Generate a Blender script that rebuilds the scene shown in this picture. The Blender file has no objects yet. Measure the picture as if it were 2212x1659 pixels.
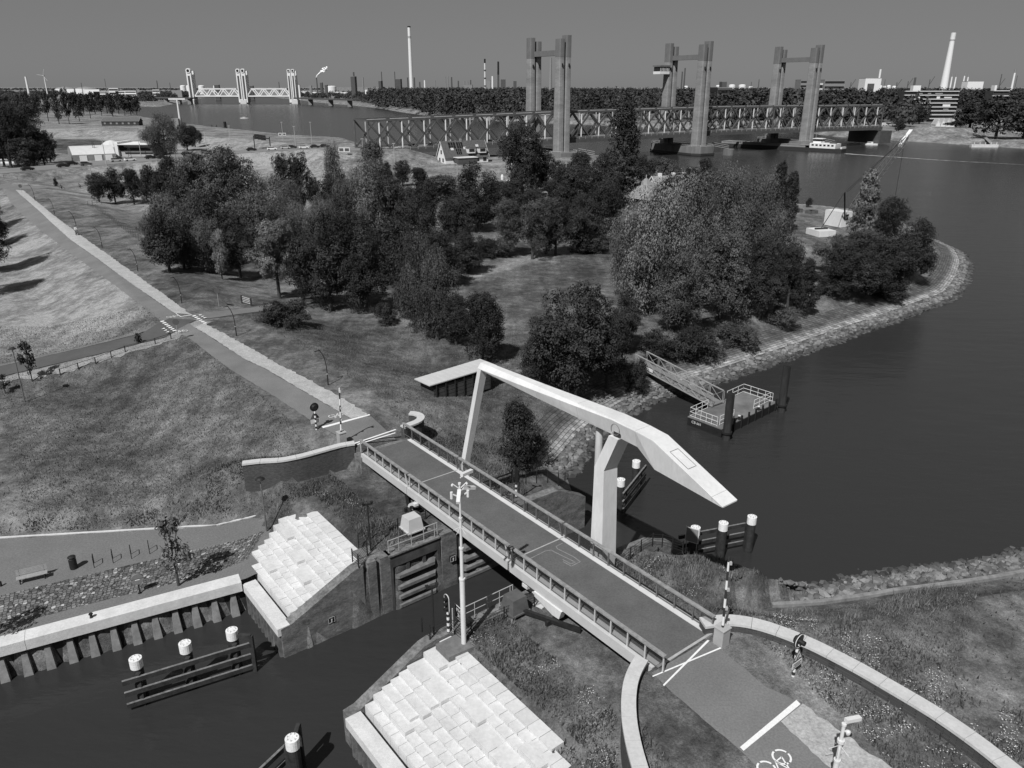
import bpy, math, random
import numpy as np
random.seed(7); rng = np.random.default_rng(7)
scene = bpy.context.scene
COL = scene.collection
# ------------------------------------------------------------------ camera, sky, sun, exposure
CAM_H = 35.0
FPX = 1682.9                       # focal length in units of a 2212 px wide picture
PITCH = math.atan(642.8 / FPX)
cam_data = bpy.data.cameras.new("camera")
cam = bpy.data.objects.new("camera", cam_data); COL.objects.link(cam)
cam.location = (0, 0, CAM_H); cam.rotation_euler = (math.pi/2 - PITCH, 0, 0)
cam_data.sensor_width = 36; cam_data.lens = FPX/2212*36
cam_data.clip_start = 0.5; cam_data.clip_end = 60000
scene.camera = cam
SUN_AZ = math.radians(245); SUN_EL = math.radians(50)      # where the sun stands (from +x, ccw)
sd_ = bpy.data.lights.new("sun", 'SUN'); sd_.energy = 3.9; sd_.angle = math.radians(0.53); sd_.color = (1, 1, 1)
sun = bpy.data.objects.new("sun", sd_); COL.objects.link(sun)
sun.rotation_euler = (math.pi/2 - SUN_EL, 0, SUN_AZ + math.pi/2)
world = bpy.data.worlds.new("World"); scene.world = world; world.use_nodes = True
wn = world.node_tree.nodes; wl = world.node_tree.links; wn.clear()
sky = wn.new('ShaderNodeTexSky'); sky.sky_type = 'NISHITA'; sky.sun_disc = False
sky.sun_elevation = SUN_EL; sky.sun_rotation = math.pi/2 - SUN_AZ
sky.air_density = 1.0; sky.dust_density = 0.6; sky.altitude = 30
sep = wn.new('ShaderNodeSeparateColor'); wl.new(sky.outputs[0], sep.inputs[0])   # black-and-white film behind a red filter
pw = wn.new('ShaderNodeMath'); pw.operation = 'POWER'; pw.inputs[1].default_value = 0.24; wl.new(sep.outputs[0], pw.inputs[0])
bg = wn.new('ShaderNodeBackground'); bg.inputs[1].default_value = 0.112
wl.new(pw.outputs[0], bg.inputs[0])
out = wn.new('ShaderNodeOutputWorld'); wl.new(bg.outputs[0], out.inputs[0])
scene.view_settings.view_transform = 'Standard'; scene.view_settings.look = 'None'
scene.view_settings.exposure = 0.28; scene.view_settings.gamma = 1.0
scene.cycles.max_bounces = 4; scene.cycles.diffuse_bounces = 2; scene.cycles.transparent_max_bounces = 6
scene.cycles.caustics_reflective = False; scene.cycles.caustics_refractive = False

# ------------------------------------------------------------------ where a sight line meets a level
SP, CP = math.sin(PITCH), math.cos(PITCH)
def ray(u, v):
    a = (u-1106)/FPX; b = (v-829.5)/FPX
    return np.array([a, CP - b*SP, -(SP + b*CP)])
def G(u, v, z=0.0):
    d = ray(u, v); t = (z-CAM_H)/d[2]
    return d*t + np.array([0, 0, CAM_H])
def proj(p):
    x, y, z = p[0], p[1], p[2]-CAM_H
    f = y*CP - z*SP; up = y*SP + z*CP
    return 1106 + FPX*x/f, 829.5 - FPX*up/f
LC = np.array([-0.6145198, 0.7889014]); LA = np.array([LC[1], -LC[0]])     # the lock's frame: s along the channel, t across
LO = G(615, 1422, 0)[:2]
def L(s, t, z=None):
    p = LO + LA*s + LC*t
    return (p[0], p[1]) if z is None else (p[0], p[1], z)
def toST(x, y):
    dx = x-LO[0]; dy = y-LO[1]
    return dx*LA[0]+dy*LA[1], dx*LC[0]+dy*LC[1]
LROT = math.atan2(LA[1], LA[0])
def ks(pts, ox, oy, k): return [(ox+k*x, oy+k*y) for x, y in pts]
def Gl(pts, z): return [tuple(G(u, v, z)[:2]) for u, v in pts]

# ------------------------------------------------------------------ materials (all grey: the place is seen in black and white)
MATS = {}
def mat(name, base, var=0.0, scale=1.0, rough=0.7, bump=0.0, bscale=None, spec=0.3, metal=0.0, stretch=None, var2=0.0, scale2=20.0, attr=None):
    if name in MATS: return MATS[name]
    m = bpy.data.materials.new(name); m.use_nodes = True; MATS[name] = m
    nt = m.node_tree; n = nt.nodes; l = nt.links; b = n['Principled BSDF']
    b.inputs['Roughness'].default_value = rough; b.inputs['Specular IOR Level'].default_value = spec
    b.inputs['Metallic'].default_value = metal
    b.inputs['Base Color'].default_value = (base, base, base, 1)
    m.diffuse_color = (base, base, base, 1)
    geo = n.new('ShaderNodeTexCoord').outputs['Object']
    if stretch:
        mp = n.new('ShaderNodeMapping'); mp.inputs['Scale'].default_value = stretch; l.new(geo, mp.inputs[0]); geo = mp.outputs[0]
    cur = None
    def noise(sc, det=4):
        t = n.new('ShaderNodeTexNoise'); t.inputs['Scale'].default_value = sc; t.inputs['Detail'].default_value = det
        t.inputs['Roughness'].default_value = 0.65; l.new(geo, t.inputs['Vector']); return t.outputs['Fac']
    def mapr(src, lo, hi, a=0.3, c=0.7):
        r = n.new('ShaderNodeMapRange'); r.inputs[1].default_value = a; r.inputs[2].default_value = c
        r.inputs[3].default_value = lo; r.inputs[4].default_value = hi; l.new(src, r.inputs[0]); return r.outputs[0]
    def mul(x, y):
        q = n.new('ShaderNodeMath'); q.operation = 'MULTIPLY'; l.new(x, q.inputs[0])
        if isinstance(y, (int, float)): q.inputs[1].default_value = y
        else: l.new(y, q.inputs[1])
        return q.outputs[0]
    if var: cur = mapr(noise(scale), base*(1-var), base*(1+var))
    if var2:
        f = mapr(noise(scale2, 2), 1-var2, 1+var2); cur = mul(f, base) if cur is None else mul(cur, f)
    if attr:
        at = n.new('ShaderNodeAttribute'); at.attribute_name = attr
        cur = mul(at.outputs['Fac'], base) if cur is None else mul(cur, at.outputs['Fac'])
    if cur is not None:
        cc = n.new('ShaderNodeCombineColor'); 
        for i in range(3): l.new(cur, cc.inputs[i])
        l.new(cc.outputs[0], b.inputs['Base Color'])
    if bump:
        bp = n.new('ShaderNodeBump'); bp.inputs['Strength'].default_value = bump; bp.inputs['Distance'].default_value = 0.05
        l.new(noise(bscale or scale*3), bp.inputs['Height']); l.new(bp.outputs[0], b.inputs['Normal'])
    return m
M_conc = mat('pale_concrete', 0.58, 0.12, 0.8, 0.85, 0.3, 12, var2=0.08, scale2=6)
M_step = mat('white_concrete', 0.59, 0.10, 0.9, 0.9, 0.3, 20, var2=0.07, scale2=5, attr='tone')
M_lock = mat('old_concrete', 0.15, 0.45, 0.9, 0.9, 0.6, 8, stretch=(1, 1, 2.2), var2=0.3, scale2=5)
M_brick = mat('dark_brick', 0.055, 0.25, 2, 0.9, 0.4, 20, stretch=(1, 1, 3))
M_white = mat('white_paint', 0.64, 0.09, 0.6, 0.5, stretch=(1, 1, .3), var2=.05, scale2=5)
M_whitem = mat('white_marking', 0.74, 0.08, 6, 0.8, var2=0.12, scale2=25)
M_paleg = mat('pale_grey_paint', 0.50, 0.08, 1.0, 0.5)
M_black = mat('black_paint', 0.02, 0.3, 3, 0.5)
M_dsteel = mat('dark_steel', 0.035, 0.4, 3, 0.55)
M_msteel = mat('mid_steel', 0.13, 0.25, 2, 0.5)
M_galv = mat('galvanised_steel', 0.38, 0.15, 3, 0.5)
M_wood = mat('grey_wood', 0.24, 0.3, 3, 0.85, 0.3, stretch=(1, 1, 1))
M_dwood = mat('tarred_wood', 0.035, 0.5, 2, 0.85, 0.3, 12)
M_paletop = mat('worn_fender_top', 0.16, 0.4, 4, 0.9)
M_road = mat('asphalt', 0.165, 0.16, 0.22, 0.9, 0.25, 40, var2=0.16, scale2=9)
M_deck = mat('deck_asphalt', 0.105, 0.16, 0.5, 0.9, 0.25, 40, var2=0.14, scale2=9)
M_gravel = mat('shell_gravel', 0.36, 0.15, 0.8, 0.95, 0.5, 15, var2=0.25, scale2=7)
M_glass = mat('dark_window', 0.02, rough=0.15, spec=0.6)
M_roofd = mat('dark_roof', 0.06, 0.25, 1.2, 0.85)
M_roofl = mat('pale_roof', 0.55, 0.08, 0.6, 0.6)
M_plaster = mat('white_plaster', 0.70, 0.06, 1, 0.85)
M_mgrey = mat('mid_grey', 0.22, 0.15, 0.6, 0.85)
M_dgrey = mat('dark_grey', 0.08, 0.2, 0.6, 0.85)
M_tower = mat('tower_concrete', 0.235, 0.22, 0.10, 0.9, stretch=(1, 1, 2.5), var2=0.10, scale2=0.6)
M_towcap = mat('tower_cladding', 0.15, 0.1, 0.3, 0.7)
M_rock = mat('rubble_stone', 0.16, 0.35, 0.7, 0.95, 0.6, 6, attr='tone')
M_bark = mat('bark', 0.06, 0.3, 3, 0.95)
M_tyre = mat('tyre', 0.02, rough=0.8)

# ------------------------------------------------------------------ mesh builder
WORLD = {}
class MB:
    def __init__(s): s.v = []; s.f = []; s.tone = []; s.t = 1.0; s.smooth = False
    def add(s, vs, fs):
        o = len(s.v); s.v.extend([tuple(map(float, p)) for p in vs]); s.f.extend([tuple(i+o for i in f) for f in fs]); s.tone.extend([s.t]*len(vs)); return s
    def box(s, c, d, rz=0.0, tilt=None):
        x, y, z = d[0]/2, d[1]/2, d[2]/2; cs, sn = math.cos(rz), math.sin(rz); vs = []
        for k in (-z, z):
            for i, j in ((-x, -y), (x, -y), (x, y), (-x, y)): vs.append((c[0]+i*cs-j*sn, c[1]+i*sn+j*cs, c[2]+k))
        return s.add(vs, [(3, 2, 1, 0), (4, 5, 6, 7), (0, 1, 5, 4), (1, 2, 6, 5), (2, 3, 7, 6), (3, 0, 4, 7)])
    def lbox(s, s0, s1, t0, t1, z0, z1):                      # a box in the lock's frame
        vs = [L(a, b, z) for z in (z0, z1) for a, b in ((s0, t0), (s1, t0), (s1, t1), (s0, t1))]
        return s.add(vs, [(3, 2, 1, 0), (4, 5, 6, 7), (0, 1, 5, 4), (1, 2, 6, 5), (2, 3, 7, 6), (3, 0, 4, 7)])
    def prism(s, poly, z0, z1):                               # plan outline between two levels (numbers or lists)
        n = len(poly); a = z0 if hasattr(z0, '__len__') else [z0]*n; b = z1 if hasattr(z1, '__len__') else [z1]*n
        ar = sum(poly[i][0]*poly[(i+1) % n][1]-poly[(i+1) % n][0]*poly[i][1] for i in range(n))
        idx = list(range(n)) if ar > 0 else list(range(n-1, -1, -1))
        vs = [(poly[i][0], poly[i][1], a[i]) for i in idx]+[(poly[i][0], poly[i][1], b[i]) for i in idx]
        return s.add(vs, [tuple(range(n-1, -1, -1)), tuple(range(n, 2*n))]+[(i, (i+1) % n, n+(i+1) % n, n+i) for i in range(n)])
    def extr(s, prof, vec):                                   # a closed 3-D outline pushed along a vector
        n = len(prof); vs = list(prof)+[(p[0]+vec[0], p[1]+vec[1], p[2]+vec[2]) for p in prof]
        return s.add(vs, [tuple(range(n-1, -1, -1)), tuple(range(n, 2*n))]+[(i, (i+1) % n, n+(i+1) % n, n+i) for i in range(n)])
    def cyl(s, p0, p1, r0, r1=None, n=12, cap=True):
        r1 = r0 if r1 is None else r1
        p0 = np.array(p0, float); p1 = np.array(p1, float); d = p1-p0; d /= (np.linalg.norm(d) or 1)
        a = np.cross(d, (0, 0, 1.0)); a = np.array([1.0, 0, 0]) if np.linalg.norm(a) < 1e-4 else a/np.linalg.norm(a)
        b = np.cross(d, a); vs = []
        for p, r in ((p0, r0), (p1, r1)):
            for i in range(n):
                q = 2*math.pi*i/n; vs.append(p+a*r*math.cos(q)+b*r*math.sin(q))
        fs = [((i+1) % n, i, n+i, n+(i+1) % n) for i in range(n)]
        if cap: fs += [tuple(range(n)), tuple(range(2*n-1, n-1, -1))]
        return s.add(vs, fs)
    def tube(s, pts, r, n=6):
        for i in range(len(pts)-1):
            rr = r if not hasattr(r, '__len__') else r[i]; r2 = r if not hasattr(r, '__len__') else r[i+1]
            s.cyl(pts[i], pts[i+1], rr, r2, n)
        return s
    def bar(s, p0, p1, w, h):                                 # a rectangular bar between two points
        p0 = np.array(p0, float); p1 = np.array(p1, float); d = p1-p0; d /= (np.linalg.norm(d) or 1)
        a = np.cross(d, (0, 0, 1.0)); a = np.array([1.0, 0, 0]) if np.linalg.norm(a) < 1e-4 else a/np.linalg.norm(a)
        b = np.cross(a, d); vs = []
        for p in (p0, p1):
            for i, j in ((-1, -1), (1, -1), (1, 1), (-1, 1)): vs.append(p+a*i*w/2+b*j*h/2)
        return s.add(vs, [(3, 2, 1, 0), (4, 5, 6, 7), (0, 1, 5, 4), (1, 2, 6, 5), (2, 3, 7, 6), (3, 0, 4, 7)])
    def lathe(s, c, prof, n=16):                              # (radius, height) pairs about a vertical axis
        vs = []; 
        for r, z in prof:
            for i in range(n): vs.append((c[0]+r*math.cos(2*math.pi*i/n), c[1]+r*math.sin(2*math.pi*i/n), c[2]+z))
        m = len(prof); fs = [(j*n+i, j*n+(i+1) % n, (j+1)*n+(i+1) % n, (j+1)*n+i) for j in range(m-1) for i in range(n)]
        fs += [tuple(range(n-1, -1, -1)), tuple(range((m-1)*n, m*n))]
        return s.add(vs, fs)
    def build(s, name, m, parent=None, loc=None):
        if parent is not None: loc = WORLD[parent.name]
        elif loc is None:
            a = np.array(s.v); loc = ((a[:, 0].min()+a[:, 0].max())/2, (a[:, 1].min()+a[:, 1].max())/2, a[:, 2].min())
        me = bpy.data.meshes.new(name)
        a = np.array(s.v)-np.array(loc)
        me.from_pydata(a.tolist(), [], s.f); me.materials.append(m)
        if any(abs(t-1) > 1e-6 for t in s.tone) or m.name in ('white_concrete', 'rubble_stone'):
            at = me.attributes.new('tone', 'FLOAT', 'POINT'); at.data.foreach_set('value', s.tone)
        me.update()
        if s.smooth: me.polygons.foreach_set('use_smooth', [True]*len(me.polygons))
        return link(name, me, parent, loc)
def link(name, me, parent=None, loc=(0, 0, 0)):
    o = bpy.data.objects.new(name, me); COL.objects.link(o)
    if parent is None: o.location = loc
    else: o.parent = parent
    WORLD[o.name] = tuple(loc)
    return o
def tag(o, label, cat, group=None, kind=None):
    o['label'] = label; o['category'] = cat
    if group: o['group'] = group
    if kind: o['kind'] = kind
    return o
def thing(name, label, cat, loc=(0, 0, 0), group=None):
    o = bpy.data.objects.new(name, None); COL.objects.link(o); o.location = loc; o.empty_display_size = 0.3
    WORLD[o.name] = tuple(loc); return tag(o, label, cat, group)
def struct(o): o['kind'] = 'structure'; return o
def dup(root, loc, rz=0.0, scale=None, label=None, group=None):
    r = root.copy(); COL.objects.link(r); r.location = loc; r.rotation_euler = (0, 0, rz)
    if scale: r.scale = scale if hasattr(scale, '__len__') else (scale,)*3
    if label: r['label'] = label
    if group: r['group'] = group
    for ch in list(root.children):
        c = ch.copy(); COL.objects.link(c); c.parent = r
        for g in list(ch.children):
            d = g.copy(); COL.objects.link(d); d.parent = c
    return r
# ------------------------------------------------------------------ the lie of the land
def seg_d(X, Y, pts, closed=False, want_t=False):
    best = np.full(X.shape, 1e18); bt = np.zeros(X.shape); P = list(pts)+([pts[0]] if closed else [])
    for i in range(len(P)-1):
        x0, y0 = P[i][:2]; x1, y1 = P[i+1][:2]; dx, dy = x1-x0, y1-y0; q = dx*dx+dy*dy or 1e-9
        t = np.clip(((X-x0)*dx+(Y-y0)*dy)/q, 0, 1); d = (X-x0-t*dx)**2+(Y-y0-t*dy)**2
        m = d < best; best = np.where(m, d, best)
        if want_t: bt = np.where(m, i+t, bt)
    return (np.sqrt(best), bt) if want_t else np.sqrt(best)
def inside(X, Y, poly):
    c = np.zeros(X.shape, bool); n = len(poly)
    for i in range(n):
        x0, y0 = poly[i][:2]; x1, y1 = poly[(i+1) % n][:2]
        if y0 == y1: continue
        c ^= ((y0 > Y) != (y1 > Y)) & (X < (x1-x0)*(Y-y0)/(y1-y0)+x0)
    return c
def sdist(X, Y, poly):
    d = seg_d(X, Y, poly, True); return np.where(inside(X, Y, poly), -d, d)
PEN = [(1225, 1033), (1257, 1005), (1270, 977), (1305, 940), (1352, 903), (1373, 892), (1403, 874), (1457, 858), (1520, 840), (1558, 826), (1634, 800),
       (1737, 764), (1860, 720), (1940, 693), (1997, 670), (2065, 646), (2089, 609), (2097, 575), (2083, 548), (2045, 531), (2021, 520)]
BACK = [(1995, 498), (1900, 474), (1800, 462), (1730, 456), (1690, 440), (1600, 408), (1500, 388), (1400, 366), (1290, 352), (1150, 350), (1060, 346), (930, 346), (840, 342),
        (800, 322), (770, 308), (720, 304), (646, 300), (551, 289), (470, 280), (430, 275), (380, 266), (330, 259), (300, 252), (200, 246), (100, 243), (-150, 240)]
FAR = [(-150, 236), (120, 234), (280, 229), (340, 231), (385, 223), (420, 214), (440, 209), (500, 206), (560, 207), (640, 215), (680, 221), (752, 227), (820, 234), (864, 242), (973, 257), (1150, 265), (1327, 272),
       (1528, 281), (1596, 282), (1752, 288), (1800, 295), (1936, 304), (2089, 313), (2212, 321), (2600, 340)]
NEAR = [(3400, 1060), (2700, 1120), (2212, 1188), (2150, 1204), (2050, 1221), (1950, 1231), (1850, 1245), (1790, 1262), (1700, 1276), (1640, 1281), (1612, 1277), (1563, 1245), (1503, 1207)]
W_RIVER = [L(26.6, 0.0)]+Gl(PEN, 0)+Gl(BACK, 0)+Gl(FAR, 0)+[(900, 300)]+Gl(NEAR, 0)+[L(28.4, -10.4), L(26.6, -9.1)]
W_LOCK = [L(26.7, 0), L(0, 0), L(0, 6.4), L(-14.5, 8.9), L(-90, 22), L(-90, -80), L(0, -80), L(0, -9.1), L(26.7, -9.1)]
# roads: centre line picked on the crest of the dyke
RZ = 6.4
ROADC = Gl([(1720, 1690), (1655, 1611), (1596, 1550), (1530, 1476), (1468, 1400)], RZ)+[L(14.9, 0), L(14.9, 12)]+Gl([(793, 938), (690, 854), (560, 762), (470, 705), (395, 655), (280, 555), (180, 475), (110, 432), (60, 408), (20, 396), (-60, 380)], RZ)
BRC = [L(14.9, -20), L(14.9, 12)]
def smooth(x): x = np.clip(x, 0, 1); return x*x*(3-2*x)
MOTOR = [(*G(-260, 390, 6.0)[:2], 6.0), (*G(60, 366, 6.0)[:2], 6.0), (*G(200, 354, 6.3)[:2], 6.3), (*G(330, 344, 6.8)[:2], 6.8), (*G(430, 334, 7.3)[:2], 7.3), (*G(560, 325, 8.0)[:2], 8.0), (*G(700, 319, 8.6)[:2], 8.6), (-72.0, 356.0, 8.9), (-58.0, 364.0, 8.9)]
DYKE = Gl([(-200, 320), (60, 285), (110, 283), (200, 280), (300, 287), (400, 292), (470, 299), (551, 305), (646, 313), (700, 316)], 6.5)
SIDE = [(*G(395, 690, RZ)[:2], RZ), (*G(330, 725, 6.1)[:2], 6.1), (*G(200, 758, 5.4)[:2], 5.4), (*G(90, 783, 4.9)[:2], 4.9), (*G(-20, 808, 4.4)[:2], 4.4), (*G(-160, 838, 3.8)[:2], 3.8)]
SIDE2 = [(*G(415, 686, RZ)[:2], RZ), (*G(480, 678, 6.0)[:2], 6.0), (*G(560, 668, 5.0)[:2], 5.0), (*G(640, 655, 4.0)[:2], 4.0)]
CURB = Gl([(-300, 1172), (0, 1160), (256, 1145), (471, 1132), (556, 1112)], 2.7)
PROM = CURB+[L(4.2, 10.6), L(1.5, 6.3), L(0, 6.2), L(-14.5, 8.7), L(-90, 21)]+[(-95, 40)]
kB = 640/2500
WALL_FL = [(*G(u, v, 6.9)[:2],) for u, v in ks([(105, 1187), (250, 1172), (440, 1168), (600, 1140), (760, 1100), (950, 1052), (1055, 1040)], 495.6, 690.1, kB)]
WALL_FR = [(*G(u, v, 6.9)[:2],) for u, v in ks([(1520, 788), (1565, 787), (1612, 806), (1624, 832), (1597, 858), (1530, 882), (1462, 906)], 495.6, 690.1, kB)]
def wallk(a, b, ox, oy, k, z): return [(*((G(*p, z)[:2]+G(*q, z)[:2])/2),) for p, q in zip(ks(a, ox, oy, k), ks(b, ox, oy, k))]
WALL_NL = wallk([(575, 435), (500, 560), (455, 680), (435, 850), (445, 1050), (490, 1270), (540, 1456), (640, 1760)], [(655, 495), (600, 590), (565, 700), (553, 870), (565, 1050), (605, 1260), (665, 1456), (760, 1740)], 1238.7, 1309.5, 0.24, 7.0)
WALL_NR = wallk([(120, 300), (300, 270), (450, 290), (600, 330), (740, 385), (880, 450), (1030, 520), (1180, 600), (1340, 690), (1500, 785), (1660, 885), (1820, 995), (1990, 1110), (2190, 1264), (2420, 1440)],
                [(170, 350), (330, 335), (455, 350), (590, 390), (730, 440), (870, 495), (1015, 575), (1170, 655), (1320, 745), (1480, 835), (1640, 925), (1790, 1025), (1950, 1150), (2080, 1264), (2300, 1440)], 1468.8, 1234.3, 0.336, 7.0)
APRON_L = [L(3, 0), L(27, 0), L(27, 8), L(22, 13)]+[WALL_FR[3]]+WALL_FR[4:]+[L(17.5, 11.8), L(12.4, 11.6)]+WALL_FL[::-1]+[L(2, 12)]
APRON_R = [L(3, -9), L(27, -9), L(27, -13), L(19, -19.7), L(17.6, -20.2), L(12.4, -20.2)]+WALL_NL+[L(-3, -40), L(-3, -12)]
RAMP = [(234.2, 532.5, 10.6), (265.6, 550.0, 10.2), (326.8, 584.0, 7.5), (431.7, 642.3, 4)]
def natural(X, Y):
    """ground level before the shore and the lock are cut in"""
    far = smooth((Y-700)/800)
    z = 3.5+0*X
    # dykes under the roads
    dr = seg_d(X, Y, ROADC); S, T = toST(X, Y)
    slope = np.where(T < -18, 0.07, 0.26)
    z = np.maximum(z, RZ-np.maximum(dr-5.0, 0)*slope)
    dm, tm = seg_d(X, Y, MOTOR, want_t=True); zm = np.interp(tm, range(len(MOTOR)), [p[2] for p in MOTOR])
    z = np.maximum(z, zm-np.maximum(dm-11, 0)*0.3)
    dd = seg_d(X, Y, DYKE); z = np.maximum(z, 6.8-np.maximum(dd-2.5, 0)*0.2)
    dm, tm = seg_d(X, Y, RAMP, want_t=True); zm = np.interp(tm, range(len(RAMP)), [p[2] for p in RAMP]); z = np.maximum(z, zm-np.maximum(dm-13, 0)*0.4)
    for R in (SIDE, SIDE2):
        ds, ts = seg_d(X, Y, R, want_t=True); zs = np.interp(ts, range(len(R)), [p[2] for p in R])
        w = smooth((7.0-ds)/4.5); z = z*(1-w)+zs*w
    dq = sdist(X, Y, PROM); z = np.where(dq < 0, 2.6, np.minimum(z, 2.62+np.maximum(dq, 0)*0.42))
    return z
def land_z(X, Y):
    X = np.asarray(X, float); Y = np.asarray(Y, float)
    z = natural(X, Y)
    for AP in (APRON_L, APRON_R):
        if AP is APRON_L:
            dw, tw = seg_d(X, Y, WALL_FL, want_t=True); dq = sdist(X, Y, PROM); z = np.where(dq < 0, z, np.minimum(np.maximum(z, 6.55-.40*np.maximum(dw-.3, 0)), 2.62+np.where(dw < 6, 1.0, .5)*np.maximum(dq, 0))); top = 4.6+1.9*(1-smooth(tw/2.6))
        else: top = 4.6
        da = sdist(X, Y, AP); z = np.where(da < 0, np.minimum(z, top+np.clip(0.04*(-da), 0, .1)), z)
    dr = sdist(X, Y, W_RIVER); S_, T_ = toST(X, Y)
    z = np.minimum(z, np.where((T_ < -9.3) & (T_ > -17) & (S_ < 33), 1.15*dr, np.where(dr < 6.5, 0.36*dr, 2.34+(dr-6.5)*np.where(T_ < -16, .8, .34))))
    dl = sdist(X, Y, W_LOCK)
    S, T = toST(X, Y)
    # under the stepped terraces
    tr = (S > -0.5) & (S < 7.2) & (((T > 0) & (T < np.interp(S, [0, 1, 2, 3, 4, 5, 6.6], [7.0, 7.4, 8.2, 8.8, 9.2, 9.6, 8.6]))) | (T < -9.1) & (T > -21))
    z = np.where(tr, np.minimum(z, 2.1+np.clip(S, 0, 7)*0.36-0.45), z)
    z = np.where(dl < 0, -3.0, z)
    return np.maximum(z, -3.0)
def hz(x, y): return float(land_z(np.array([x]), np.array([y]))[0])
def T(u, v):
    """the point of the ground seen at u, v"""
    z = 4.0
    for i in range(12):
        p = G(u, v, z); z = 0.5*z+0.5*hz(p[0], p[1])
    return np.array([p[0], p[1], hz(p[0], p[1])])
def axis(spec):
    out = [spec[0]]
    for step, grow, end in spec[1:]:
        st = step
        while out[-1] < end: out.append(out[-1]+st); st *= 1+grow
    return out
xr = axis([0, (.45, 0, 42), (.45, .0085, 420), (4.4, .06, 26000)])
gx = np.array([-v for v in xr[:0:-1]]+xr); gy = np.array(axis([13, (.42, 0, 72), (.42, .0068, 640), (5, .022, 3500), (90, .08, 40000)]))
GX, GY = np.meshgrid(gx, gy); GZ = land_z(GX, GY)
near = np.where(sdist(GX, GY, PROM) < 2, 0, 1)*np.exp(-((GX/60)**2+((GY-40)/60)**2))
GZ = GZ+np.where(GZ > 0.5, (rng.random(GZ.shape)-.5)*0.05*near, 0)
nx, ny = len(gx), len(gy)
V = np.stack([GX, GY, GZ], -1).reshape(-1, 3)
ii = np.arange(nx*ny).reshape(ny, nx); q = np.stack([ii[:-1, :-1], ii[:-1, 1:], ii[1:, 1:], ii[1:, :-1]], -1).reshape(-1, 4)
cen = V[q].mean(1); keep = (np.abs(cen[:, 0]) < cen[:, 1]*0.80+30) & (V[q][:, :, 2].max(1) > -2.9)
q = q[keep]
used = np.unique(q); remap = -np.ones(len(V), int); remap[used] = np.arange(len(used)); V = V[used]; q = remap[q]
def np_mesh(name, V, F, m, smooth=True, attrs=None, uv=None):
    me = bpy.data.meshes.new(name); k = F.shape[1]
    me.vertices.add(len(V)); me.vertices.foreach_set('co', V.astype(np.float32).ravel())
    me.loops.add(len(F)*k); me.loops.foreach_set('vertex_index', F.astype(np.int32).ravel())
    me.polygons.add(len(F)); me.polygons.foreach_set('loop_start', np.arange(0, len(F)*k, k, dtype=np.int32))
    me.polygons.foreach_set('use_smooth', np.full(len(F), smooth)); me.materials.append(m)
    for an, av in (attrs or {}).items():
        at = me.attributes.new(an, 'FLOAT', 'POINT'); at.data.foreach_set('value', av.astype(np.float32))
    if uv is not None:
        ul = me.uv_layers.new(name='UVMap'); ul.data.foreach_set('uv', uv[F.ravel()].astype(np.float32).ravel())
    me.update(calc_edges=True); me.validate(); return me
# how dry (pale) the grass is, by place
def region(pts, zz, X, Y, soft):
    return smooth(0.5-sdist(X, Y, Gl(pts, zz))/soft)
dry = np.full(len(V), 0.42); X, Y = V[:, 0], V[:, 1]
def put(w, val):
    global dry
    dry = dry*(1-w)+val*w
put(smooth((Y-170)/60), 0.65)
put(region([(-300, 470), (60, 470), (150, 520), (350, 690), (0, 780), (-300, 860)], 5, X, Y, 6), 0.82)
put(region([(60, 405), (200, 400), (330, 350), (760, 312), (780, 330), (700, 400), (300, 440), (190, 445)], 5, X, Y, 8), 0.85)
put(region([(-200, 280), (60, 275), (200, 272), (300, 282), (470, 295), (700, 312), (620, 318), (430, 318), (300, 312), (180, 296), (-200, 320)], 5, X, Y, 6), 0.90)
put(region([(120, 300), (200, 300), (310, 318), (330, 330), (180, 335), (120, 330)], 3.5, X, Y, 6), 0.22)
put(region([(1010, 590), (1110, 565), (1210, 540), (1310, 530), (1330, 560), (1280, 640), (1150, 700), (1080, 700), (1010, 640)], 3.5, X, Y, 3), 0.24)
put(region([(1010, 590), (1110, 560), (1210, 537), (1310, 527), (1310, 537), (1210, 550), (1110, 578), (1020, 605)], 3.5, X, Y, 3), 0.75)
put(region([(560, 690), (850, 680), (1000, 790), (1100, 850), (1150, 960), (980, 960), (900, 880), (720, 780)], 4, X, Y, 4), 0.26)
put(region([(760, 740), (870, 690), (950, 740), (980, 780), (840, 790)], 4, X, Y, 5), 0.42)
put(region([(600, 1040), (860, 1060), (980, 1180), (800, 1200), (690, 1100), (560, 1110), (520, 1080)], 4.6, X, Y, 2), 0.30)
put(region([(0, 1040), (200, 1000), (420, 1060), (520, 1110), (300, 1135), (0, 1150)], 4, X, Y, 4), 0.5)
put(region([(960, 1400), (1140, 1390), (1350, 1480), (1340, 1680), (1180, 1660)], 4.6, X, Y, 2), 0.55)
put(region([(1640, 1330), (2212, 1260), (2400, 1700), (1900, 1700), (1700, 1450), (1500, 1380), (1440, 1250), (1560, 1280)], 5.5, X, Y, 3), 0.50)
M = bpy.data.materials.new('grass_ground'); M.use_nodes = True; MATS['grass_ground'] = M
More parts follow.
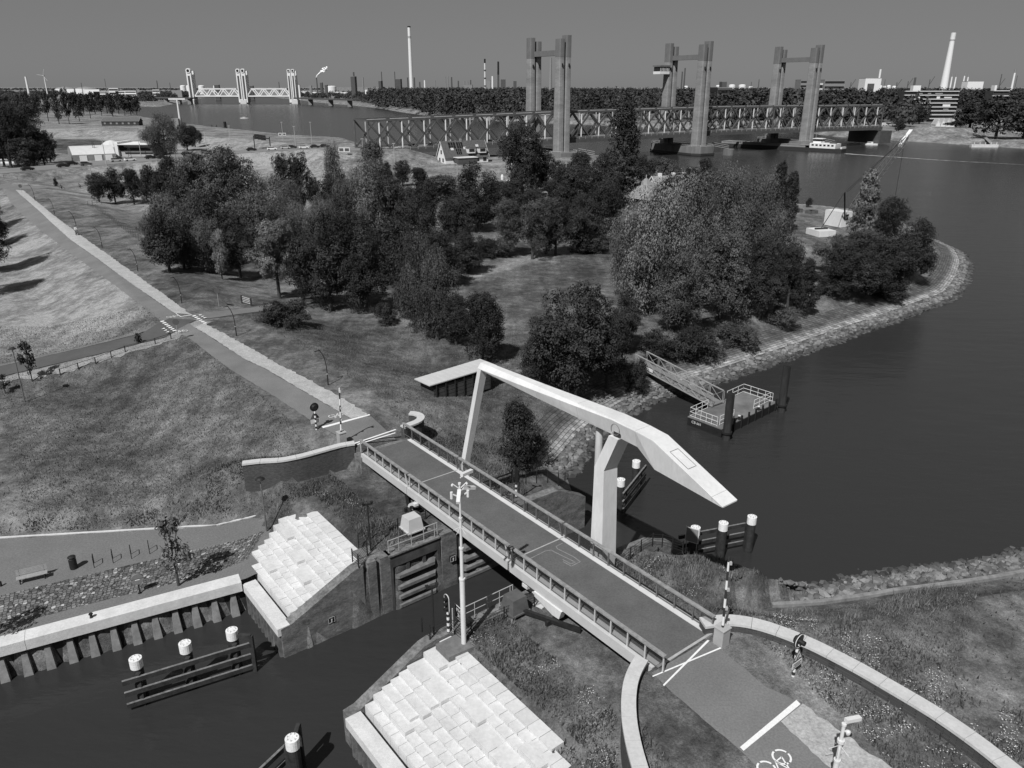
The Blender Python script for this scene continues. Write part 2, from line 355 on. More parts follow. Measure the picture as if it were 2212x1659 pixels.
def grass_nodes(M):
    n = M.node_tree.nodes; l = M.node_tree.links; b = n['Principled BSDF']; b.inputs['Roughness'].default_value = 0.95; b.inputs['Specular IOR Level'].default_value = 0.1
    tc = n.new('ShaderNodeTexCoord'); P = tc.outputs['Object']
    def noise(sc, det, ro=0.6, rot=0, st=(1, 1, 1)):
        mp = n.new('ShaderNodeMapping'); mp.inputs['Rotation'].default_value = (0, 0, rot); mp.inputs['Scale'].default_value = st; l.new(P, mp.inputs[0])
        t = n.new('ShaderNodeTexNoise'); t.inputs['Scale'].default_value = sc; t.inputs['Detail'].default_value = det; t.inputs['Roughness'].default_value = ro
        l.new(mp.outputs[0], t.inputs['Vector']); return t.outputs['Fac']
    def mr(src, a, c, lo, hi):
        r = n.new('ShaderNodeMapRange'); l.new(src, r.inputs[0])
        for i, x in enumerate((a, c, lo, hi)): r.inputs[i+1].default_value = x
        return r.outputs[0]
    def op(o, x, y):
        q = n.new('ShaderNodeMath'); q.operation = o
        for i, k in enumerate((x, y)):
            if isinstance(k, (int, float)): q.inputs[i].default_value = k
            else: l.new(k, q.inputs[i])
        return q.outputs[0]
    at = n.new('ShaderNodeAttribute'); at.attribute_name = 'dry'
    big = mr(noise(0.09, 4), .3, .7, -.30, .30); mid = mr(noise(0.55, 5, .7), .3, .7, -.30, .30)
    mow = mr(noise(0.5, 3, .6, LROT+.9, (1, .08, 1)), .35, .65, -.10, .10)
    d = op('ADD', op('ADD', at.outputs['Fac'], big), op('ADD', mid, mow))
    fine = mr(noise(2.6, 6, .85), .3, .72, .55, 1.5); fine2 = mr(noise(11, 4, .8), .32, .68, .6, 1.42)
    ramp = n.new('ShaderNodeValToRGB'); l.new(d, ramp.inputs[0]); e = ramp.color_ramp.elements
    e[0].position = 0.0; e[0].color = (.042,)*3+(1,); e[1].position = 1.05; e[1].color = (.30,)*3+(1,)
    for pos, c in ((.3, .085), (.55, .145), (.8, .215)):
        x = e.new(pos); x.color = (c, c, c, 1)
    sepc = n.new('ShaderNodeSeparateColor'); l.new(ramp.outputs[0], sepc.inputs[0])
    val = op('MULTIPLY', op('MULTIPLY', sepc.outputs[0], fine), fine2)
    cc = n.new('ShaderNodeCombineColor')
    for i in range(3): l.new(val, cc.inputs[i])
    l.new(cc.outputs[0], b.inputs['Base Color'])
    bp = n.new('ShaderNodeBump'); bp.inputs['Strength'].default_value = 0.7; bp.inputs['Distance'].default_value = 0.12
    l.new(noise(6, 6, .8), bp.inputs['Height']); l.new(bp.outputs[0], b.inputs['Normal'])
grass_nodes(M)
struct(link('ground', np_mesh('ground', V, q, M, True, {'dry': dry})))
# ------------------------------------------------------------------ water
MW = bpy.data.materials.new('river_water'); MW.use_nodes = True
n = MW.node_tree.nodes; l = MW.node_tree.links; b = n['Principled BSDF']
b.inputs['Base Color'].default_value = (.029,)*3+(1,); b.inputs['Roughness'].default_value = 0.22; b.inputs['IOR'].default_value = 1.33
tc = n.new('ShaderNodeTexCoord')
def wnoise(sc, rot, st, det):
    mp = n.new('ShaderNodeMapping'); mp.inputs['Rotation'].default_value = (0, 0, rot); mp.inputs['Scale'].default_value = st; l.new(tc.outputs['Object'], mp.inputs[0])
    t = n.new('ShaderNodeTexNoise'); t.inputs['Scale'].default_value = sc; t.inputs['Detail'].default_value = det; l.new(mp.outputs[0], t.inputs['Vector']); return t.outputs['Fac']
a1 = wnoise(0.55, 0.5, (.35, 1, 1), 4); a2 = wnoise(0.05, 0.2, (.4, 1, 1), 3); a3 = wnoise(2.2, 0.9, (.4, 1, 1), 2)
ad = n.new('ShaderNodeMath'); ad.operation = 'MULTIPLY_ADD'; l.new(a2, ad.inputs[0]); ad.inputs[1].default_value = 2.5; l.new(a1, ad.inputs[2])
ad2 = n.new('ShaderNodeMath'); ad2.operation = 'MULTIPLY_ADD'; l.new(a3, ad2.inputs[0]); ad2.inputs[1].default_value = .25; l.new(ad.outputs[0], ad2.inputs[2])
bp = n.new('ShaderNodeBump'); bp.inputs['Strength'].default_value = 0.6; bp.inputs['Distance'].default_value = 0.2; l.new(ad2.outputs[0], bp.inputs['Height']); l.new(bp.outputs[0], b.inputs['Normal'])
# the lock basin lies still between its walls, the river is open water: two sheets
basin = [L(26.6, .3), L(-.3, .3), L(-.3, 6.8), L(-14.5, 9.3), L(-90, 22.4), L(-90, -80), L(-.3, -80), L(-.3, -9.4), L(26.6, -9.4)]
mb = MB(); mb.add([(x, y, 0) for x, y in [(-15000, 14), (15000, 14), (15000, 30000), (-15000, 30000)]], [(0, 1, 2, 3)])
struct(mb.build('water', MW, loc=(0, 0, 0)))

# ------------------------------------------------------------------ strips laid on the ground
def resample(pts, step):
    P = np.array([p[:2] for p in pts], float); d = np.r_[0, np.cumsum(np.linalg.norm(np.diff(P, axis=0), axis=1))]
    s = np.linspace(0, d[-1], max(2, int(d[-1]/step)+1)); return np.stack([np.interp(s, d, P[:, 0]), np.interp(s, d, P[:, 1])], -1), s
def strip(name, left, right, m, lift, step=0.6, across=6, jagL=0, jagR=0, uv=False, zfix=None, parent=None):
    """a sheet between two edge lines, following the ground"""
    n = max(int(max(resample(left, step)[1][-1], resample(right, step)[1][-1])/step), 2)
    def rs(p): P, s = resample(p, step); t = np.linspace(0, s[-1], n); return np.stack([np.interp(t, s, P[:, 0]), np.interp(t, s, P[:, 1])], -1), t
    A_, sa = rs(left); B_, sb = rs(right); nrm = (B_-A_)/np.linalg.norm(B_-A_, axis=1)[:, None]
    if jagL: A_ = A_-nrm*((rng.random(n)-.5)*2*jagL)[:, None]
    if jagR: B_ = B_+nrm*((rng.random(n)-.5)*2*jagR)[:, None]
    w = np.linspace(0, 1, across+1); P = A_[:, None, :]*(1-w)[None, :, None]+B_[:, None, :]*w[None, :, None]
    Z = (land_z(P[..., 0], P[..., 1]) if zfix is None else np.full(P.shape[:2], float(zfix)))+lift
    V = np.concatenate([P, Z[..., None]], -1).reshape(-1, 3); k = across+1
    i = np.arange(n*k).reshape(n, k); F = np.stack([i[:-1, :-1], i[:-1, 1:], i[1:, 1:], i[1:, :-1]], -1).reshape(-1, 4)
    a, b_, c = V[F[0][0]], V[F[0][1]], V[F[0][2]]
    if np.cross(b_-a, c-a)[2] < 0: F = F[:, ::-1]
    UV = None
    if uv: 
        U = np.repeat(sa[:, None], k, 1); Wd = np.linalg.norm(B_-A_, axis=1)[:, None]*w[None, :]; UV = np.stack([U, Wd], -1).reshape(-1, 2)
    return struct(link(name, np_mesh(name, V, F, m, True, None, UV), parent, (0, 0, 0)))
def offs(pts, d):
    P = np.array([p[:2] for p in pts]); t = np.gradient(P, axis=0); t /= np.linalg.norm(t, axis=1)[:, None]; return P+np.stack([-t[:, 1], t[:, 0]], -1)*d
kz = 0.34
AL = Gl(ks([(0, 130), (60, 220), (130, 290), (300, 430), (570, 640), (900, 900), (1020, 1000), (1180, 1090), (1380, 1249)], 0, 353.9, kz)+ks([(0, 420), (400, 665), (780, 915), (1050, 1050)], 495.6, 690.1, kB), RZ)
AR = Gl(ks([(60, 120), (100, 170), (130, 200), (250, 300), (450, 480), (800, 740), (1100, 950), (1240, 1040), (1560, 1249)], 0, 353.9, kz)+ks([(300, 420), (640, 620), (1020, 840), (1190, 812), (1400, 940)], 495.6, 690.1, kB), RZ)
GR = Gl(ks([(90, 120), (150, 170), (180, 195), (330, 320), (520, 460), (800, 660), (1220, 960), (1300, 1015), (1730, 1249)], 0, 353.9, kz)+ks([(0, 150), (330, 340), (690, 520), (850, 610), (1180, 808)], 495.6, 690.1, kB), RZ)
i0 = 2
strip('road', AL, AR, M_road, 0.05, 0.7, 8, 0.05, 0.03)
nl = Gl([(1408, 1455), (1437, 1485), (1490, 1530), (1595, 1620), (1640, 1662), (1700, 1720)], RZ); nr = Gl([(1527, 1385), (1556, 1402), (1612, 1450), (1655, 1487), (1728, 1518), (1860, 1650), (1900, 1700)], RZ)
strip('road', nl, nr, M_road, 0.05, 0.5, 8, 0.03, 0.05)
strip('gravel_path', Gl(ks([(1025, 840), (640, 617), (300, 417)], 495.6, 690.1, kB)+ks([(1560, 1247), (1240, 1038)], 0, 353.9, kz), RZ), Gl(ks([(1180, 808), (850, 610), (690, 520), (330, 340)], 495.6, 690.1, kB)+ks([(1700, 1232), (1300, 1015)], 0, 353.9, kz), RZ), M_gravel, 0.075, 0.5, 4, 0.06, 0.16)
strip('gravel_path', Gl(ks([(1110, 952), (800, 738), (450, 478), (250, 298), (130, 198), (100, 168)], 0, 353.9, kz), RZ), Gl(ks([(1220, 960), (800, 660), (520, 460), (330, 320), (180, 195), (150, 170)], 0, 353.9, kz), RZ), M_gravel, 0.075, 0.5, 4, 0.06, 0.2)
strip('gravel_path', Gl([(1685, 1562), (1790, 1660), (1830, 1700)], RZ), Gl([(1732, 1524), (1895, 1640), (1960, 1690)], RZ), M_gravel, 0.075, 0.4, 4, 0.05, 0.12)
strip('side_road', offs(SIDE, 2.0), offs(SIDE, -2.0), mat('old_asphalt', .085, .12, .3, .9, var2=.12, scale2=7), 0.06, 0.7, 5, 0.06, 0.06)
strip('side_road', offs(SIDE2, 1.7), offs(SIDE2, -1.7), M_road, 0.06, 0.7, 5, 0.06, 0.06)
strip('footpath', offs(SIDE[1:], -2.1)if True else 0, offs(SIDE[1:], -3.6), mat('pale_path', .16, .2, .5, .95, var2=.2, scale2=6), 0.055, 0.7, 3, 0.0, 0.2)
strip('verge_path', offs(SIDE, 2.3), offs(SIDE, 4.0), mat('dry_verge', .24, .25, .5, .95, var2=.3, scale2=5), 0.045, 0.7, 3, 0.2, 0.4)
mo = [p[:2] for p in MOTOR]
strip('motorway', offs(mo, 8.5), offs(mo, -8.5), mat('motorway_asphalt', .19, .15, .1, .9, var2=.1, scale2=2), 0.08, 3, 8)
# promenade on the quay
M_clink = mat('clinker_paving', .15, .08, .6, .95, .2, 20, var2=.18, scale2=8)
CO_U = Gl([(-200, 1335), (0, 1287), (256, 1226), (525, 1164), (572, 1146)], 2.6); CO_L = Gl([(-200, 1405), (0, 1357), (205, 1302), (410, 1252), (500, 1224), (535, 1208)], 2.6)
CAPB = [L(-60, 17.6), L(-14.5, 9.75), L(-8, 8.6), L(0, 7.2)]
strip('promenade', CURB, [L(-60, 17.5), L(-14.5, 9.5), L(0, 6.35), L(.9, 6.6), L(1.5, 5.8), L(4.6, 6)], M_clink, 0.012, 0.8, 14, zfix=2.6)
mc = bpy.data.materials.new('cobbles'); mc.use_nodes = True
n = mc.node_tree.nodes; l = mc.node_tree.links; b = n['Principled BSDF']; b.inputs['Roughness'].default_value = .85
uvn = n.new('ShaderNodeUVMap'); mpn = n.new('ShaderNodeMapping'); mpn.inputs['Scale'].default_value = (3.6, 3.6, 1); l.new(uvn.outputs[0], mpn.inputs[0])
def vor(feat):
    v = n.new('ShaderNodeTexVoronoi'); v.feature = feat; v.inputs['Randomness'].default_value = .55; v.inputs['Scale'].default_value = 1.0; l.new(mpn.outputs[0], v.inputs['Vector']); return v
v1 = vor('F1'); v2 = vor('DISTANCE_TO_EDGE')
sp = n.new('ShaderNodeSeparateColor'); l.new(v1.outputs['Color'], sp.inputs[0])
rp = n.new('ShaderNodeValToRGB'); l.new(sp.outputs[0], rp.inputs[0]); e = rp.color_ramp.elements
e[0].position = 0; e[0].color = (.07,)*3+(1,); e[1].position = 1; e[1].color = (.45,)*3+(1,)
for p_, c_ in ((.5, .14), (.9, .22), (.95, .4)): x = e.new(p_); x.color = (c_,)*3+(1,)
g1 = n.new('ShaderNodeMapRange'); g1.inputs[1].default_value = .03; g1.inputs[2].default_value = .12; g1.inputs[3].default_value = 0.15; g1.inputs[4].default_value = 1; l.new(v2.outputs['Distance'], g1.inputs[0])
mx = n.new('ShaderNodeMix'); mx.data_type = 'RGBA'; mx.blend_type = 'MULTIPLY'; mx.inputs['Factor'].default_value = 1; l.new(rp.outputs[0], mx.inputs['A']); l.new(g1.outputs[0], mx.inputs['B']); l.new(mx.outputs['Result'], b.inputs['Base Color'])
bp = n.new('ShaderNodeBump'); bp.inputs['Strength'].default_value = .8; bp.inputs['Distance'].default_value = .03; l.new(g1.outputs[0], bp.inputs['Height']); l.new(bp.outputs[0], b.inputs['Normal'])
strip('cobbled_band', CO_U, CO_L, mc, 0.02, 0.8, 10, zfix=2.6, uv=True)
mb = MB()
cr, _ = resample(CURB, 1.0)
for i in range(len(cr)-1): mb.bar((*cr[i], 2.64), (*cr[i+1], 2.64), .16, .1)
struct(mb.build('kerb', M_conc))
# stone revetment of the peninsula and the river
mv = bpy.data.materials.new('stone_revetment'); mv.use_nodes = True
n = mv.node_tree.nodes; l = mv.node_tree.links; b = n['Principled BSDF']; b.inputs['Roughness'].default_value = .9
uvn = n.new('ShaderNodeUVMap'); bk = n.new('ShaderNodeTexBrick'); l.new(uvn.outputs[0], bk.inputs['Vector'])
bk.inputs['Scale'].default_value = 1.0; bk.inputs['Brick Width'].default_value = .75; bk.inputs['Row Height'].default_value = .42; bk.inputs['Mortar Size'].default_value = .035
bk.inputs['Color1'].default_value = (.20,)*3+(1,); bk.inputs['Color2'].default_value = (.11,)*3+(1,); bk.inputs['Mortar'].default_value = (.03,)*3+(1,)
at = n.new('ShaderNodeSeparateXYZ'); l.new(uvn.outputs[0], at.inputs[0])
r_ = n.new('ShaderNodeMapRange'); l.new(at.outputs[1], r_.inputs[0])
for i, x in enumerate((0.7, 1.9, 2.0, .6)): r_.inputs[i+1].default_value = x
nz = n.new('ShaderNodeTexNoise'); nz.inputs['Scale'].default_value = .8; nz.inputs['Detail'].default_value = 6; l.new(uvn.outputs[0], nz.inputs['Vector'])
r2 = n.new('ShaderNodeMapRange'); l.new(nz.outputs[0], r2.inputs[0])
for i, x in enumerate((.3, .7, .5, 1.4)): r2.inputs[i+1].default_value = x
m1 = n.new('ShaderNodeMath'); m1.operation = 'MULTIPLY'; l.new(r_.outputs[0], m1.inputs[0]); l.new(r2.outputs[0], m1.inputs[1])
mx = n.new('ShaderNodeMix'); mx.data_type = 'RGBA'; mx.blend_type = 'MULTIPLY'; mx.inputs['Factor'].default_value = 1; l.new(bk.outputs[0], mx.inputs['A']); l.new(m1.outputs[0], mx.inputs['B']); l.new(mx.outputs['Result'], b.inputs['Base Color'])
shore = np.array(Gl(PEN[:-1], 0))
def shore_off(P, d):
    P, _ = resample(P, 1.5)
    for k in range(3): P[1:-1] = (P[:-2]+2*P[1:-1]+P[2:])/4
    return offs(P, d)
strip('stone_revetment', shore_off(shore, 2.1), shore_off(shore, 5.9), mv, 0.06, 0.8, 6, uv=True)
# ------------------------------------------------------------------ rubble along the waterline (far too many to count)
def rocks(name, line, d0, d1, per_m, r0, r1, side=1, tn=1.0):
    P, s = resample(line, 0.5)
    for k in range(3): P[1:-1] = (P[:-2]+2*P[1:-1]+P[2:])/4
    tg = np.gradient(P, axis=0); tg /= np.linalg.norm(tg, axis=1)[:, None]; nr = np.stack([-tg[:, 1], tg[:, 0]], -1)*side
    N = int(s[-1]*per_m); idx = rng.integers(0, len(P), N); dd = d0+(d1-d0)*rng.random(N)
    C = P[idx]+nr[idx]*dd[:, None]+(rng.random((N, 2))-.5)*.6; Z = np.maximum(land_z(C[:, 0], C[:, 1]), -.35)+.04
    ph = (1+5**.5)/2
    ico = np.array([(-1, ph, 0), (1, ph, 0), (-1, -ph, 0), (1, -ph, 0), (0, -1, ph), (0, 1, ph), (0, -1, -ph), (0, 1, -ph), (ph, 0, -1), (ph, 0, 1), (-ph, 0, -1), (-ph, 0, 1)])/1.9
    fi = np.array([(0, 11, 5), (0, 5, 1), (0, 1, 7), (0, 7, 10), (0, 10, 11), (1, 5, 9), (5, 11, 4), (11, 10, 2), (10, 7, 6), (7, 1, 8), (3, 9, 4), (3, 4, 2), (3, 2, 6), (3, 6, 8), (3, 8, 9), (4, 9, 5), (2, 4, 11), (6, 2, 10), (8, 6, 7), (9, 8, 1)])
    R = r0+(r1-r0)*rng.random(N)**2
    sc = (0.6+.8*rng.random((N, 1, 3)))*np.array([1.15, .9, .7])*R[:, None, None]
    v = ico[None]*(0.8+.4*rng.random((N, 12, 1)))*sc
    an = rng.random(N)*6.28; c, s_ = np.cos(an)[:, None], np.sin(an)[:, None]
    x = v[..., 0]*c-v[..., 1]*s_; y = v[..., 0]*s_+v[..., 1]*c
    V = np.stack([x+C[:, :1], y+C[:, 1:], v[..., 2]+Z[:, None]], -1).reshape(-1, 3)
    F = (fi[None]+(np.arange(N)*12)[:, None, None]).reshape(-1, 3)
    tone = np.repeat(tn*(.55+.9*rng.random(N))*np.where(Z < .25, .45, 1), 12)
    o = link(name, np_mesh(name, V, F, M_rock, False, {'tone': tone})); o['kind'] = 'stuff'; return o
tag(rocks('rubble_shore', Gl(PEN, 0), -0.5, 2.0, 22, .16, .44, 1, .95), 'grey rubble stones along the waterline of the wooded headland', 'rubble')
tag(rocks('rubble_shore', Gl(NEAR[2:-3], 0), -0.6, 3.0, 40, .12, .40), 'pale rubble stones on the shore below the near grass at right', 'rubble')
mb = MB(); ed, _ = resample(Gl([(1668, 1300), (1780, 1295), (1900, 1280), (2000, 1272), (2100, 1258), (2212, 1236), (2500, 1180)], 1.6), 1.2)
for i in range(len(ed)-1): mb.bar((*ed[i], hz(*ed[i])+.1), (*ed[i+1], hz(*ed[i+1])+.1), .35, .4)
struct(mb.build('shore_kerb', mat('weathered_kerb', .2, .3, 2, .95)))
# ------------------------------------------------------------------ drawbridge over the lock
def mesh_mat(name, base, alpha):
    m = mat(name, base, rough=.5); b = m.node_tree.nodes['Principled BSDF']; b.inputs['Alpha'].default_value = alpha; return m
M_net = mesh_mat('rail_netting', .03, .32)
br = thing('drawbridge', 'white asymmetric drawbridge with dark deck and kinked balance beam over the lock', 'drawbridge', L(14.9, -4, 0))
DZ = 6.42
for t0, t1 in ((-20.25, -7.85), (-7.78, 4.78), (4.85, 12.2)):
    mb = MB(); mb.lbox(12.98, 16.87, t0, t1, DZ-.25, DZ); mb.build('bridge_deck', M_deck, br)
    mb = MB(); mb.lbox(12.42, 12.97, t0, t1, DZ-.62, DZ+.02); mb.lbox(12.97, 13.02, t0, t1, DZ-.3, DZ+.06); mb.build('edge_beam', M_paleg, br)
    mb = MB(); mb.lbox(16.88, 17.42, t0, t1, DZ-.62, DZ+.02); mb.build('edge_beam', mat('pale_kerb', .58, .08, 1, .6), br)
mb = MB()
for s0 in (13.4, 14.9, 16.3): mb.lbox(s0, s0+.3, -20, 12, DZ-.95, DZ-.26)
mb.build('girder', M_dsteel, br)
for e in ((12.98, 16.87, -7.86, -7.77, DZ-.2, DZ+.012), (12.98, 16.87, 4.77, 4.86, DZ-.2, DZ+.012), (12.7, 17.2, -20.42, -20.27, DZ-.4, DZ+.01)): mb = MB(); mb.lbox(*e); mb.build('expansion_joint', M_galv, br)
def line(pts, w=.06):
    mb = MB()
    for i in range(len(pts)-1):
        (a, b), (c, d) = pts[i], pts[i+1]
        mb.bar((*L(a, b), DZ+.004), (*L(c, d), DZ+.004), w, .008)
    mb.build('loop_marking', mat('faded_line', .21, .2, 5, .9), br)
def dk(pts): return [toST(*G(u, v, DZ)[:2]) for u, v in pts]
line(dk(ks([(645, 718), (800, 640), (850, 632), (880, 650), (1055, 735), (1015, 748), (945, 712)], 973.3, 1026.4, kB)))
line(dk(ks([(945, 575), (890, 600), (900, 620), (1040, 690), (1095, 730), (1020, 768), (950, 730)], 973.3, 1026.4, kB)))
line(dk(ks([(675, 848), (750, 900), (790, 880)], 973.3, 1026.4, kB))); line(dk(ks([(755, 808), (830, 855)], 973.3, 1026.4, kB)))
for s0, tA, tB in ((12.62, -20.9, 12.6), (17.22, -20.4, 13.4)):
    cuts = [tA, -7.95, -7.68, 4.68, 4.95, tB]
    mb = MB(); lean = -.07 if s0 < 14 else .07
    for a, b in ((tA, -7.9), (-7.72, 4.72), (4.9, tB)):
        P = [L(s0, a, DZ+.1), L(s0, b, DZ+.1), L(s0, b, DZ+1.0), L(s0, a, DZ+1.0)]; mb.add(P, [(0, 1, 2, 3)])
    rail = mb.build('railing', M_net, br)
    for a, b in ((tA, -7.9), (-7.72, 4.72), (4.9, tB)):
        mb = MB(); mb.lbox(s0-.11, s0+.13, a, b, DZ+1.04, DZ+1.13); mb.build('handrail', M_wood, rail)
        mb = MB(); mb.lbox(s0-.02, s0+.02, a+.02, b-.02, DZ+.08, DZ+.12); mb.build('bottom_rail', M_msteel, rail)
        n = max(2, round((b-a)/1.36)); tt = np.linspace(a+.08, b-.08, n+1)
        for i, t in enumerate(tt):
            tl = t
            if i == 0 and a > tA+.1: tl = t+.35
            if i == n and b < tB-.1: tl = t-.0
            mb = MB(); mb.add([L(s0-.03, t-.045, DZ+.0), L(s0+.07, t-.045, DZ+.0), L(s0+.07, t+.045, DZ+.0), L(s0-.03, t+.045, DZ+.0), L(s0-.03, tl-.035, DZ+1.04), L(s0+.04, tl-.035, DZ+1.04), L(s0+.04, tl+.035, DZ+1.04), L(s0-.03, tl+.035, DZ+1.04)],
                               [(3, 2, 1, 0), (4, 5, 6, 7), (0, 1, 5, 4), (1, 2, 6, 5), (2, 3, 7, 6), (3, 0, 4, 7)])
            mb.lbox(s0-.02, s0+.12, t-.06, t+.06, DZ+.015, DZ+.05)
            mb.build('post', M_msteel if s0 > 14 else M_paleg, rail)
# pillar: straight shaft, then a shoulder leaning out to the hinge
mb = MB()
lev = [(3.8, -9.42, -10.62), (12.15, -9.50, -10.36), (14.75, -10.65, -11.45)]
for (z0, a0, b0), (z1, a1, b1) in zip(lev[:-1], lev[1:]):
    w0 = 1.32 if z0 < 5 else 1.22; w1 = 1.22
    e0 = -0.35 if z0 < 5 else 0
    mb.add([L(18.2, a0, z0), L(18.2+w0, a0, z0), L(18.2+w0, b0, z0), L(18.2, b0, z0), L(18.2, a1, z1), L(18.2+w1, a1, z1), L(18.2+w1, b1, z1), L(18.2, b1, z1)],
           [(3, 2, 1, 0), (4, 5, 6, 7), (0, 1, 5, 4), (1, 2, 6, 5), (2, 3, 7, 6), (3, 0, 4, 7)])
mb.build('pillar', M_white, br)
mb = MB(); mb.cyl(L(18.4, -11.15, 14.95), L(19.4, -11.15, 14.95), .32, n=14); mb.build('hinge', M_dsteel, br)
d_ = ray(1294, 955); k_ = (19.1+LO@LA)/(d_[:2]@LA); tc_ = toST(*(d_*k_)[:2])[1]
mb = MB(); mb.cyl(L(19.1, tc_, 9.0), L(19.1, tc_, 14.4), .24, n=14); mb.cyl(L(19.1, tc_, 14.2), L(19.1, tc_, 15.0), .12, n=10); mb.build('hydraulic_cylinder', M_paleg, br)
ST_ = [(3.35, 18.95, 15.62, 18.5, 18.2, 15.22, 18.3, 15.08), (-3.5, 19.1, 15.78, 18.45, 18.2, 15.5, 18.38, 14.92), (-10.8, 19.4, 15.95, 18.25, 18.2, 15.86, 18.48, 14.76),
       (-12.8, 19.5, 15.84, 18.21, 18.2, 15.8, 18.5, 14.68), (-14.25, 19.5, 15.72, 18.21, 18.2, 15.68, 18.5, 13.75), (-19.45, 19.5, 13.68, 18.21, 18.2, 13.66, 18.24, 13.6)]
vs = []; fs = []
for t, sf, zt, sn, sc, zc, sb, zb in ST_:
    vs += [L(sf, t, zt), L(sn, t, zt), L(sc, t, zc), L(sb, t, zb), L(sf-(sb-sc), t, zb), L(sf, t, zc)]
for i in range(len(ST_)-1):
    for j in range(6): fs.append((i*6+j, i*6+(j+1) % 6, (i+1)*6+(j+1) % 6, (i+1)*6+j))
fs += [(5, 4, 3, 2, 1, 0), tuple(range(len(vs)-6, len(vs)))]
mb = MB(); mb.add(vs, fs); beam = mb.build('balance_beam', M_white, br)
for t_ in (-3.5, -7.6, -12.8, -18.7):
    q_ = [np.interp(-t_, [-r[0] for r in ST_], [r[k] for r in ST_]) for k in range(8)]
    mb = MB(); mb.bar(L(q_[4]-.004, t_, q_[5]), L(q_[6]-.004, t_, q_[7]), .02, .012); mb.bar(L(q_[3], t_, q_[2]+.004), L(q_[1], t_, q_[2]+.004), .02, .012); mb.build('weld_seam', mat('seam_grey', .42), beam)
def beamtop(t):
    i = 4; (ta, za), (tb, zb) = (ST_[4][0], ST_[4][2]), (ST_[5][0], ST_[5][2]); return za+(zb-za)*(t-ta)/(tb-ta)
mb = MB()
for (a, b), (c, d) in zip([(18.5, -15.3), (19.2, -15.3), (19.2, -16.7), (18.5, -16.7)], [(19.2, -15.3), (19.2, -16.7), (18.5, -16.7), (18.5, -15.3)]):
    mb.bar((*L(a, b), beamtop(b)+.012), (*L(c, d), beamtop(d)+.012), .035, .02)
mb.build('access_hatch', M_mgrey, beam)
mb = MB(); r = []
for i in range(20):
    q = 2*math.pi*i/20; r.append(L(18.26, -11.1+.36*math.cos(q), 15.3+.36*math.sin(q)))
for i in range(20): mb.bar(r[i], r[(i+1) % 20], .02, .03)
mb.build('pin_cover', M_mgrey, beam)
mb = MB(); mb.add([L(17.75, 5.45, DZ-.35), L(18.25, 5.45, DZ-.35), L(18.25, 4.95, DZ-.35), L(17.75, 4.95, DZ-.35), L(18.22, 3.36, 15.2), L(18.85, 3.36, 15.2), L(18.85, 2.95, 15.2), L(18.22, 2.95, 15.2)],
                  [(3, 2, 1, 0), (4, 5, 6, 7), (0, 1, 5, 4), (1, 2, 6, 5), (2, 3, 7, 6), (3, 0, 4, 7)])
mb.build('tie', M_white, br)
mb = MB(); mb.lbox(17.3, 18.3, 4.7, 5.5, DZ-.75, DZ-.36); mb.build('tie_bracket', M_paleg, br)
mb = MB(); mb.lbox(12.3, 17.5, 12.0, 13.2, 3.5, DZ-.3); mb.build('abutment', M_lock, br)
mb = MB(); mb.lbox(12.3, 17.5, -21.2, -20.4, 3.5, DZ-.1); mb.build('abutment', M_lock, br)
for t in (3.9, -9.3):
    mb = MB()
    for s0 in (13.2, 16.2): mb.lbox(s0, s0+.5, t-.5, t+.3, 3.8, DZ-.95)
    mb.lbox(12.6, 17.2, t-.3, t+.2, DZ-1.2, DZ-.96); mb.build('bridge_support', M_conc, br)
mb = MB(); mb.extr([L(12.3, -10.6, DZ-.62), L(12.3, -13.2, DZ-.62), L(12.3, -13.0, DZ-1.25), L(12.3, -12.4, DZ-1.3), L(12.3, -10.6, DZ-.9)], (LA[0]*.4, LA[1]*.4, 0)); mb.build('bearing_bracket', M_white, br)
mb = MB()
for i in range(7):
    q0 = math.pi*i/7*.55; q1 = math.pi*(i+1)/7*.55
    mb.bar(L(12.3, 3.2+math.sin(q0)*1.0, DZ-.75-.8*(1-math.cos(q0))), L(12.3, 3.2+math.sin(q1)*1.0, DZ-.75-.8*(1-math.cos(q1))), .35, .2)
mb.build('bearing_bracket', M_white, br)

# ------------------------------------------------------------------ lock walls
def wallprof(name, prof, t0, t1, m, label, cat='lock wall'):
    mb = MB(); vec = LC*(t1-t0); mb.extr([L(s, t0, z) for s, z in prof], (vec[0], vec[1], 0)); o = mb.build(name, m); return tag(o, label, cat)
wl_ = thing('lock_wall', 'old dark concrete lock wall with sloping wing beside the far white steps', 'lock wall', L(6, 0, 0))
mb = MB()
mb.extr([L(s, 0, z) for s, z in [(0, -3), (0, 2.25), (.7, 2.35), (5.4, 4.5), (6.0, 4.62), (6.05, 4.62), (6.05, -3)]], (LC[0]*.8, LC[1]*.8, 0))
mb.lbox(6.05, 6.4, .35, .8, -3, 4.62); mb.lbox(6.4, 7.05, 0, .8, -3, 4.63); mb.lbox(7.05, 7.35, .35, .8, -3, 4.61); mb.lbox(7.35, 8.2, 0, .85, -3, 4.62)
mb.lbox(8.2, 12.3, .6, 1.1, -3, 4.5); mb.lbox(12.3, 13.6, -.12, .9, -3, 4.66); mb.lbox(13.6, 19.2, .6, 1.1, -3, 4.5); mb.lbox(19.2, 20.2, -.2, .9, -3, 4.64)
mb.extr([L(s, -.1, z) for s, z in [(20.2, -3), (20.2, 4.6), (23.5, 4.55), (26.6, 2.95), (26.6, -3)]], (LC[0]*.8, LC[1]*.8, 0))
mb.build('wall', M_lock, wl_)
mb = MB()
for s, z in ((3.2, 1.2), (12.9, 2.2)):
    mb.lbox(s, s+.5, -.27 if s > 9 else -.02, .3, z, z+.45)
mb.build('mooring_recess', M_black, wl_)
mb = MB()
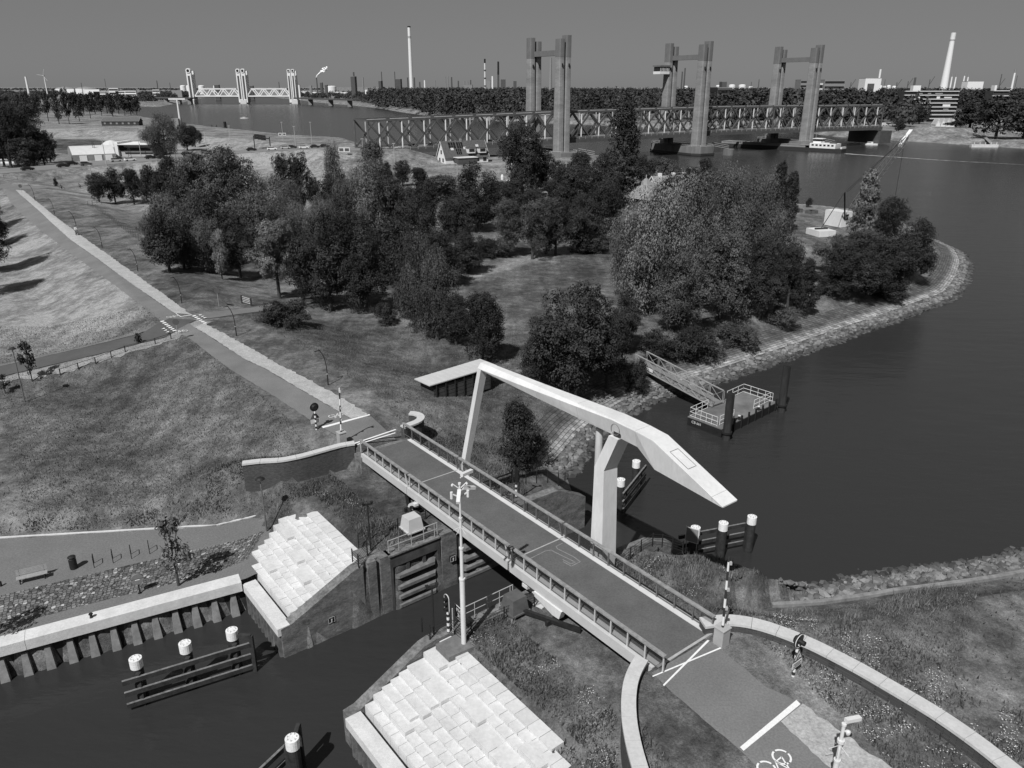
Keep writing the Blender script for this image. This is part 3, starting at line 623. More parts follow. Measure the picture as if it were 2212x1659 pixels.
for s, z in ((3.2, 1.2), (12.9, 2.2)):
    t = -.28 if s > 9 else -.03
    mb.lbox(s, s+.5, t-.02, t, z, z+.04); mb.lbox(s, s+.5, t-.02, t, z+.41, z+.45); mb.lbox(s, s+.04, t-.02, t, z, z+.45); mb.lbox(s+.46, s+.5, t-.02, t, z, z+.45); mb.cyl(L(s+.25, t-.04, z+.1), L(s+.25, t-.04, z+.3), .05, n=8)
mb.build('mooring_ring', M_galv, wl_)
wr_ = thing('lock_wall', 'old dark concrete lock wall with sloping wing beside the near white steps', 'lock wall', L(6, -9.2, 0))
mb = MB(); v8 = (-LC[0]*.7, -LC[1]*.7, 0)
mb.extr([L(s, -8.75, z) for s, z in [(0, -3), (0, 2.25), (.7, 2.35), (5.0, 4.5), (5.6, 4.62), (8, 4.62), (8, -3)]], v8)
mb.lbox(8, 12, -9.8, -9.2, -3, 4.5); mb.lbox(12, 13.6, -9.8, -8.9, -3, 4.6); mb.lbox(13.6, 19.2, -9.8, -9.2, -3, 4.5); mb.lbox(19.2, 20.2, -9.8, -8.9, -3, 4.62)
mb.extr([L(s, -8.8, z) for s, z in [(20.2, -3), (20.2, 4.5), (24.2, 4.2), (26.6, 3.2), (26.6, -3)]], v8)
mb.build('wall', M_lock, wr_)
# lock gates folded back into their recesses
def gate(s0, s1, tf, side, label):
    g = thing('lock_gate', label, 'lock gate', L((s0+s1)/2, tf, 0))
    mb = MB(); mb.lbox(s0, s1, tf+.25*side, tf+.5*side, -2, 4.5); mb.build('gate_leaf', M_black, g)
    mb = MB()
    for a, b in ((s0, s0+.2), (s1-.22, s1)): mb.lbox(a, b, tf, tf+.25*side, -2, 4.5)
    mb.lbox(s0+.2, s1-.22, tf, tf+.25*side, 3.55, 4.5)
    mb.build('frame', mat('gate_timber', .07, .4, 1.2, .9, .3, 9), g)
    for i, z in enumerate((2.7, 1.75, 0.95, 0.22)):
        mb = MB(); a, b = s0+.22, s1-.24; d0 = tf+.25*side; d1 = tf-.18*side
        mb.add([L(a, d0, z+.28), L(b, d0, z+.28), L(b, d0, z-.2), L(a, d0, z-.2), L(a+.35, d1, z+.1), L(b-.35, d1, z+.1), L(b-.35, d1, z-.14), L(a+.35, d1, z-.14)],
               [(0, 1, 2, 3), (7, 6, 5, 4), (0, 4, 5, 1), (1, 5, 6, 2), (2, 6, 7, 3), (3, 7, 4, 0)])
        mb.build('beam', mat('worn_gate_beam', .15 if i != 3 else .15, .4, 1.5, .9, .3, 9), g)
    for k in (.35, .68): 
        mb = MB(); q = s0+(s1-s0)*k; mb.lbox(q-.12, q+.12, tf+.05*side, tf+.25*side, 2.7, 3.55); mb.build('stile', mat('gate_timber', .07), g)
    mb = MB(); mb.lbox(s0-.1, s1, tf-.1*side, tf+.9*side, 4.5, 4.62); mb.build('walkway', mat('walkway_plank', .16, .5, 4, .9), g)
    rr = MB(); tt = tf+.15*side
    rr.tube([L(s0, tt, 4.75), L(s0, tt, 5.7), L(s1-.1, tt, 5.7), L(s1-.1, tt, 4.75)], .03); rr.tube([L(s0, tt, 5.2), L(s1-.1, tt, 5.2)], .022)
    for k in (.2, .45, .7, .92): rr.cyl(L(s0+(s1-s0)*k, tt, 4.6), L(s0+(s1-s0)*k, tt, 5.7), .025, n=6)
    rr.build('railing', M_galv, g)
    return g
gate(8.1, 12.2, -.05, 1, 'folded lock gate with timber beams below the pale machine box')
gate(13.75, 19.1, -.05, 1, 'lock gate in the shade under the bridge deck beyond the concrete pier')
gate(8.1, 11.9, -9.0, -1, 'folded lock gate with white handrail beside the black machine box')
def machine(cs, ct, dirt, m, label, boom):
    g = thing('gate_drive', label, 'gate drive', L(cs, ct, 4.6)); z = 5.05
    mb = MB(); vs = []
    for zz, w, d in ((z, .62, .62), (z+.95, .50, .48)): vs += [L(cs-w, ct-d, zz), L(cs+w, ct-d, zz), L(cs+w, ct+d, zz), L(cs-w, ct+d, zz)]
    mb.add(vs, [(3, 2, 1, 0), (4, 5, 6, 7), (0, 1, 5, 4), (1, 2, 6, 5), (2, 3, 7, 6), (3, 0, 4, 7)]); mb.lbox(cs-.7, cs+.7, ct-.7, ct+.7, z-.1, z-.002); mb.build('housing', m, g)
    mb = MB(); mb.lbox(cs-.35, cs+.35, ct-.3, ct+.3, 4.55, z-.1); mb.build('base', M_dsteel, g)
    mb = MB(); e = boom; mb.bar(L(cs, ct, z), L(*e, z-.12), .22, .26); mb.bar(L((cs*.45+e[0]*.55)-.35, ct*.45+e[1]*.55, z-.2), L((cs*.45+e[0]*.55)+.35, ct*.45+e[1]*.55, z-.2), .2, .35); mb.build('push_rod', M_black, g)
    return g
machine(11.0, -10.4, 0, mat('drive_housing', .10, .2, 2, .5), 'dark machine box with long black push rod on the near lock bank', toST(*G(1255, 1360, 5.0)[:2]))
machine(10.9, 1.6, 0, M_paleg, 'pale machine box with black push rod behind the far lock gate', toST(*G(877, 1065, 4.9)[:2]))
def slab(poly, z0, z1, name, m, kind='structure'):
    mb = MB(); mb.prism(poly, z0, z1); o = mb.build(name, m); o['kind'] = kind; return o
slab([L(5.6, -9.8), L(19.2, -9.8), L(19.2, -11.2), L(11, -11.6), L(5.6, -11.2)], 4.3, 4.64, 'lock_pavement', mat('lock_paving', .15, .25, 2, .9, .2, 12))
slab([L(6.2, .9), L(19.5, 1.1), L(19.5, 2.0), L(6.2, 2.0)], 4.3, 4.64, 'lock_pavement', mat('lock_paving', .15))
slab([(*p[:2],) for p in (G(1175, 1288, 4.6), G(1262, 1335, 4.6), G(1235, 1352, 4.6), G(1150, 1308, 4.6))], 4.2, 4.68, 'foundation_slab', M_conc)

# ------------------------------------------------------------------ stepped concrete terraces
def terrace(name, label, t_in, sgn, tmax, rows, s0, ds, z0, dz, seats, seed):
    R = random.Random(seed)
    root = thing(name, label, 'steps', L(3.5, t_in+sgn*5, 2))
    for i in range(rows):
        mb = MB(); sA = s0+ds*i; z = z0+dz*i; tt = 0.0; tm = tmax(i)+R.uniform(-.35, .35); off = R.uniform(0, .8)
        tt = 0.0; first = True
        while tt < tm-.25:
            w = (R.uniform(.75, 1.05) if not first else .4+off); first = False
            seat = next((h for (ri, ta, tb, h, dd) in seats if ri == i and ta <= tt < tb), None)
            dd = next((dd for (ri, ta, tb, h, dd) in seats if ri == i and ta <= tt < tb), None)
            if seat: w = R.uniform(1.5, 1.9)
            a, b = t_in+sgn*tt, t_in+sgn*(tt+w-.03); zz = z+R.uniform(-.008, .012)+(seat or 0)
            mb.t = R.choice([1, 1, 1.02, .98, .96, 1.03, .92]); s1 = sA+ds*(dd or 1)
            e = .0 if not seat else .004
            mb.lbox(sA+R.uniform(0, .012), s1+.25-e, min(a, b), max(a, b), 1.2, zz)
            tt += w
        mb.build('step', M_step, root)
    return root
terrace('stepped_terrace', 'white concrete stepped terrace between the cobbled quay and the lock gate', .82, 1, lambda i: (7.2, 7.6, 8.1, 8.8, 9.1, 9.4, 9.8, 9.6, 8.9, 8.1)[i], 10, .98, .56, 2.63, .205,
        [(1, 4, 6, .2, 2), (5, 6.0, 8, .2, 2), (4, 3, 5, .2, 2), (0, 1.2, 4, .02, 2), (3, 1, 3, .22, 2)], 3)
terrace('stepped_terrace', 'white concrete stepped terrace at the bottom edge beside the near lock bank', -9.55, -1, lambda i: 14+i*.0-(0 if i < 6 else (i-5)*.9), 10, .98, .56, 2.63, .205,
        [(1, .0, 2.6, .22, 2), (2, 0, 2.2, .22, 2), (3, 0, 2.4, .22, 2), (4, 0, 2.2, .22, 2), (5, 0, 2.0, .22, 2), (7, .0, 1.6, .2, 2), (5, 6, 8, .22, 2), (4, 8.2, 10.5, .22, 2), (6, 4.2, 6, .22, 2), (7, 8, 9.5, .2, 1)], 5)
def sheetpile(s0, tA, tB, label):
    root = thing('sheet_pile_wall', label, 'sheet piling', L(s0, (tA+tB)/2, 0))
    mb = MB(); mb.lbox(s0-.32, s0+.62, tA, tB, 1.75, 2.34); mb.build('cap', M_conc, root)
    mb = MB(); mb.lbox(s0-.02, s0+.2, tA, tB, -3, 1.75)
    n = int(abs(tB-tA)/.62)
    for i in range(n):
        t = min(tA, tB)+.3+i*.62; mb.add([L(s0-.02, t-.22, -3), L(s0-.28, t-.1, -3), L(s0-.28, t+.1, -3), L(s0-.02, t+.22, -3), L(s0-.02, t-.22, 1.745), L(s0-.28, t-.1, 1.745), L(s0-.28, t+.1, 1.745), L(s0-.02, t+.22, 1.745)], [(0, 1, 5, 4), (1, 2, 6, 5), (2, 3, 7, 6)])
    mb.build('piling', mat('rusty_piling', .10, .5, 1.5, .9), root)
sheetpile(0.1, .05, 6.3, 'pale capped sheet piling at the foot of the far white steps')
sheetpile(0.1, -9.5, -24, 'pale capped sheet piling at the foot of the near white steps')
# quay wall with buttresses
q = thing('quay_wall', 'long quay wall with pale concrete cap and wedge buttresses', 'quay wall', L(-7, 7.5, 0))
Q0 = np.array(L(.0, 6.2)); Q1 = np.array(L(-60, 16.9)); qd = (Q1-Q0)/np.linalg.norm(Q1-Q0); qn = np.array([qd[1], -qd[0]])
if qn @ LC > 0: qn = -qn                                    # towards the water
def qp(a, o): p = Q0+qd*a+qn*o; return (p[0], p[1])
for a0, a1 in ((0.3, 13.4), (13.42, 26), (26.02, 60)):
    mb = MB(); mb.prism([qp(a0, -1.05), qp(a1, -1.05), qp(a1, .12), qp(a0, .12)], 1.9, 2.62); mb.build('wall_cap', M_conc, q)
mb = MB(); mb.prism([qp(0, -.8), qp(60, -.8), qp(60, -.3), qp(0, -.3)], -3, 1.9); mb.build('wall_face', mat('stained_piling', .035, .5, 1.2, .9), q)
for i in range(26):
    a = .95+i*1.27; mb = MB()
    mb.add([(*qp(a-.40, -.3), -1.2), (*qp(a+.40, -.3), -1.2), (*qp(a+.34, .42), -1.2), (*qp(a-.34, .42), -1.2), (*qp(a-.2, -.3), 1.6), (*qp(a+.2, -.3), 1.6), (*qp(a+.16, -.1), 1.6), (*qp(a-.16, -.1), 1.6)],
           [(3, 2, 1, 0), (4, 5, 6, 7), (0, 1, 5, 4), (1, 2, 6, 5), (2, 3, 7, 6), (3, 0, 4, 7)] if False else [(0, 1, 2, 3), (7, 6, 5, 4), (0, 4, 5, 1), (1, 5, 6, 2), (2, 6, 7, 3), (3, 7, 4, 0)])
    mb.build('buttress', mat('buttress_concrete', .21, .3, 1.5, .9, .3, 8), q)
# ------------------------------------------------------------------ brick wing walls with pale coping
def coped(path, zt, w, name, label, zb=1.6, blocks=True, seg=1.35):
    P, s = resample(path, .35)
    for k in range(2): P[1:-1] = (P[:-2]+2*P[1:-1]+P[2:])/4
    t = np.gradient(P, axis=0); t /= np.linalg.norm(t, axis=1)[:, None]; nr = np.stack([-t[:, 1], t[:, 0]], -1)
    zt = np.full(len(P), zt) if not callable(zt) else np.array([zt(x/s[-1]) for x in s])
    root = thing(name, label, 'retaining wall', (*P.mean(0), zb))
    def run(w, za, zb_, i0, i1, mb):
        a = P[i0:i1+1]-nr[i0:i1+1]*w/2; b = P[i0:i1+1]+nr[i0:i1+1]*w/2; k = len(a)
        vs = [(*p, z) for p, z in zip(a, zb_)]+[(*p, z) for p, z in zip(b, zb_)]+[(*p, z) for p, z in zip(a, za)]+[(*p, z) for p, z in zip(b, za)]
        fs = []
        for i in range(k-1): fs += [(i, i+1, 2*k+i+1, 2*k+i), (k+i+1, k+i, 3*k+i, 3*k+i+1), (2*k+i, 2*k+i+1, 3*k+i+1, 3*k+i), (i+1, i, k+i, k+i+1)]
        fs += [(0, 2*k, 3*k, k), (k-1, 2*k-1, 4*k-1, 3*k-1)]; mb.add(vs, fs)
    mb = MB(); zl = zt-.16; run(w-.16, zl, np.full(len(P), zb), 0, len(P)-1, mb); mb.build('brickwork', M_brickw, root)
    mb = MB(); st = max(2, round(seg/.35)); i = 0
    while i < len(P)-1:
        j = min(i+st, len(P)-1)
        if len(P)-1-j < 2: j = len(P)-1
        P_save = P[j].copy(); P[j] = P[j]-t[j]*.02 if j < len(P)-1 else P[j]
        run(w, zt[i:j+1], zl[i:j+1]+.002, i, j, mb); P[j] = P_save; i = j
    mb.build('coping', mat('coping_concrete', .50, .07, 1.5, .85, .15, 20, var2=.05, scale2=6), root)
M_brickw = bpy.data.materials.new('brickwork'); M_brickw.use_nodes = True
n = M_brickw.node_tree.nodes; l = M_brickw.node_tree.links; b = n['Principled BSDF']; b.inputs['Roughness'].default_value = .9
tc = n.new('ShaderNodeTexCoord'); sx = n.new('ShaderNodeSeparateXYZ'); l.new(tc.outputs['Object'], sx.inputs[0])
ad = n.new('ShaderNodeMath'); ad.operation = 'ADD'; l.new(sx.outputs[0], ad.inputs[0]); l.new(sx.outputs[1], ad.inputs[1])
cx = n.new('ShaderNodeCombineXYZ'); l.new(ad.outputs[0], cx.inputs[0]); l.new(sx.outputs[2], cx.inputs[1])
bk = n.new('ShaderNodeTexBrick'); l.new(cx.outputs[0], bk.inputs['Vector']); bk.inputs['Scale'].default_value = 1; bk.inputs['Brick Width'].default_value = .24; bk.inputs['Row Height'].default_value = .08; bk.inputs['Mortar Size'].default_value = .008
bk.inputs['Color1'].default_value = (.085,)*3+(1,); bk.inputs['Color2'].default_value = (.05,)*3+(1,); bk.inputs['Mortar'].default_value = (.03,)*3+(1,); l.new(bk.outputs[0], b.inputs['Base Color'])
coped(WALL_FL, lambda x: 6.95-.25*(1-x), .62, 'retaining_wall', 'curved dark brick wall with pale coping left of the bridge end by the far barrier')
coped(WALL_FR, 6.95, .7, 'retaining_wall', 'hook shaped brick wall with pale coping right of the far bridge end')
coped(WALL_NL, 7.0, .72, 'retaining_wall', 'short curved brick wall with wide pale coping left of the near bridge end')
coped(WALL_NR, 7.0, .85, 'retaining_wall', 'long sweeping brick wall with pale coping at the lower right', zb=4.6)
# ------------------------------------------------------------------ mooring dolphins: capped piles tied by timber fenders
def dolphin(label, piles, ztop, face, zs=(2.0, 1.2, .35), ext=(1.0, 1.0), spar=None, r=.34):
    P = [np.array(p) for p in piles]; d = (P[-1]-P[0])/np.linalg.norm(P[-1]-P[0]); nrm = np.array([-d[1], d[0]])*face
    root = thing('mooring_dolphin', label, 'mooring dolphin', (*((P[0]+P[-1])/2), 0))
    for p in P:
        mb = MB(); mb.smooth = False; mb.cyl((*p, -3), (*p, ztop-.62), r, n=18); pl = mb.build('pile', M_dsteel, root)
        mb = MB(); mb.cyl((*p, ztop-.62), (*p, ztop), r+.03, n=20)
        mb.build('pile_cap', mat('cap_white', .74, .08, 3, .7, var2=.12, scale2=12), pl)
        mb = MB()
        for i in range(7):
            q = 2*math.pi*i/7+.3; mb.cyl((p[0]+math.cos(q)*r*.72, p[1]+math.sin(q)*r*.72, ztop), (p[0]+math.cos(q)*r*.72, p[1]+math.sin(q)*r*.72, ztop+.13), .012, n=5)
        mb.build('bird_spikes', M_msteel, pl)
        c = p+nrm*(r+.14); mb = MB(); mb.bar((*c, -.4), (*c, ztop-.75), .26, .26); mb.build('fender_post', M_dwood, root)
    a = P[0]-d*ext[0]+nrm*(r+.32); b = P[-1]+d*ext[1]+nrm*(r+.32)
    for z in zs:
        mb = MB(); mb.bar((*a, z), (*b, z), .16, .30); f = mb.build('fender_beam', M_dwood, root)
        mb = MB(); mb.bar((*a, z+.158), (*b, z+.158), .14, .012); mb.build('worn_top', M_paletop, f)
    for e, k in ((b, 1),) if spar else ():
        mb = MB(); mb.bar((*(e+d*.1), -.5), (*(e+d*.1), ztop-.35), .24, .24); mb.bar((*(e+d*.1), ztop-.4), (*(P[-1]), ztop-.4), .22, .2); mb.build('corner_post', M_dwood, root)
    return root
lp = lambda s, t: np.array(L(s, t))
dolphin('row of three white capped piles with fender beams in the basin at left', [lp(-8.25, 1.8), lp(-5.5, 1.4), lp(-2.8, .85)], 3.1, -1, (2.1, 1.25, .4), (.9, .9), True)
dolphin('white capped piles with dark fender at the bottom edge beside the near steps', [np.array(G(545, 1790, 0)[:2]), np.array(G(643, 1690, 0)[:2])], 3.1, 1, (2.1, 1.2), (.5, 1), True)
dolphin('three white capped piles with fender out in the harbour right of the pillar', [lp(29.7, -9.2), lp(31.95, -10.1), lp(34.5, -10.9)], 3.2, 1, (2.1, 1.25, .45), (1.0, .3), False)
dolphin('two white capped piles with timber fender behind the bridge pillar', [np.array(G(1338, 1098, 0)[:2]), np.array(G(1371, 1056, 0)[:2])], 2.9, -1, (2.1, 1.3, .5), (1.2, .9), False)
def hz(x, y):                                                # ground level read off the mesh
    i = min(max(np.searchsorted(gx, x)-1, 0), nx-2); j = min(max(np.searchsorted(gy, y)-1, 0), ny-2)
    a = (x-gx[i])/(gx[i+1]-gx[i]); b = (y-gy[j])/(gy[j+1]-gy[j])
    return float((GZ[j, i]*(1-a)+GZ[j, i+1]*a)*(1-b)+(GZ[j+1, i]*(1-a)+GZ[j+1, i+1]*a)*b)
def height_to(p, v):
    """height above p whose top is seen on picture row v"""
    lo, hi = 0.0, 400.0
    for _ in range(50):
        m = (lo+hi)/2
        if dist((p[0], p[1], p[2]+m)) > .5 and proj((p[0], p[1], p[2]+m))[1] > v: lo = m
        else: hi = m
    return lo
def dist(p): return p[1]*CP-(p[2]-CAM_H)*SP
def up(p, z): return (p[0], p[1], p[2]+z)
def text(body, name, size, loc, rot, m, parent, ext=.004, align='CENTER'):
    c = bpy.data.curves.new(name, 'FONT'); c.body = body; c.size = size; c.extrude = ext; c.align_x = align; c.align_y = 'CENTER'; c.space_line = .9
    t = bpy.data.objects.new(name, c); dg = bpy.context.evaluated_depsgraph_get(); me = bpy.data.meshes.new_from_object(t.evaluated_get(dg) if False else t); bpy.data.objects.remove(t)
    me.materials.clear(); me.materials.append(m)
    o = bpy.data.objects.new(name, me); COL.objects.link(o); o.parent = parent; w = WORLD[parent.name]
    o.location = (loc[0]-w[0], loc[1]-w[1], loc[2]-w[2]); o.rotation_euler = rot; return o
def stripe_mat(name, per, a=.72, b=.03, duty=.5, phase=0.0):
    if name in MATS: return MATS[name]
    m = bpy.data.materials.new(name); m.use_nodes = True; MATS[name] = m; n = m.node_tree.nodes; l = m.node_tree.links
    tc = n.new('ShaderNodeTexCoord'); sx = n.new('ShaderNodeSeparateXYZ'); l.new(tc.outputs['Object'], sx.inputs[0])
    d = n.new('ShaderNodeMath'); d.operation = 'MULTIPLY_ADD'; l.new(sx.outputs[2], d.inputs[0]); d.inputs[1].default_value = 1/per; d.inputs[2].default_value = phase
    f = n.new('ShaderNodeMath'); f.operation = 'FRACT'; l.new(d.outputs[0], f.inputs[0])
    g = n.new('ShaderNodeMath'); g.operation = 'GREATER_THAN'; l.new(f.outputs[0], g.inputs[0]); g.inputs[1].default_value = duty
    r = n.new('ShaderNodeMapRange'); l.new(g.outputs[0], r.inputs[0]); r.inputs[3].default_value = b; r.inputs[4].default_value = a
    cc = n.new('ShaderNodeCombineColor'); [l.new(r.outputs[0], cc.inputs[i]) for i in range(3)]; l.new(cc.outputs[0], n['Principled BSDF'].inputs['Base Color']); n['Principled BSDF'].inputs['Roughness'].default_value = .5
    return m
# ------------------------------------------------------------------ painted markings
def paint(name, quads, lift=.012, m=None, base=RZ+.05):
    for q in quads:
        mb = MB(); mb.add([(x, y, base+lift) for x, y in q], [tuple(range(len(q)))])
        me = mb.build(name, m or M_whitem); struct(me)
        if me.data.polygons[0].normal.z < 0: me.data.flip_normals()
def ribbon(pts, w):
    P = np.array(pts, float); t = np.gradient(P, axis=0); t /= np.linalg.norm(t, axis=1)[:, None]; nr = np.stack([-t[:, 1], t[:, 0]], -1)*w/2
    return [tuple(p) for p in P+nr]+[tuple(p) for p in (P-nr)[::-1]]
paint('stop_line', [Gl([(1598, 1616), (1720, 1514), (1729, 1523), (1606, 1624)], RZ)])
paint('stop_line', [Gl(ks([(780, 908), (1180, 803), (1190, 812), (790, 922)], 495.6, 690.1, kB), RZ)])
kc = .24
paint('cross_marking', [Gl(ks(p, 1238.7, 1309.5, kc), RZ) for p in ([(708, 635), (1320, 378), (1330, 388), (715, 645)],)], .012)
paint('cross_marking', [Gl(ks(p, 1238.7, 1309.5, kc), RZ) for p in ([(803, 718), (1205, 312), (1225, 318), (815, 728)],)], .018)
paint('cross_marking', [Gl(ks([(1050, 1048), (1400, 930), (1408, 936), (1055, 1056)], 495.6, 690.1, kB), RZ)], .012)
paint('cross_marking', [Gl(ks([(1060, 1062), (1400, 958), (1400, 965), (1068, 1068)], 495.6, 690.1, kB), RZ)], .018)
k7 = 250/2212*2212/2500; o7 = (370*2212/2500, 740*2212/2500); k7 = 250/2500
Z7 = lambda pts: [tuple(p) for p in Gl(ks(pts, o7[0], o7[1], k7), RZ)]
paint('block_marking', [Z7([(185+43.5*i, 402+33*i), (262+43.5*i, 386+33*i), (285+43.5*i, 402+33*i), (207+43.5*i, 420+33*i)]) for i in range(7)])
paint('block_marking', [Z7([(875+46.5*i, 283+31*i), (945+46.5*i, 268+31*i), (970+46.5*i, 283+31*i), (898+46.5*i, 300+31*i)]) for i in range(6)])
paint('give_way_marking', [Z7([(212+44*i, 572+35*i), (275+44*i, 543+35*i), (300+44*i, 562+35*i)]) for i in range(3)], .02)
paint('give_way_marking', [Z7([(1015+49*i, 258+31*i), (1098+49*i, 255+31*i), (1045+49*i, 277+31*i)]) for i in range(3)], .02)
paint('path_edge_line', [Z7([(520, 236), (532, 230), (635, 298), (870, 262), (872, 270), (628, 308)])], .03)
def bike_symbol(c, ax, size):
    """two wheels, frame and bars in white paint; ax is the unit vector from rear to front wheel"""
    ax = np.array(ax)/np.linalg.norm(ax); ay = np.array([-ax[1], ax[0]]); P = lambda x, y: tuple(np.array(c)+ax*x*size+ay*y*size)
    mb = MB(); z = RZ+.068
    def rib(pts, w, closed=False):
        pts = [P(*p) for p in pts]; q = ribbon(pts, w*size); n_ = len(pts)
        mb.add([(x, y, z) for x, y in q], [(i, i+1, 2*n_-2-i, 2*n_-1-i) for i in range(n_-1)])
    for x0 in (-.55, .55):
        for a0, a1 in ((.1, 1.45), (1.7, 3.0), (3.25, 4.55), (4.8, 6.15)):
            rib([(x0+.4*math.cos(q), .4*math.sin(q)) for q in np.linspace(a0, a1, 9)], .09)
    rib([(-.55, 0), (-.1, 0), (.35, .62), (-.25, .62), (-.1, 0)], .07); rib([(-.55, 0), (-.25, .62)], .07); rib([(.55, 0), (.33, .75), (.55, .8)], .07); rib([(-.4, .75), (-.12, .75)], .1)
    o = mb.build('bicycle_symbol', M_whitem); struct(o)
    if o.data.polygons[0].normal.z < 0: o.data.flip_normals()
g1 = G(726, 898, RZ)[:2]; rd = (G(790, 945, RZ)-G(690, 870, RZ))[:2]; rd /= np.linalg.norm(rd); rx = np.array([-rd[1], rd[0]])
bike_symbol(g1, -rx, .75); bike_symbol(G(1672, 1650, RZ)[:2], -rx, 1.0)
bike_symbol(Z7([(445, 295)])[0], -rx, .75); bike_symbol(Z7([(650, 620)])[0], rx, .75)
# ------------------------------------------------------------------ barriers with raised striped poles
def barrier(base, top_uv, label, z0=RZ+.05):
    b = np.array(base); root = thing('barrier', label, 'barrier', (*b[:2], z0-.3))
    mb = MB(); mb.box((b[0], b[1], z0+.35), (.62, .62, 1.3), LROT); mb.build('housing', mat('barrier_housing', .36, .08, 2, .6), root)
    mb = MB(); mb.box((b[0], b[1], z0+1.03), (.7, .7, .06), LROT); mb.build('housing_lid', M_galv, root)
    p0 = np.array([b[0], b[1], z0+1.05]); d = ray(*top_uv); t = (b[1])/d[1]; p1 = d*t+np.array([0, 0, CAM_H]); p1 = p1-(p1-p0)*0
    mb = MB(); mb.cyl(p0, p1, .075, .055, 10); pole = mb.build('barrier_arm', stripe_mat('arm_stripes', 1.15, phase=.2), root)
    for k in (.28, .55, .92):
        q = p0+(p1-p0)*k; mb = MB(); mb.box(q+np.array([.09, -.05, 0]), (.14, .14, .16)); mb.build('warning_lamp', M_galv, pole)
barrier(G(1557, 1390, RZ), (1575, 1203), 'raised striped barrier beside the long sweeping wall at lower right')
barrier(G(739, 958, RZ), (733, 838), 'raised striped barrier by the far bridge end with its stop line')
def road_signal(p, v_top, yaw, label):
    h = height_to(p, v_top); root = thing('bridge_signal', label, 'traffic signal', tuple(p))
    mb = MB(); mb.cyl(p, up(p, h-.25), .085, n=12); mb.build('pole', stripe_mat('pole_stripes', .42, phase=.3), root)
    c = np.array(up(p, h-.28)); f = np.array([math.cos(yaw), math.sin(yaw), 0]); s = np.array([-f[1], f[0], 0])
    mb = MB(); mb.cyl(c-f*.03, c+f*.05, .40, n=24); d = mb.build('signal_disc', M_black, root)
    mb = MB(); r = [c+f*.055+s*.38*math.cos(q)+np.array([0, 0, .38*math.sin(q)]) for q in np.linspace(0, 2*math.pi, 25)]
    for i in range(24): mb.bar(r[i], r[i+1], .05, .02)
    mb.build('disc_rim', M_white, d)
    mb = MB(); mb.cyl(c+f*.05, c+f*.36, .15, .13, 12, False); mb.build('hood', M_black, d)
    mb = MB(); mb.cyl(c-f*.2, c-f*.03, .2, .28, 12); mb.build('signal_box', M_black, d)
    t0 = c+f*.1-np.array([0, 0, 1.15])
    mb = MB(); tri = [t0+s*.45, t0-s*.45, t0+np.array([0, 0, .72])]; mb.extr(tri, f*.02); w = mb.build('warning_sign', mat('sign_border', .10), root)
    cen = sum(tri)/3; mb = MB(); mb.extr([cen+(q-cen)*.68+f*.021 for q in tri], f*.003); mb.build('sign_face', M_white, w)
    mb = MB(); mb.bar(cen+f*.026-s*.16-np.array([0, 0, .12]), cen+f*.026+s*.05+np.array([0, 0, .16]), .06, .004); mb.bar(cen+f*.026+s*.02-np.array([0, 0, .12]), cen+f*.026+s*.17-np.array([0, 0, .12]), .05, .004); mb.build('bridge_pictogram', M_black, w)
    q = t0-np.array([0, 0, .25]); mb = MB(); mb.extr([q+s*.42-np.array([0, 0, .18]), q-s*.42-np.array([0, 0, .18]), q-s*.42+np.array([0, 0, .18]), q+s*.42+np.array([0, 0, .18])], f*.02); pl = mb.build('text_plate', M_white, root)
    for zz, hw in ((.09, .33), (0, .24), (-.09, .33)):
        mb = MB(); mb.bar(q+f*.024+s*hw+np.array([0, 0, zz]), q+f*.024-s*hw+np.array([0, 0, zz]), .004, .035); mb.build('text_line', M_black, pl)
ya = math.atan2(-LC[1], -LC[0])                                  # facing along the road towards the near end
road_signal(G(1712, 1467, 6.2), 1374, ya, 'round black bridge signal with white rim and triangular sign at lower right')
road_signal(G(684, 932, 6.2), 873, ya+math.pi, 'round black bridge signal seen from behind by the far barrier')
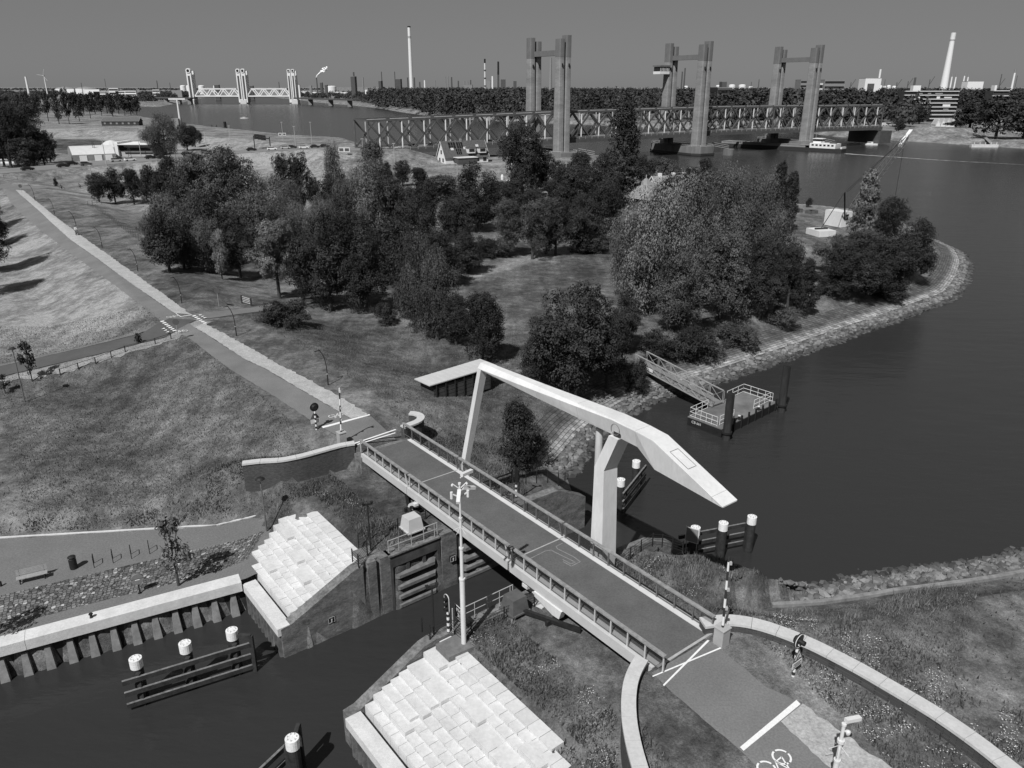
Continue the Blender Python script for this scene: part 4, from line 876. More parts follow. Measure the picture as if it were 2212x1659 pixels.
# ------------------------------------------------------------------ camera masts
def camera_mast(p, h, label, full=True, yaw=0):
    root = thing('camera_mast', label, 'camera mast', tuple(p))
    secs = [(0, .15), (.43, .15), (.43, .10), (.62, .10), (.62, .075), (.8, .075), (.8, .055), (1, .05)] if full else [(0, .12), (.45, .12), (.45, .085), (1, .075)]
    for i in range(0, len(secs)-1, 2):
        mb = MB(); mb.cyl(up(p, h*secs[i][0]), up(p, h*secs[i+1][0]-.02), secs[i][1], secs[i+1][1], 14); mb.cyl(up(p, h*secs[i+1][0]-.12), up(p, h*secs[i+1][0]-.021), secs[i+1][1]+.03, n=14); mb.build('mast_section', M_white, root)
    def cam(az, z, L_, tilt=-.35, r=.35):
        d = np.array([math.cos(az), math.sin(az), 0]); q = np.array(up(p, z)); mb = MB(); mb.bar(q+d*r*.2, q+d*r, .06, .06); mb.bar(q+d*r*.5+np.array([0, 0, .12]), q+d*(r*.5+L_)+np.array([0, 0, .12+tilt*L_]), .2, .17); mb.build('camera', M_white, root)
    if full:
        cam(LROT-2.3+math.pi*.75, h-.5, .85); cam(LROT+math.pi*1.28, h-.5, .85); cam(LROT+.2, h+.25, .8, -.05)
        for az in (0.3, 3.3):
            d = np.array([math.cos(az), math.sin(az), 0]); mb = MB(); q = np.array(up(p, h-.9)); mb.bar(q, q+d*.45+np.array([0, 0, .25]), .06, .06); mb.cyl(q+d*.45+np.array([0, 0, -.05]), q+d*.45+np.array([0, 0, .35]), .08, n=8); mb.build('floodlight', M_white, root)
            mb = MB(); mb.lathe(tuple(q+d*.4+np.array([0, 0, .75])), [(.02, .08), (.06, .05), (.07, 0), (.05, -.06), (.02, -.08)], 10); mb.cyl(q+np.array([0, 0, .5]), q+d*.4+np.array([0, 0, .86]), .03, n=6); mb.build('dome_camera', M_white, root)
        mb = MB(); z = h*.80-.6
    else:
        cam(LROT-.35, h, .75, -.1, .1); mb = MB(); q = np.array(up(p, h-.45)); d = np.array([.9, -.3, 0]); mb.lathe(tuple(q+d*.22), [(.02, .12), (.1, .08), (.11, 0), (.08, -.1), (.02, -.13)], 10); mb.cyl(q, q+d*.22+np.array([0, 0, .1]), .03, n=6); mb.build('dome_camera', M_white, root)
        mb = MB(); mb.cyl(up(p, h-1.05), up(p, h-.9), .16, n=10); mb.build('collar', M_white, root); mb = MB(); z = h-1.2
    for i in range(5):
        q = 2*math.pi*i/5+.4; mb.cyl(up(p, z), (p[0]+.42*math.cos(q), p[1]+.42*math.sin(q), p[2]+z-.3), .012, n=5)
    mb.build('climb_guard', M_white, root)
p = G(1002, 1390, 4.6); camera_mast(p, height_to(p, 1042), 'tall white telescopic camera mast in front of the bridge deck')
p = T(1797, 1700); camera_mast(p, height_to(p, 1562), 'white camera mast on the gravel strip at the bottom right', False)
# channel board, ship signals
def board(c, w, h, face, label, name, body=None):
    pass
root = thing('channel_board', 'dark board reading VHF 31 beside the tall camera mast', 'sign', tuple(G(990, 1372, 4.6)))
bc = np.array(G(990, 1372, 4.6)); f = np.array([-.62, -.78, 0]); f /= np.linalg.norm(f); f = np.array([-LA[0]*.9-LC[0]*.45, -LA[1]*.9-LC[1]*.45, 0]); f /= np.linalg.norm(f); s = np.array([f[1], -f[0], 0]); s = -s
for k in (-.38, .38):
    mb = MB(); q = bc+s*k-f*.05; mb.cyl(q, up(q, 1.75), .04, n=8); mb.build('post', M_galv, root)
def rect(c, hw, hh, th, s, f, m, name, parent):
    Z_ = np.array([0, 0, 1.0]); mb = MB(); mb.extr([c+s*hw-Z_*hh, c-s*hw-Z_*hh, c-s*hw+Z_*hh, c+s*hw+Z_*hh], f*th); return mb.build(name, m, parent)
tl_, tr_ = np.array(G(983, 1303, 6.2)), np.array(G(1002, 1321, 6.2)); s = tr_-tl_; bw = np.linalg.norm(s)/2; s /= bw*2; f = np.array([s[1], -s[0], 0]); c = (tl_+tr_)/2-np.array([0, 0, .45]); bd = rect(c, bw, .45, .03, s, f, M_white, 'board', root); rect(c+f*.031, bw-.035, .415, .004, s, f, mat('board_face', .035), 'board_face', bd)
text('VHF\n31', 'lettering', bw*.78, tuple(c+f*.042), (math.pi/2, 0, math.atan2(f[1], f[0])+math.pi/2), M_white, root)
def ship_signal(p, h, face, label, rim=True):
    root = thing('ship_signal', label, 'signal light', tuple(p)); f = np.array(face); f = f/np.linalg.norm(f); s = np.array([-f[1], f[0], 0])
    mb = MB(); mb.cyl(p, up(p, h-1.2), .09, n=10); mb.build('pole', stripe_mat('pole_stripes', .42, phase=.3), root)
    c = np.array(up(p, h-.62)); prof = [c+s*.25*math.cos(q)+np.array([0, 0, (.38 if math.sin(q) > 0 else -.38)+.25*math.sin(q)]) for q in np.linspace(0, 2*math.pi, 25)[:-1]]
    mb = MB(); mb.extr(prof, f*.05); b = mb.build('backboard', M_black, root)
    if rim:
        mb = MB(); pr = [q+f*.055 for q in prof]
        for i in range(24): mb.bar(pr[i], pr[(i+1) % 24], .045, .02)
        mb.build('rim', M_white, b)
    for z in (.35, 0, -.35):
        mb = MB(); q = c+np.array([0, 0, z]); mb.cyl(q+f*.05, q+f*.25, .11, n=10); mb.build('lamp_hood', M_black, b)
ship_signal(G(969, 1366, 4.6), 2.7, (-LA[0], -LA[1], 0), 'oval white rimmed ship signal on striped pole left of the VHF board')
p = G(1115, 1074, 4.7); ship_signal(p, height_to(p, 1012), (LA[0], LA[1], 0), 'black ship signal on striped pole behind the bridge rail', False)
# ------------------------------------------------------------------ lamps
def arc_lamp(b, label, h=5.2):
    root = thing('street_lamp', label, 'street lamp', (0, 0, 0), 'curved street lamps along the road')
    mb = MB(); mb.cyl((0, 0, 0), (0, 0, 1.7), .085, n=8); mb.tube([(0, 0, 1.7), (-.03, 0, 2.6), (-.14, 0, 3.5), (-.38, 0, 4.3), (-.75, 0, 4.95), (-.9, 0, 5.1)], [.065, .06, .055, .05, .045, .04], 8); mb.build('pole', M_black, root)
    mb = MB(); mb.box((-1.05, 0, 4.93), (.75, .2, .07)); mb.build('lamp_head', M_black, root)
    mb = MB(); mb.cyl((0, 0, 1.5), (0, 0, 1.66), .09, n=8); mb.build('band', M_galv, root)
    return root
LAMPS = [(709, 832, 752, 'street lamp nearest the bridge, beside the gravel strip'), (511, 726, 658, 'street lamp just past the road crossing'), (393, 655, 596, 'street lamp beyond the crossing near the round sign'), (298, 586, 536, 'street lamp by the dry slope left of the light willows'),
         (221, 535, 490, 'street lamp just ahead of the person with the stroller'), (168, 505, 455, 'street lamp behind the person with the stroller'), (118, 463, 428, 'second farthest street lamp by the shadow across the road'), (76, 434, 398, 'farthest street lamp near the cyclists')]
l0 = arc_lamp(None, 'x')
yl = math.atan2(rx[1], rx[0])
for i, (u, vb, vt, lb) in enumerate(LAMPS):
    p = T(u, vb); h = height_to(p, vt); o = l0 if i == 0 else dup(l0, (0, 0, 0)); sc = h/5.1
    o.location = p; o.rotation_euler = (0, 0, yl+(math.pi if (rx @ np.array([1, 0])) < 0 else 0)); o.scale = (sc, sc, sc); o['label'] = 'black curved '+lb
    if i == 0: WORLD[o.name] = tuple(p)
def post_lamp(p, h, label, kind):
    root = thing('park_lamp', label, 'lamp post', tuple(p))
    mb = MB(); mb.cyl(p, up(p, h-.25), .07 if kind == 'dome' else .055, .05, 10); mb.build('pole', M_msteel if kind == 'dome' else M_black, root)
    if kind == 'dome':
        mb = MB(); mb.lathe(up(p, h-.3), [(.06, 0), (.09, .1), (.08, .2)], 12); mb.build('lamp_glass', M_galv, root); mb = MB(); mb.lathe(up(p, h-.1), [(.36, 0), (.34, .05), (.2, .16), (.05, .2)], 16); mb.build('lamp_hat', M_black, root)
    else:
        mb = MB(); mb.box(up(p, h-.2), (.7, .12, .1), .4); mb.build('crossbar', M_black, root)
        for k in (-.3, .3): mb = MB(); mb.box((p[0]+k*.92, p[1]+k*.4, p[2]+h-.08), (.18, .16, .12), .4); mb.build('floodlight', M_black, root)
p = G(575, 1138, 3.0); p[2] = hz(p[0], p[1]); post_lamp(p, height_to(p, 1033), 'grey post lamp with black domed hat by the far white steps', 'dome')
p = G(801, 1190, 4.6); post_lamp(p, height_to(p, 1084), 'thin black post with twin floodlights on the grass above the lock gate', 'twin')
p = G(955, 1295, 4.6); p = np.array(L(6.0, -9.0, 4.6)); post_lamp(p, 3.6, 'thin black post with a small head behind the VHF board', 'twin')
p = T(54, 868); post_lamp(p, height_to(p, 752), 'black lamp post with round hat beside the young tree at the left edge', 'dome')
p = T(1121, 1076); post_lamp(p, height_to(p, 985), 'thin black post right behind the black ship signal', 'twin')
# ------------------------------------------------------------------ quay furniture
ang = math.atan2(qd[1], qd[0])
Q2 = lambda p, a, o, z: (p[0]+qd[0]*a+qn[0]*o, p[1]+qd[1]*a+qn[1]*o, p[2]+z)
p = G(72, 1252, 2.6); root = thing('bench', 'slatted wooden bench on the quay left of the black litter bin', 'bench', tuple(p))
for i in range(4): mb = MB(); mb.bar(Q2(p, -.95, -.05+.12*i, .45), Q2(p, .95, -.05+.12*i, .45), .1, .035); mb.build('seat_slat', mat('bench_wood', .30, .15, 4, .8), root)
for i in range(4): mb = MB(); mb.bar(Q2(p, -.95, -.14-.02*i, .56+.1*i), Q2(p, .95, -.14-.02*i, .56+.1*i), .03, .08); mb.build('back_slat', mat('bench_wood', .30), root)
for a in (-.75, .75): mb = MB(); mb.bar(Q2(p, a, -.1, .43), Q2(p, a, .35, .43), .06, .05); mb.bar(Q2(p, a, .28, 0), Q2(p, a, .28, .43), .06, .06); mb.bar(Q2(p, a, -.08, 0), Q2(p, a, -.22, .9), .05, .05); mb.build('leg', M_black, root)
p = G(160, 1228, 2.6); root = thing('litter_bin', 'black round litter bin on the quay right of the bench', 'litter bin', tuple(p))
mb = MB(); mb.lathe(p, [(.24, 0), (.26, .05), (.26, .85), (.22, .88)], 18); mb.build('body', M_black, root); mb = MB(); mb.lathe(up(p, .93), [(.27, 0), (.27, .06), (.15, .13), (.02, .14)], 18); mb.build('lid', M_black, root)
for i in range(3): q = 2*math.pi*i/3; mb = MB(); mb.box((p[0]+.23*math.cos(q), p[1]+.23*math.sin(q), p[2]+.90), (.05, .05, .1)); mb.build('lid_bracket', M_galv, root)
proto = None
for i, ((x, y), lb) in enumerate(zip([(797, 645), (957, 605), (1112, 568), (1265, 528)], ('nearest the litter bin', 'second from the litter bin', 'third from the litter bin', 'closest to the young quay tree'))):
    p = G(.25598*x, 1061.8+.25598*y, 2.6)
    if proto is None:
        proto = thing('bicycle_stand', '', 'bicycle stand', (0, 0, 0), 'bicycle stands on the quay'); v = np.array([qn[0], qn[1], 0])
        pts = [(0, 0, 0), (0, 0, .78), tuple(v*.06+np.array([0, 0, .84])), tuple(v*-.62+np.array([0, 0, .84])), tuple(v*-.68+np.array([0, 0, .78])), tuple(v*-.68)]
        pts[2] = tuple(v*-.06+np.array([0, 0, .84])); mb = MB(); mb.tube(pts, .028, 8); mb.build('hoop', M_black, proto); o = proto
    else: o = dup(proto, (0, 0, 0))
    o.location = p; o['label'] = 'black hoop bicycle stand '+lb
    WORLD[o.name] = tuple(p)
p = G(.25598*1182, 1061.8+.25598*858, 2.6); root = thing('lifebuoy_post', 'round lifebuoy case on a black post by the quay edge', 'lifebuoy', tuple(p))
mb = MB(); mb.cyl(p, up(p, 1.0), .05, n=10); mb.cyl(p, up(p, .03), .14, n=10); mb.build('post', M_black, root)
f3 = np.array([qn[0], qn[1], 0]); s3 = np.array([-f3[1], f3[0], 0]); c = np.array(up(p, 1.15)); mb = MB(); mb.cyl(c-f3*.09, c+f3*.09, .40, n=24); cs = mb.build('case', mat('lifebuoy_case', .17, .1, 2, .5), root)
rect(c+f3*.092-np.array([0, 0, .02]), .15, .035, .004, s3, f3, M_white, 'case_label', cs); mb = MB(); mb.bar(c+f3*.094-s3*.39+np.array([0, 0, .06]), c+f3*.094+s3*.39+np.array([0, 0, .06]), .012, .014); mb.build('case_seam', M_black, cs)
p = G(.25598*772, 1061.8+.25598*1065, 2.6); root = thing('bollard', 'small dark mooring bollard near the quay cap', 'bollard', tuple(p)); mb = MB(); mb.lathe(p, [(.13, 0), (.1, .04), (.08, .22), (.14, .28), (.12, .34), (.02, .36)], 14); mb.build('bollard_body', M_black, root)
p = G(.25598*10, 1061.8+.25598*800, 2.6); root = thing('planter_guard', 'dark short stub at the left edge of the quay beside the bench', 'stub post', tuple(p)); mb = MB(); mb.box(up(p, .2), (.12, .12, .4)); mb.build('stub', M_black, root)
# ------------------------------------------------------------------ fences
def wire_fence(path, label, h=1.0, wires=5, z=None, name='wire_fence', m=None, every=None, r=.045, wr=.009):
    P = [T(u, v) if z is None else G(u, v, z) for u, v in path]
    if every:
        q, s = resample([tuple(p) for p in P], every); P = [np.array([x, y, hz(x, y)]) for x, y in q]
    root = thing(name, label, 'fence', tuple(P[0]))
    for p in P: mb = MB(); mb.cyl(p, up(p, h+.06), r, n=7); mb.build('post', m or M_black, root)
    for k in range(wires):
        mb = MB(); zz = h*(k+1)/wires
        for a, b in zip(P[:-1], P[1:]): mb.bar(up(a, zz), up(b, zz), wr*2, wr*2)
        mb.build('wire', m or M_black, root)
wire_fence([(912, 1365), (929, 1382), (967, 1361), (999, 1387), (1018, 1375), (1089, 1342), (1154, 1313), (1228, 1288)], 'black wire fence round the near lock bank behind the white steps', z=4.6)
wire_fence([(762, 1214), (775, 1226), (794, 1200), (775, 1183), (797, 1170), (860, 1147), (920, 1124)], 'black wire fence above the far lock gate beside the white steps', z=4.6)
wire_fence([(1136, 1046), (1159, 1044), (1183, 1043), (1206, 1050), (1220, 1048)], 'dark thin fence posts on the bank behind the bridge rail', h=1.1, wires=2, z=4.7)
wire_fence([(1328, 1237), (1361, 1211), (1384, 1194), (1409, 1180), (1430, 1182), (1452, 1188), (1474, 1196)], 'black wire fence right of the bridge pillar by the harbour', z=4.6)
def plank_fence(path, label, h, z=None):
    P = [T(u, v) for u, v in path]; root = thing('timber_fence', label, 'fence', tuple(P[0]))
    for p in P: mb = MB(); mb.box(up(p, h/2), (.16, .16, h), LROT); mb.build('post', M_dwood, root)
    for k in (.35, .62, .92):
        mb = MB()
        for a, b in zip(P[:-1], P[1:]): mb.bar(up(a, h*k), up(b, h*k), .05, .14)
        mb.build('rail', M_dwood, root)
plank_fence([(1040, 1068), (1072, 1056), (1107, 1043)], 'dark timber fence behind the bridge rail beside the black signal', 1.15)
wire_fence([(131, 811), (170, 798), (207, 786), (241, 773), (271, 761), (336, 744), (370, 733)], 'low wooden fence posts along the side road at left', h=.75, wires=1, m=M_dwood, r=.06, wr=.02)
wire_fence([(208, 452), (228, 466), (262, 492), (300, 520), (340, 545), (372, 562), (420, 580), (470, 592)], 'wire and post field fence below the dyke left of the light willows', h=1.2, wires=4, m=mat('old_fence', .10, .3, 2, .9), every=2.6, r=.05, wr=.008)
wire_fence([(190, 444), (225, 440), (300, 440), (340, 441)], 'wooden rail fence under the dark trees in the left meadow', h=1.1, wires=2, m=mat('old_fence', .10), every=4, r=.06, wr=.03)
wire_fence([(-20, 392), (60, 388), (160, 377), (260, 364), (360, 352), (440, 341), (520, 333)], 'post and wire fence along the foot of the motorway bank', h=1.1, wires=2, m=mat('old_fence', .10), every=9, r=.07, wr=.015)
pa, pb = T(521, 657), T(545, 656); root = thing('field_gate', 'small white barred field gate by the track right of the crossing', 'gate', tuple(pa))
pa = T(523, 655); pb = T(543, 661)
for p in (pa, pb): mb = MB(); mb.box(up(p, .6), (.2, .2, 1.2)); mb.build('gate_post', M_dwood, root)
for k in (.3, .55, .8, 1.05): mb = MB(); mb.bar(up(pa, k), up(pb, k), .04, .05); mb.build('gate_bar', M_white, root)
# round signs
def disc_sign(u, vb, vt, label, r=.3, yaw=-math.pi/2, m=None):
    p = T(u, vb); h = height_to(p, vt); root = thing('round_sign', label, 'road sign', tuple(p)); mb = MB(); mb.cyl(p, up(p, h), .03, n=8); mb.build('post', M_galv, root)
    f = np.array([math.cos(yaw), math.sin(yaw), 0]); c = np.array(up(p, h-r)); mb = MB(); mb.cyl(c-f*.02, c+f*.04, r, n=20); mb.build('sign_disc', m or M_dgrey, root)
disc_sign(386, 737, 689, 'round dark road sign on grey post at the road crossing', .38)
disc_sign(473, 662, 622, 'round dark road sign on grey post beside the gravel strip', .38)
disc_sign(47, 418, 398, 'round sign on pale post at the far junction near the cyclists', .5)
# log store: long low rack under a flat pale roof
zs_ = hz(*G(980, 850, 4.2)[:2]); rt = zs_+2.25
rf = [G(895, 818, rt), G(1037, 775, rt), G(1074, 789, rt), G(928, 833, rt)]
root = thing('log_store', 'long low dark timber rack with flat pale roof beside the lawn', 'shed', tuple(sum(np.array(q) for q in rf)/4-np.array([0, 0, 2.2])))
C4 = [np.array(q[:2]) for q in rf]; cen = sum(C4)/4
mb = MB(); mb.prism([tuple(q) for q in C4], rt-.1, rt); rfo = mb.build('roof', mat('zinc_roof', .50, .06, .5, .6, var2=.04), root)
for i in range(1, 12):
    a = C4[0]+(C4[1]-C4[0])*i/12; b = C4[3]+(C4[2]-C4[3])*i/12; mb = MB(); mb.bar((*a, rt+.01), (*b, rt+.01), .05, .03); mb.build('roof_seam', mat('zinc_roof', .50), rfo)
for zz in range(5):
    mb = MB(); q = [cen+(c-cen)*.86 for c in C4]; mb.prism([tuple(x) for x in q], zs_-.3 if zz == 0 else zs_+.15+.4*(zz-1)+.06, zs_+.15+.4*zz); mb.build('timber_stack', mat('stack_timber', .06, .3, 2, .9, .3), root)
for i in range(7):
    a = C4[3]+(C4[2]-C4[3])*(i+.5)/7; a = cen+(a-cen)*.93; mb = MB(); mb.box((*a, (zs_+rt)/2-.1), (.1, .1, rt-zs_-.05)); mb.build('post', M_black, root)
# ------------------------------------------------------------------ landing stage
D1, D2, D3, D0 = (np.array(G(u, v, 1.0)) for u, v in ks([(160, 735), (870, 905+95), (2020, 440), (1330, 200)], 1660*2212/2500, 930*2212/2500, .104))
Z_ = np.array([0, 0, 1.0])
root = thing('landing_stage', 'floating landing stage with white railings and dark hull in the harbour', 'pontoon', tuple((D1+D2+D3+D0)/4-Z_))
mb = MB(); mb.prism([tuple(q[:2]) for q in (D1, D2, D3, D0)], -.5, .9); mb.build('hull', M_black, root)
mb = MB(); mb.prism([tuple(q[:2]) for q in (D1, D2, D3, D0)], .902, 1.0); mb.build('deck', mat('stage_deck', .14, .35, .4, .9, var2=.15), root)
e1 = (D3-D2); l1 = np.linalg.norm(e1); e1 = e1/l1; e2 = (D1-D2); l2 = np.linalg.norm(e2); e2 = e2/l2
def onD(a, b): return D2+e1*a*l1+e2*b*l2
for a in np.linspace(.08, .97, 8):
    mb = MB(); q = onD(a, -.01); mb.box(q-Z_*.35+Z_*.1, (.16, .16, 1.5), math.atan2(e1[1], e1[0])); mb.build('rubbing_post', M_black, root)
def rail(pts, n):
    r_ = MB(); 
    for z in (.08, .55, 1.05): r_.tube([q+Z_*z for q in pts], .03, 6)
    for a, b in zip(pts[:-1], pts[1:]):
        for k in np.linspace(0, 1, n+1): q = a+(b-a)*k; r_.cyl(q, q+Z_*1.05, .028, n=6)
    r_.build('railing', M_white, root)
rail([onD(.02, .17), onD(.02, .97)], 5); rail([onD(.02, .97), onD(.32, .97)], 3); rail([onD(.66, .97), onD(.97, .97)], 3); rail([onD(.97, .97), onD(.97, .1)], 4); rail([onD(.97, .17), onD(.66, .17)], 3); rail([onD(.3, .17), onD(.06, .17)], 2)
for a in (.33, .68):
    q = onD(a, .06); mb = MB(); mb.box(q+Z_*.04, (.5, .5, .08), .6); mb.cyl(q+Z_*.05, q+Z_*.35, .12, n=10); b_ = mb.build('bollard', M_black, root); mb = MB(); mb.cyl(q+Z_*.352, q+Z_*.42, .15, n=12); mb.build('bollard_cap', M_white, b_)
fo = -np.array([e1[0], e1[1], 0]); text('CB 661', 'lettering', .42, tuple(onD(-.004, .72)-Z_*.42), (math.pi/2, 0, math.atan2(fo[1], fo[0])+math.pi/2), M_white, root)
for (a, b), v, lb in (((.0, -.02), 851, 'dark steel mooring pile at the near corner of the landing stage'), ((1.0, -.02), 790, 'dark steel mooring pile at the far corner of the landing stage')):
    q = onD(a, b)+(-e2*.55); q[2] = 0; h = height_to(q, v); pr = thing('mooring_pile', lb, 'mooring pile', tuple(q)); mb = MB(); mb.cyl(q-Z_*2, q+Z_*h, .42, n=20); mb.build('pile', mat('pile_steel', .035, .5, 1.2, .6, stretch=(1, 1, .2)), pr)
    mb = MB(); mb.cyl(q+Z_*.75, q+Z_*.95, .55, n=20); mb.build('guide_ring', M_black, pr)
    mb = MB(); mb.cyl(q+Z_*h, q+Z_*(h+.06), .36, n=20); mb.build('pile_lid', M_black, pr)
# gangway
gA = [np.array(G(u, v, z)) for u, v, z in ((1373, 788, 2.7), (1538, 876, 1.25))]; off = np.array(G(1560, 852, 1.25))-gA[1]; off[2] = 0
off = off-e1*0; gd = gA[1]-gA[0]; gl = np.linalg.norm(gd); gd /= gl; gs = np.cross(gd, Z_); gs /= np.linalg.norm(gs)
if gs @ off < 0: gs = -gs
W_ = 1.9; root = thing('gangway', 'lattice sided gangway from the wooded shore down to the landing stage', 'gangway', tuple(gA[0]))
mb = MB(); mb.add([gA[0], gA[1], gA[1]+gs*W_, gA[0]+gs*W_]+[q-Z_*.12 for q in (gA[0], gA[1], gA[1]+gs*W_, gA[0]+gs*W_)], [(0, 1, 2, 3), (7, 6, 5, 4), (0, 4, 5, 1), (1, 5, 6, 2), (2, 6, 7, 3), (3, 7, 4, 0)]); mb.build('deck', mat('gangway_deck', .17, .15, 1, .9), root)
for k, sd in enumerate((0, 1)):
    o = gs*W_*sd; mb = MB(); hh = 1.35
    for z in (-.1, hh): mb.bar(gA[0]+o+Z_*z, gA[1]+o+Z_*z, .11, .1)
    n_ = 6
    for i in range(n_+1):
        q = gA[0]+gd*gl*i/n_+o
        for j in (-.09, .09): mb.bar(q+gd*j-Z_*.1, q+gd*j+Z_*hh, .05, .05)
        if i < n_:
            q2 = gA[0]+gd*gl*(i+1)/n_+o; m_ = (q+q2)/2+Z_*.55
            for e in (q-Z_*.1, q+Z_*hh, q2-Z_*.1, q2+Z_*hh): mb.bar(e, m_, .04, .04)
    side = mb.build('lattice_side', mat('gangway_steel', .30, .15, 2, .6), root)
c0 = gA[0]+gd*.4-gs*.08+Z_*.15; c1 = c0+gd*2.6; mb = MB(); mb.add([c0, c1, c1+Z_*.42, c0+Z_*.42]+[q-gs*.02 for q in (c0, c1, c1+Z_*.42, c0+Z_*.42)], [(0, 1, 2, 3), (7, 6, 5, 4), (0, 4, 5, 1), (1, 5, 6, 2), (2, 6, 7, 3), (3, 7, 4, 0)]); nb = mb.build('name_board', M_white, root)
rot = math.atan2(gd[1], gd[0]); tl = text('Nieborg', 'lettering', .36, tuple((c0+c1)/2+Z_*.2-gs*.03), (math.pi/2, 0, rot), M_black, root, align='CENTER')
tl.rotation_mode = 'QUATERNION'
import mathutils
Yv = Z_-gd*(Z_@gd); Yv /= np.linalg.norm(Yv); Zv = np.cross(gd, Yv); tl.rotation_quaternion = mathutils.Matrix((gd, Yv, Zv)).transposed().to_quaternion()
# notice board on the harbour pile
q = np.array(G(1490, 1212, 1.0)); root = thing('notice_board', 'blank grey notice board with white frame in front of the harbour piles', 'sign', tuple(q)); f = np.array([-LC[0]*.8-LA[0]*.7, -LC[1]*.8-LA[1]*.7, 0]); f = np.array([-.5, -.86, 0]); s = np.array([-f[1], f[0], 0]); c = np.array(up(q, 2.3)); b_ = rect(c, .52, .62, .04, s, f, M_white, 'frame', root); rect(c+f*.041, .46, .56, .004, s, f, M_mgrey, 'board', b_)
for k in (-.4, .4): mb = MB(); mb.cyl(c+s*k-f*.03-Z_*2.6, c+s*k-f*.03, .03, n=6); mb.build('leg', M_galv, root)
# ------------------------------------------------------------------ trees
def leaf_mat(name, c, var=.35):
    m = bpy.data.materials.new(name); m.use_nodes = True; n = m.node_tree.nodes; l = m.node_tree.links; b = n['Principled BSDF']; b.inputs['Roughness'].default_value = .65; b.inputs['Specular IOR Level'].default_value = .15
    at = n.new('ShaderNodeAttribute'); at.attribute_name = 'tone'; oi = n.new('ShaderNodeObjectInfo'); r = n.new('ShaderNodeMapRange'); l.new(oi.outputs['Random'], r.inputs[0]); r.inputs[3].default_value = c*.85; r.inputs[4].default_value = c*1.15
    q = n.new('ShaderNodeMath'); q.operation = 'MULTIPLY'; l.new(at.outputs['Fac'], q.inputs[0]); l.new(r.outputs[0], q.inputs[1]); cc = n.new('ShaderNodeCombineColor'); [l.new(q.outputs[0], cc.inputs[i]) for i in range(3)]
    l.new(cc.outputs[0], b.inputs['Base Color']); MATS[name] = m; return m
LEAF = {'dark': leaf_mat('dark_leaves', .034), 'mid': leaf_mat('mid_leaves', .074), 'light': leaf_mat('silver_leaves', .125), 'far': leaf_mat('far_leaves', .045)}
def crown(kind, seed, N=7000, leaf=.05):
    """leaf faces on the shells of many lobes; unit radius, real height a"""
    R = np.random.default_rng(seed)
    a = {'round': 2.0, 'willow': 2.1, 'poplar': 5.2, 'cone': 3.0, 'bush': 1.15, 'tall': 2.7, 'thin': 2.6}[kind]
    K = {'round': 34, 'willow': 38, 'poplar': 90, 'cone': 70, 'bush': 26, 'tall': 34, 'thin': 26}[kind]
    z0 = {'round': .16, 'willow': .10, 'poplar': .06, 'cone': .08, 'bush': .0, 'tall': .2, 'thin': .25}[kind]
    L_ = []
    for k in range(K):
        h = R.random()**.85
        if kind == 'poplar': w = .35+.65*math.sin(math.pi*min(1, (h*.9+.12)))**.7
        elif kind == 'cone': w = 1.0*(1-h)**.75+.06
        elif kind == 'bush': w = math.sqrt(max(0, 1-(h*.92)**2))
        else: w = math.sqrt(max(.02, 1-((h-.42)/.62)**2)) if h > .42 else (.62+.38*h/.42)
        az = R.random()*6.283; rr = (R.random()**.45)*w*(.74 if k % 7 else .90)
        lr = (.20+.22*R.random()**1.3)*(.9 if kind == 'poplar' else .75 if kind == 'cone' else 1)*(1 if kind != 'thin' else .8)
        L_.append((rr*math.cos(az), rr*math.sin(az), a*(z0+(1-z0)*(.04+.90*h)), lr, lr*(1.0 if kind != 'poplar' else 1.7)*(1.25 if kind == 'willow' else 1), .6+.8*R.random()))
    L_ = np.array(L_); w = L_[:, 3]**2; idx = R.choice(K, N, p=w/w.sum())
    d = R.normal(size=(N, 3)); d[:, 2] = d[:, 2]*.85+.25; d /= np.linalg.norm(d, axis=1)[:, None]
    Mc = 46; sub = R.normal(size=(K, Mc, 3)); sub[..., 2] = sub[..., 2]*.85+.2; sub /= np.linalg.norm(sub, axis=2)[..., None]; sr = 1-.28*R.random((K, Mc))+.12*(R.random((K, Mc)) < .2)
    si = R.integers(0, Mc, N); d = sub[idx, si]; ext = np.stack([L_[idx, 3], L_[idx, 3], L_[idx, 4]], -1)
    C = L_[idx, :3]+d*ext*sr[idx, si][:, None]+R.normal(size=(N, 3))*np.array([1, 1, .75 if kind != 'willow' else 1.5])*(.035+.05*L_[idx, 3])[:, None]
    if kind == 'willow': C[:, 2] -= .12*R.random(N)**2*a*.6
    C[:, 2] = np.maximum(C[:, 2], .02)
    nr = d*.9+np.array([0, 0, .25])+R.normal(size=(N, 3))*.42; nr /= np.linalg.norm(nr, axis=1)[:, None]
    t1 = np.cross(nr, R.normal(size=(N, 3))); t1 /= np.linalg.norm(t1, axis=1)[:, None]
    if kind in ('willow',): t1 = t1*.4+np.array([0, 0, -1.0]); t1 -= nr*(t1*nr).sum(1)[:, None]; t1 /= np.linalg.norm(t1, axis=1)[:, None]
    t2 = np.cross(nr, t1); s = leaf*(.6+.8*R.random(N))[:, None]
    el = 1.3 if kind == 'willow' else 1.15
    q = np.stack([C-t1*s*el, C+t2*s*.6, C+t1*s*el, C-t2*s*.6], 1).reshape(-1, 3)
    F = np.arange(4*N).reshape(N, 4); tone = np.repeat(L_[idx, 5]*(.7+.6*R.random(N)), 4)
    # dark heart of twigs so that the far side does not shine through
    return q, F, tone, a, z0
def core_tris(L0): pass
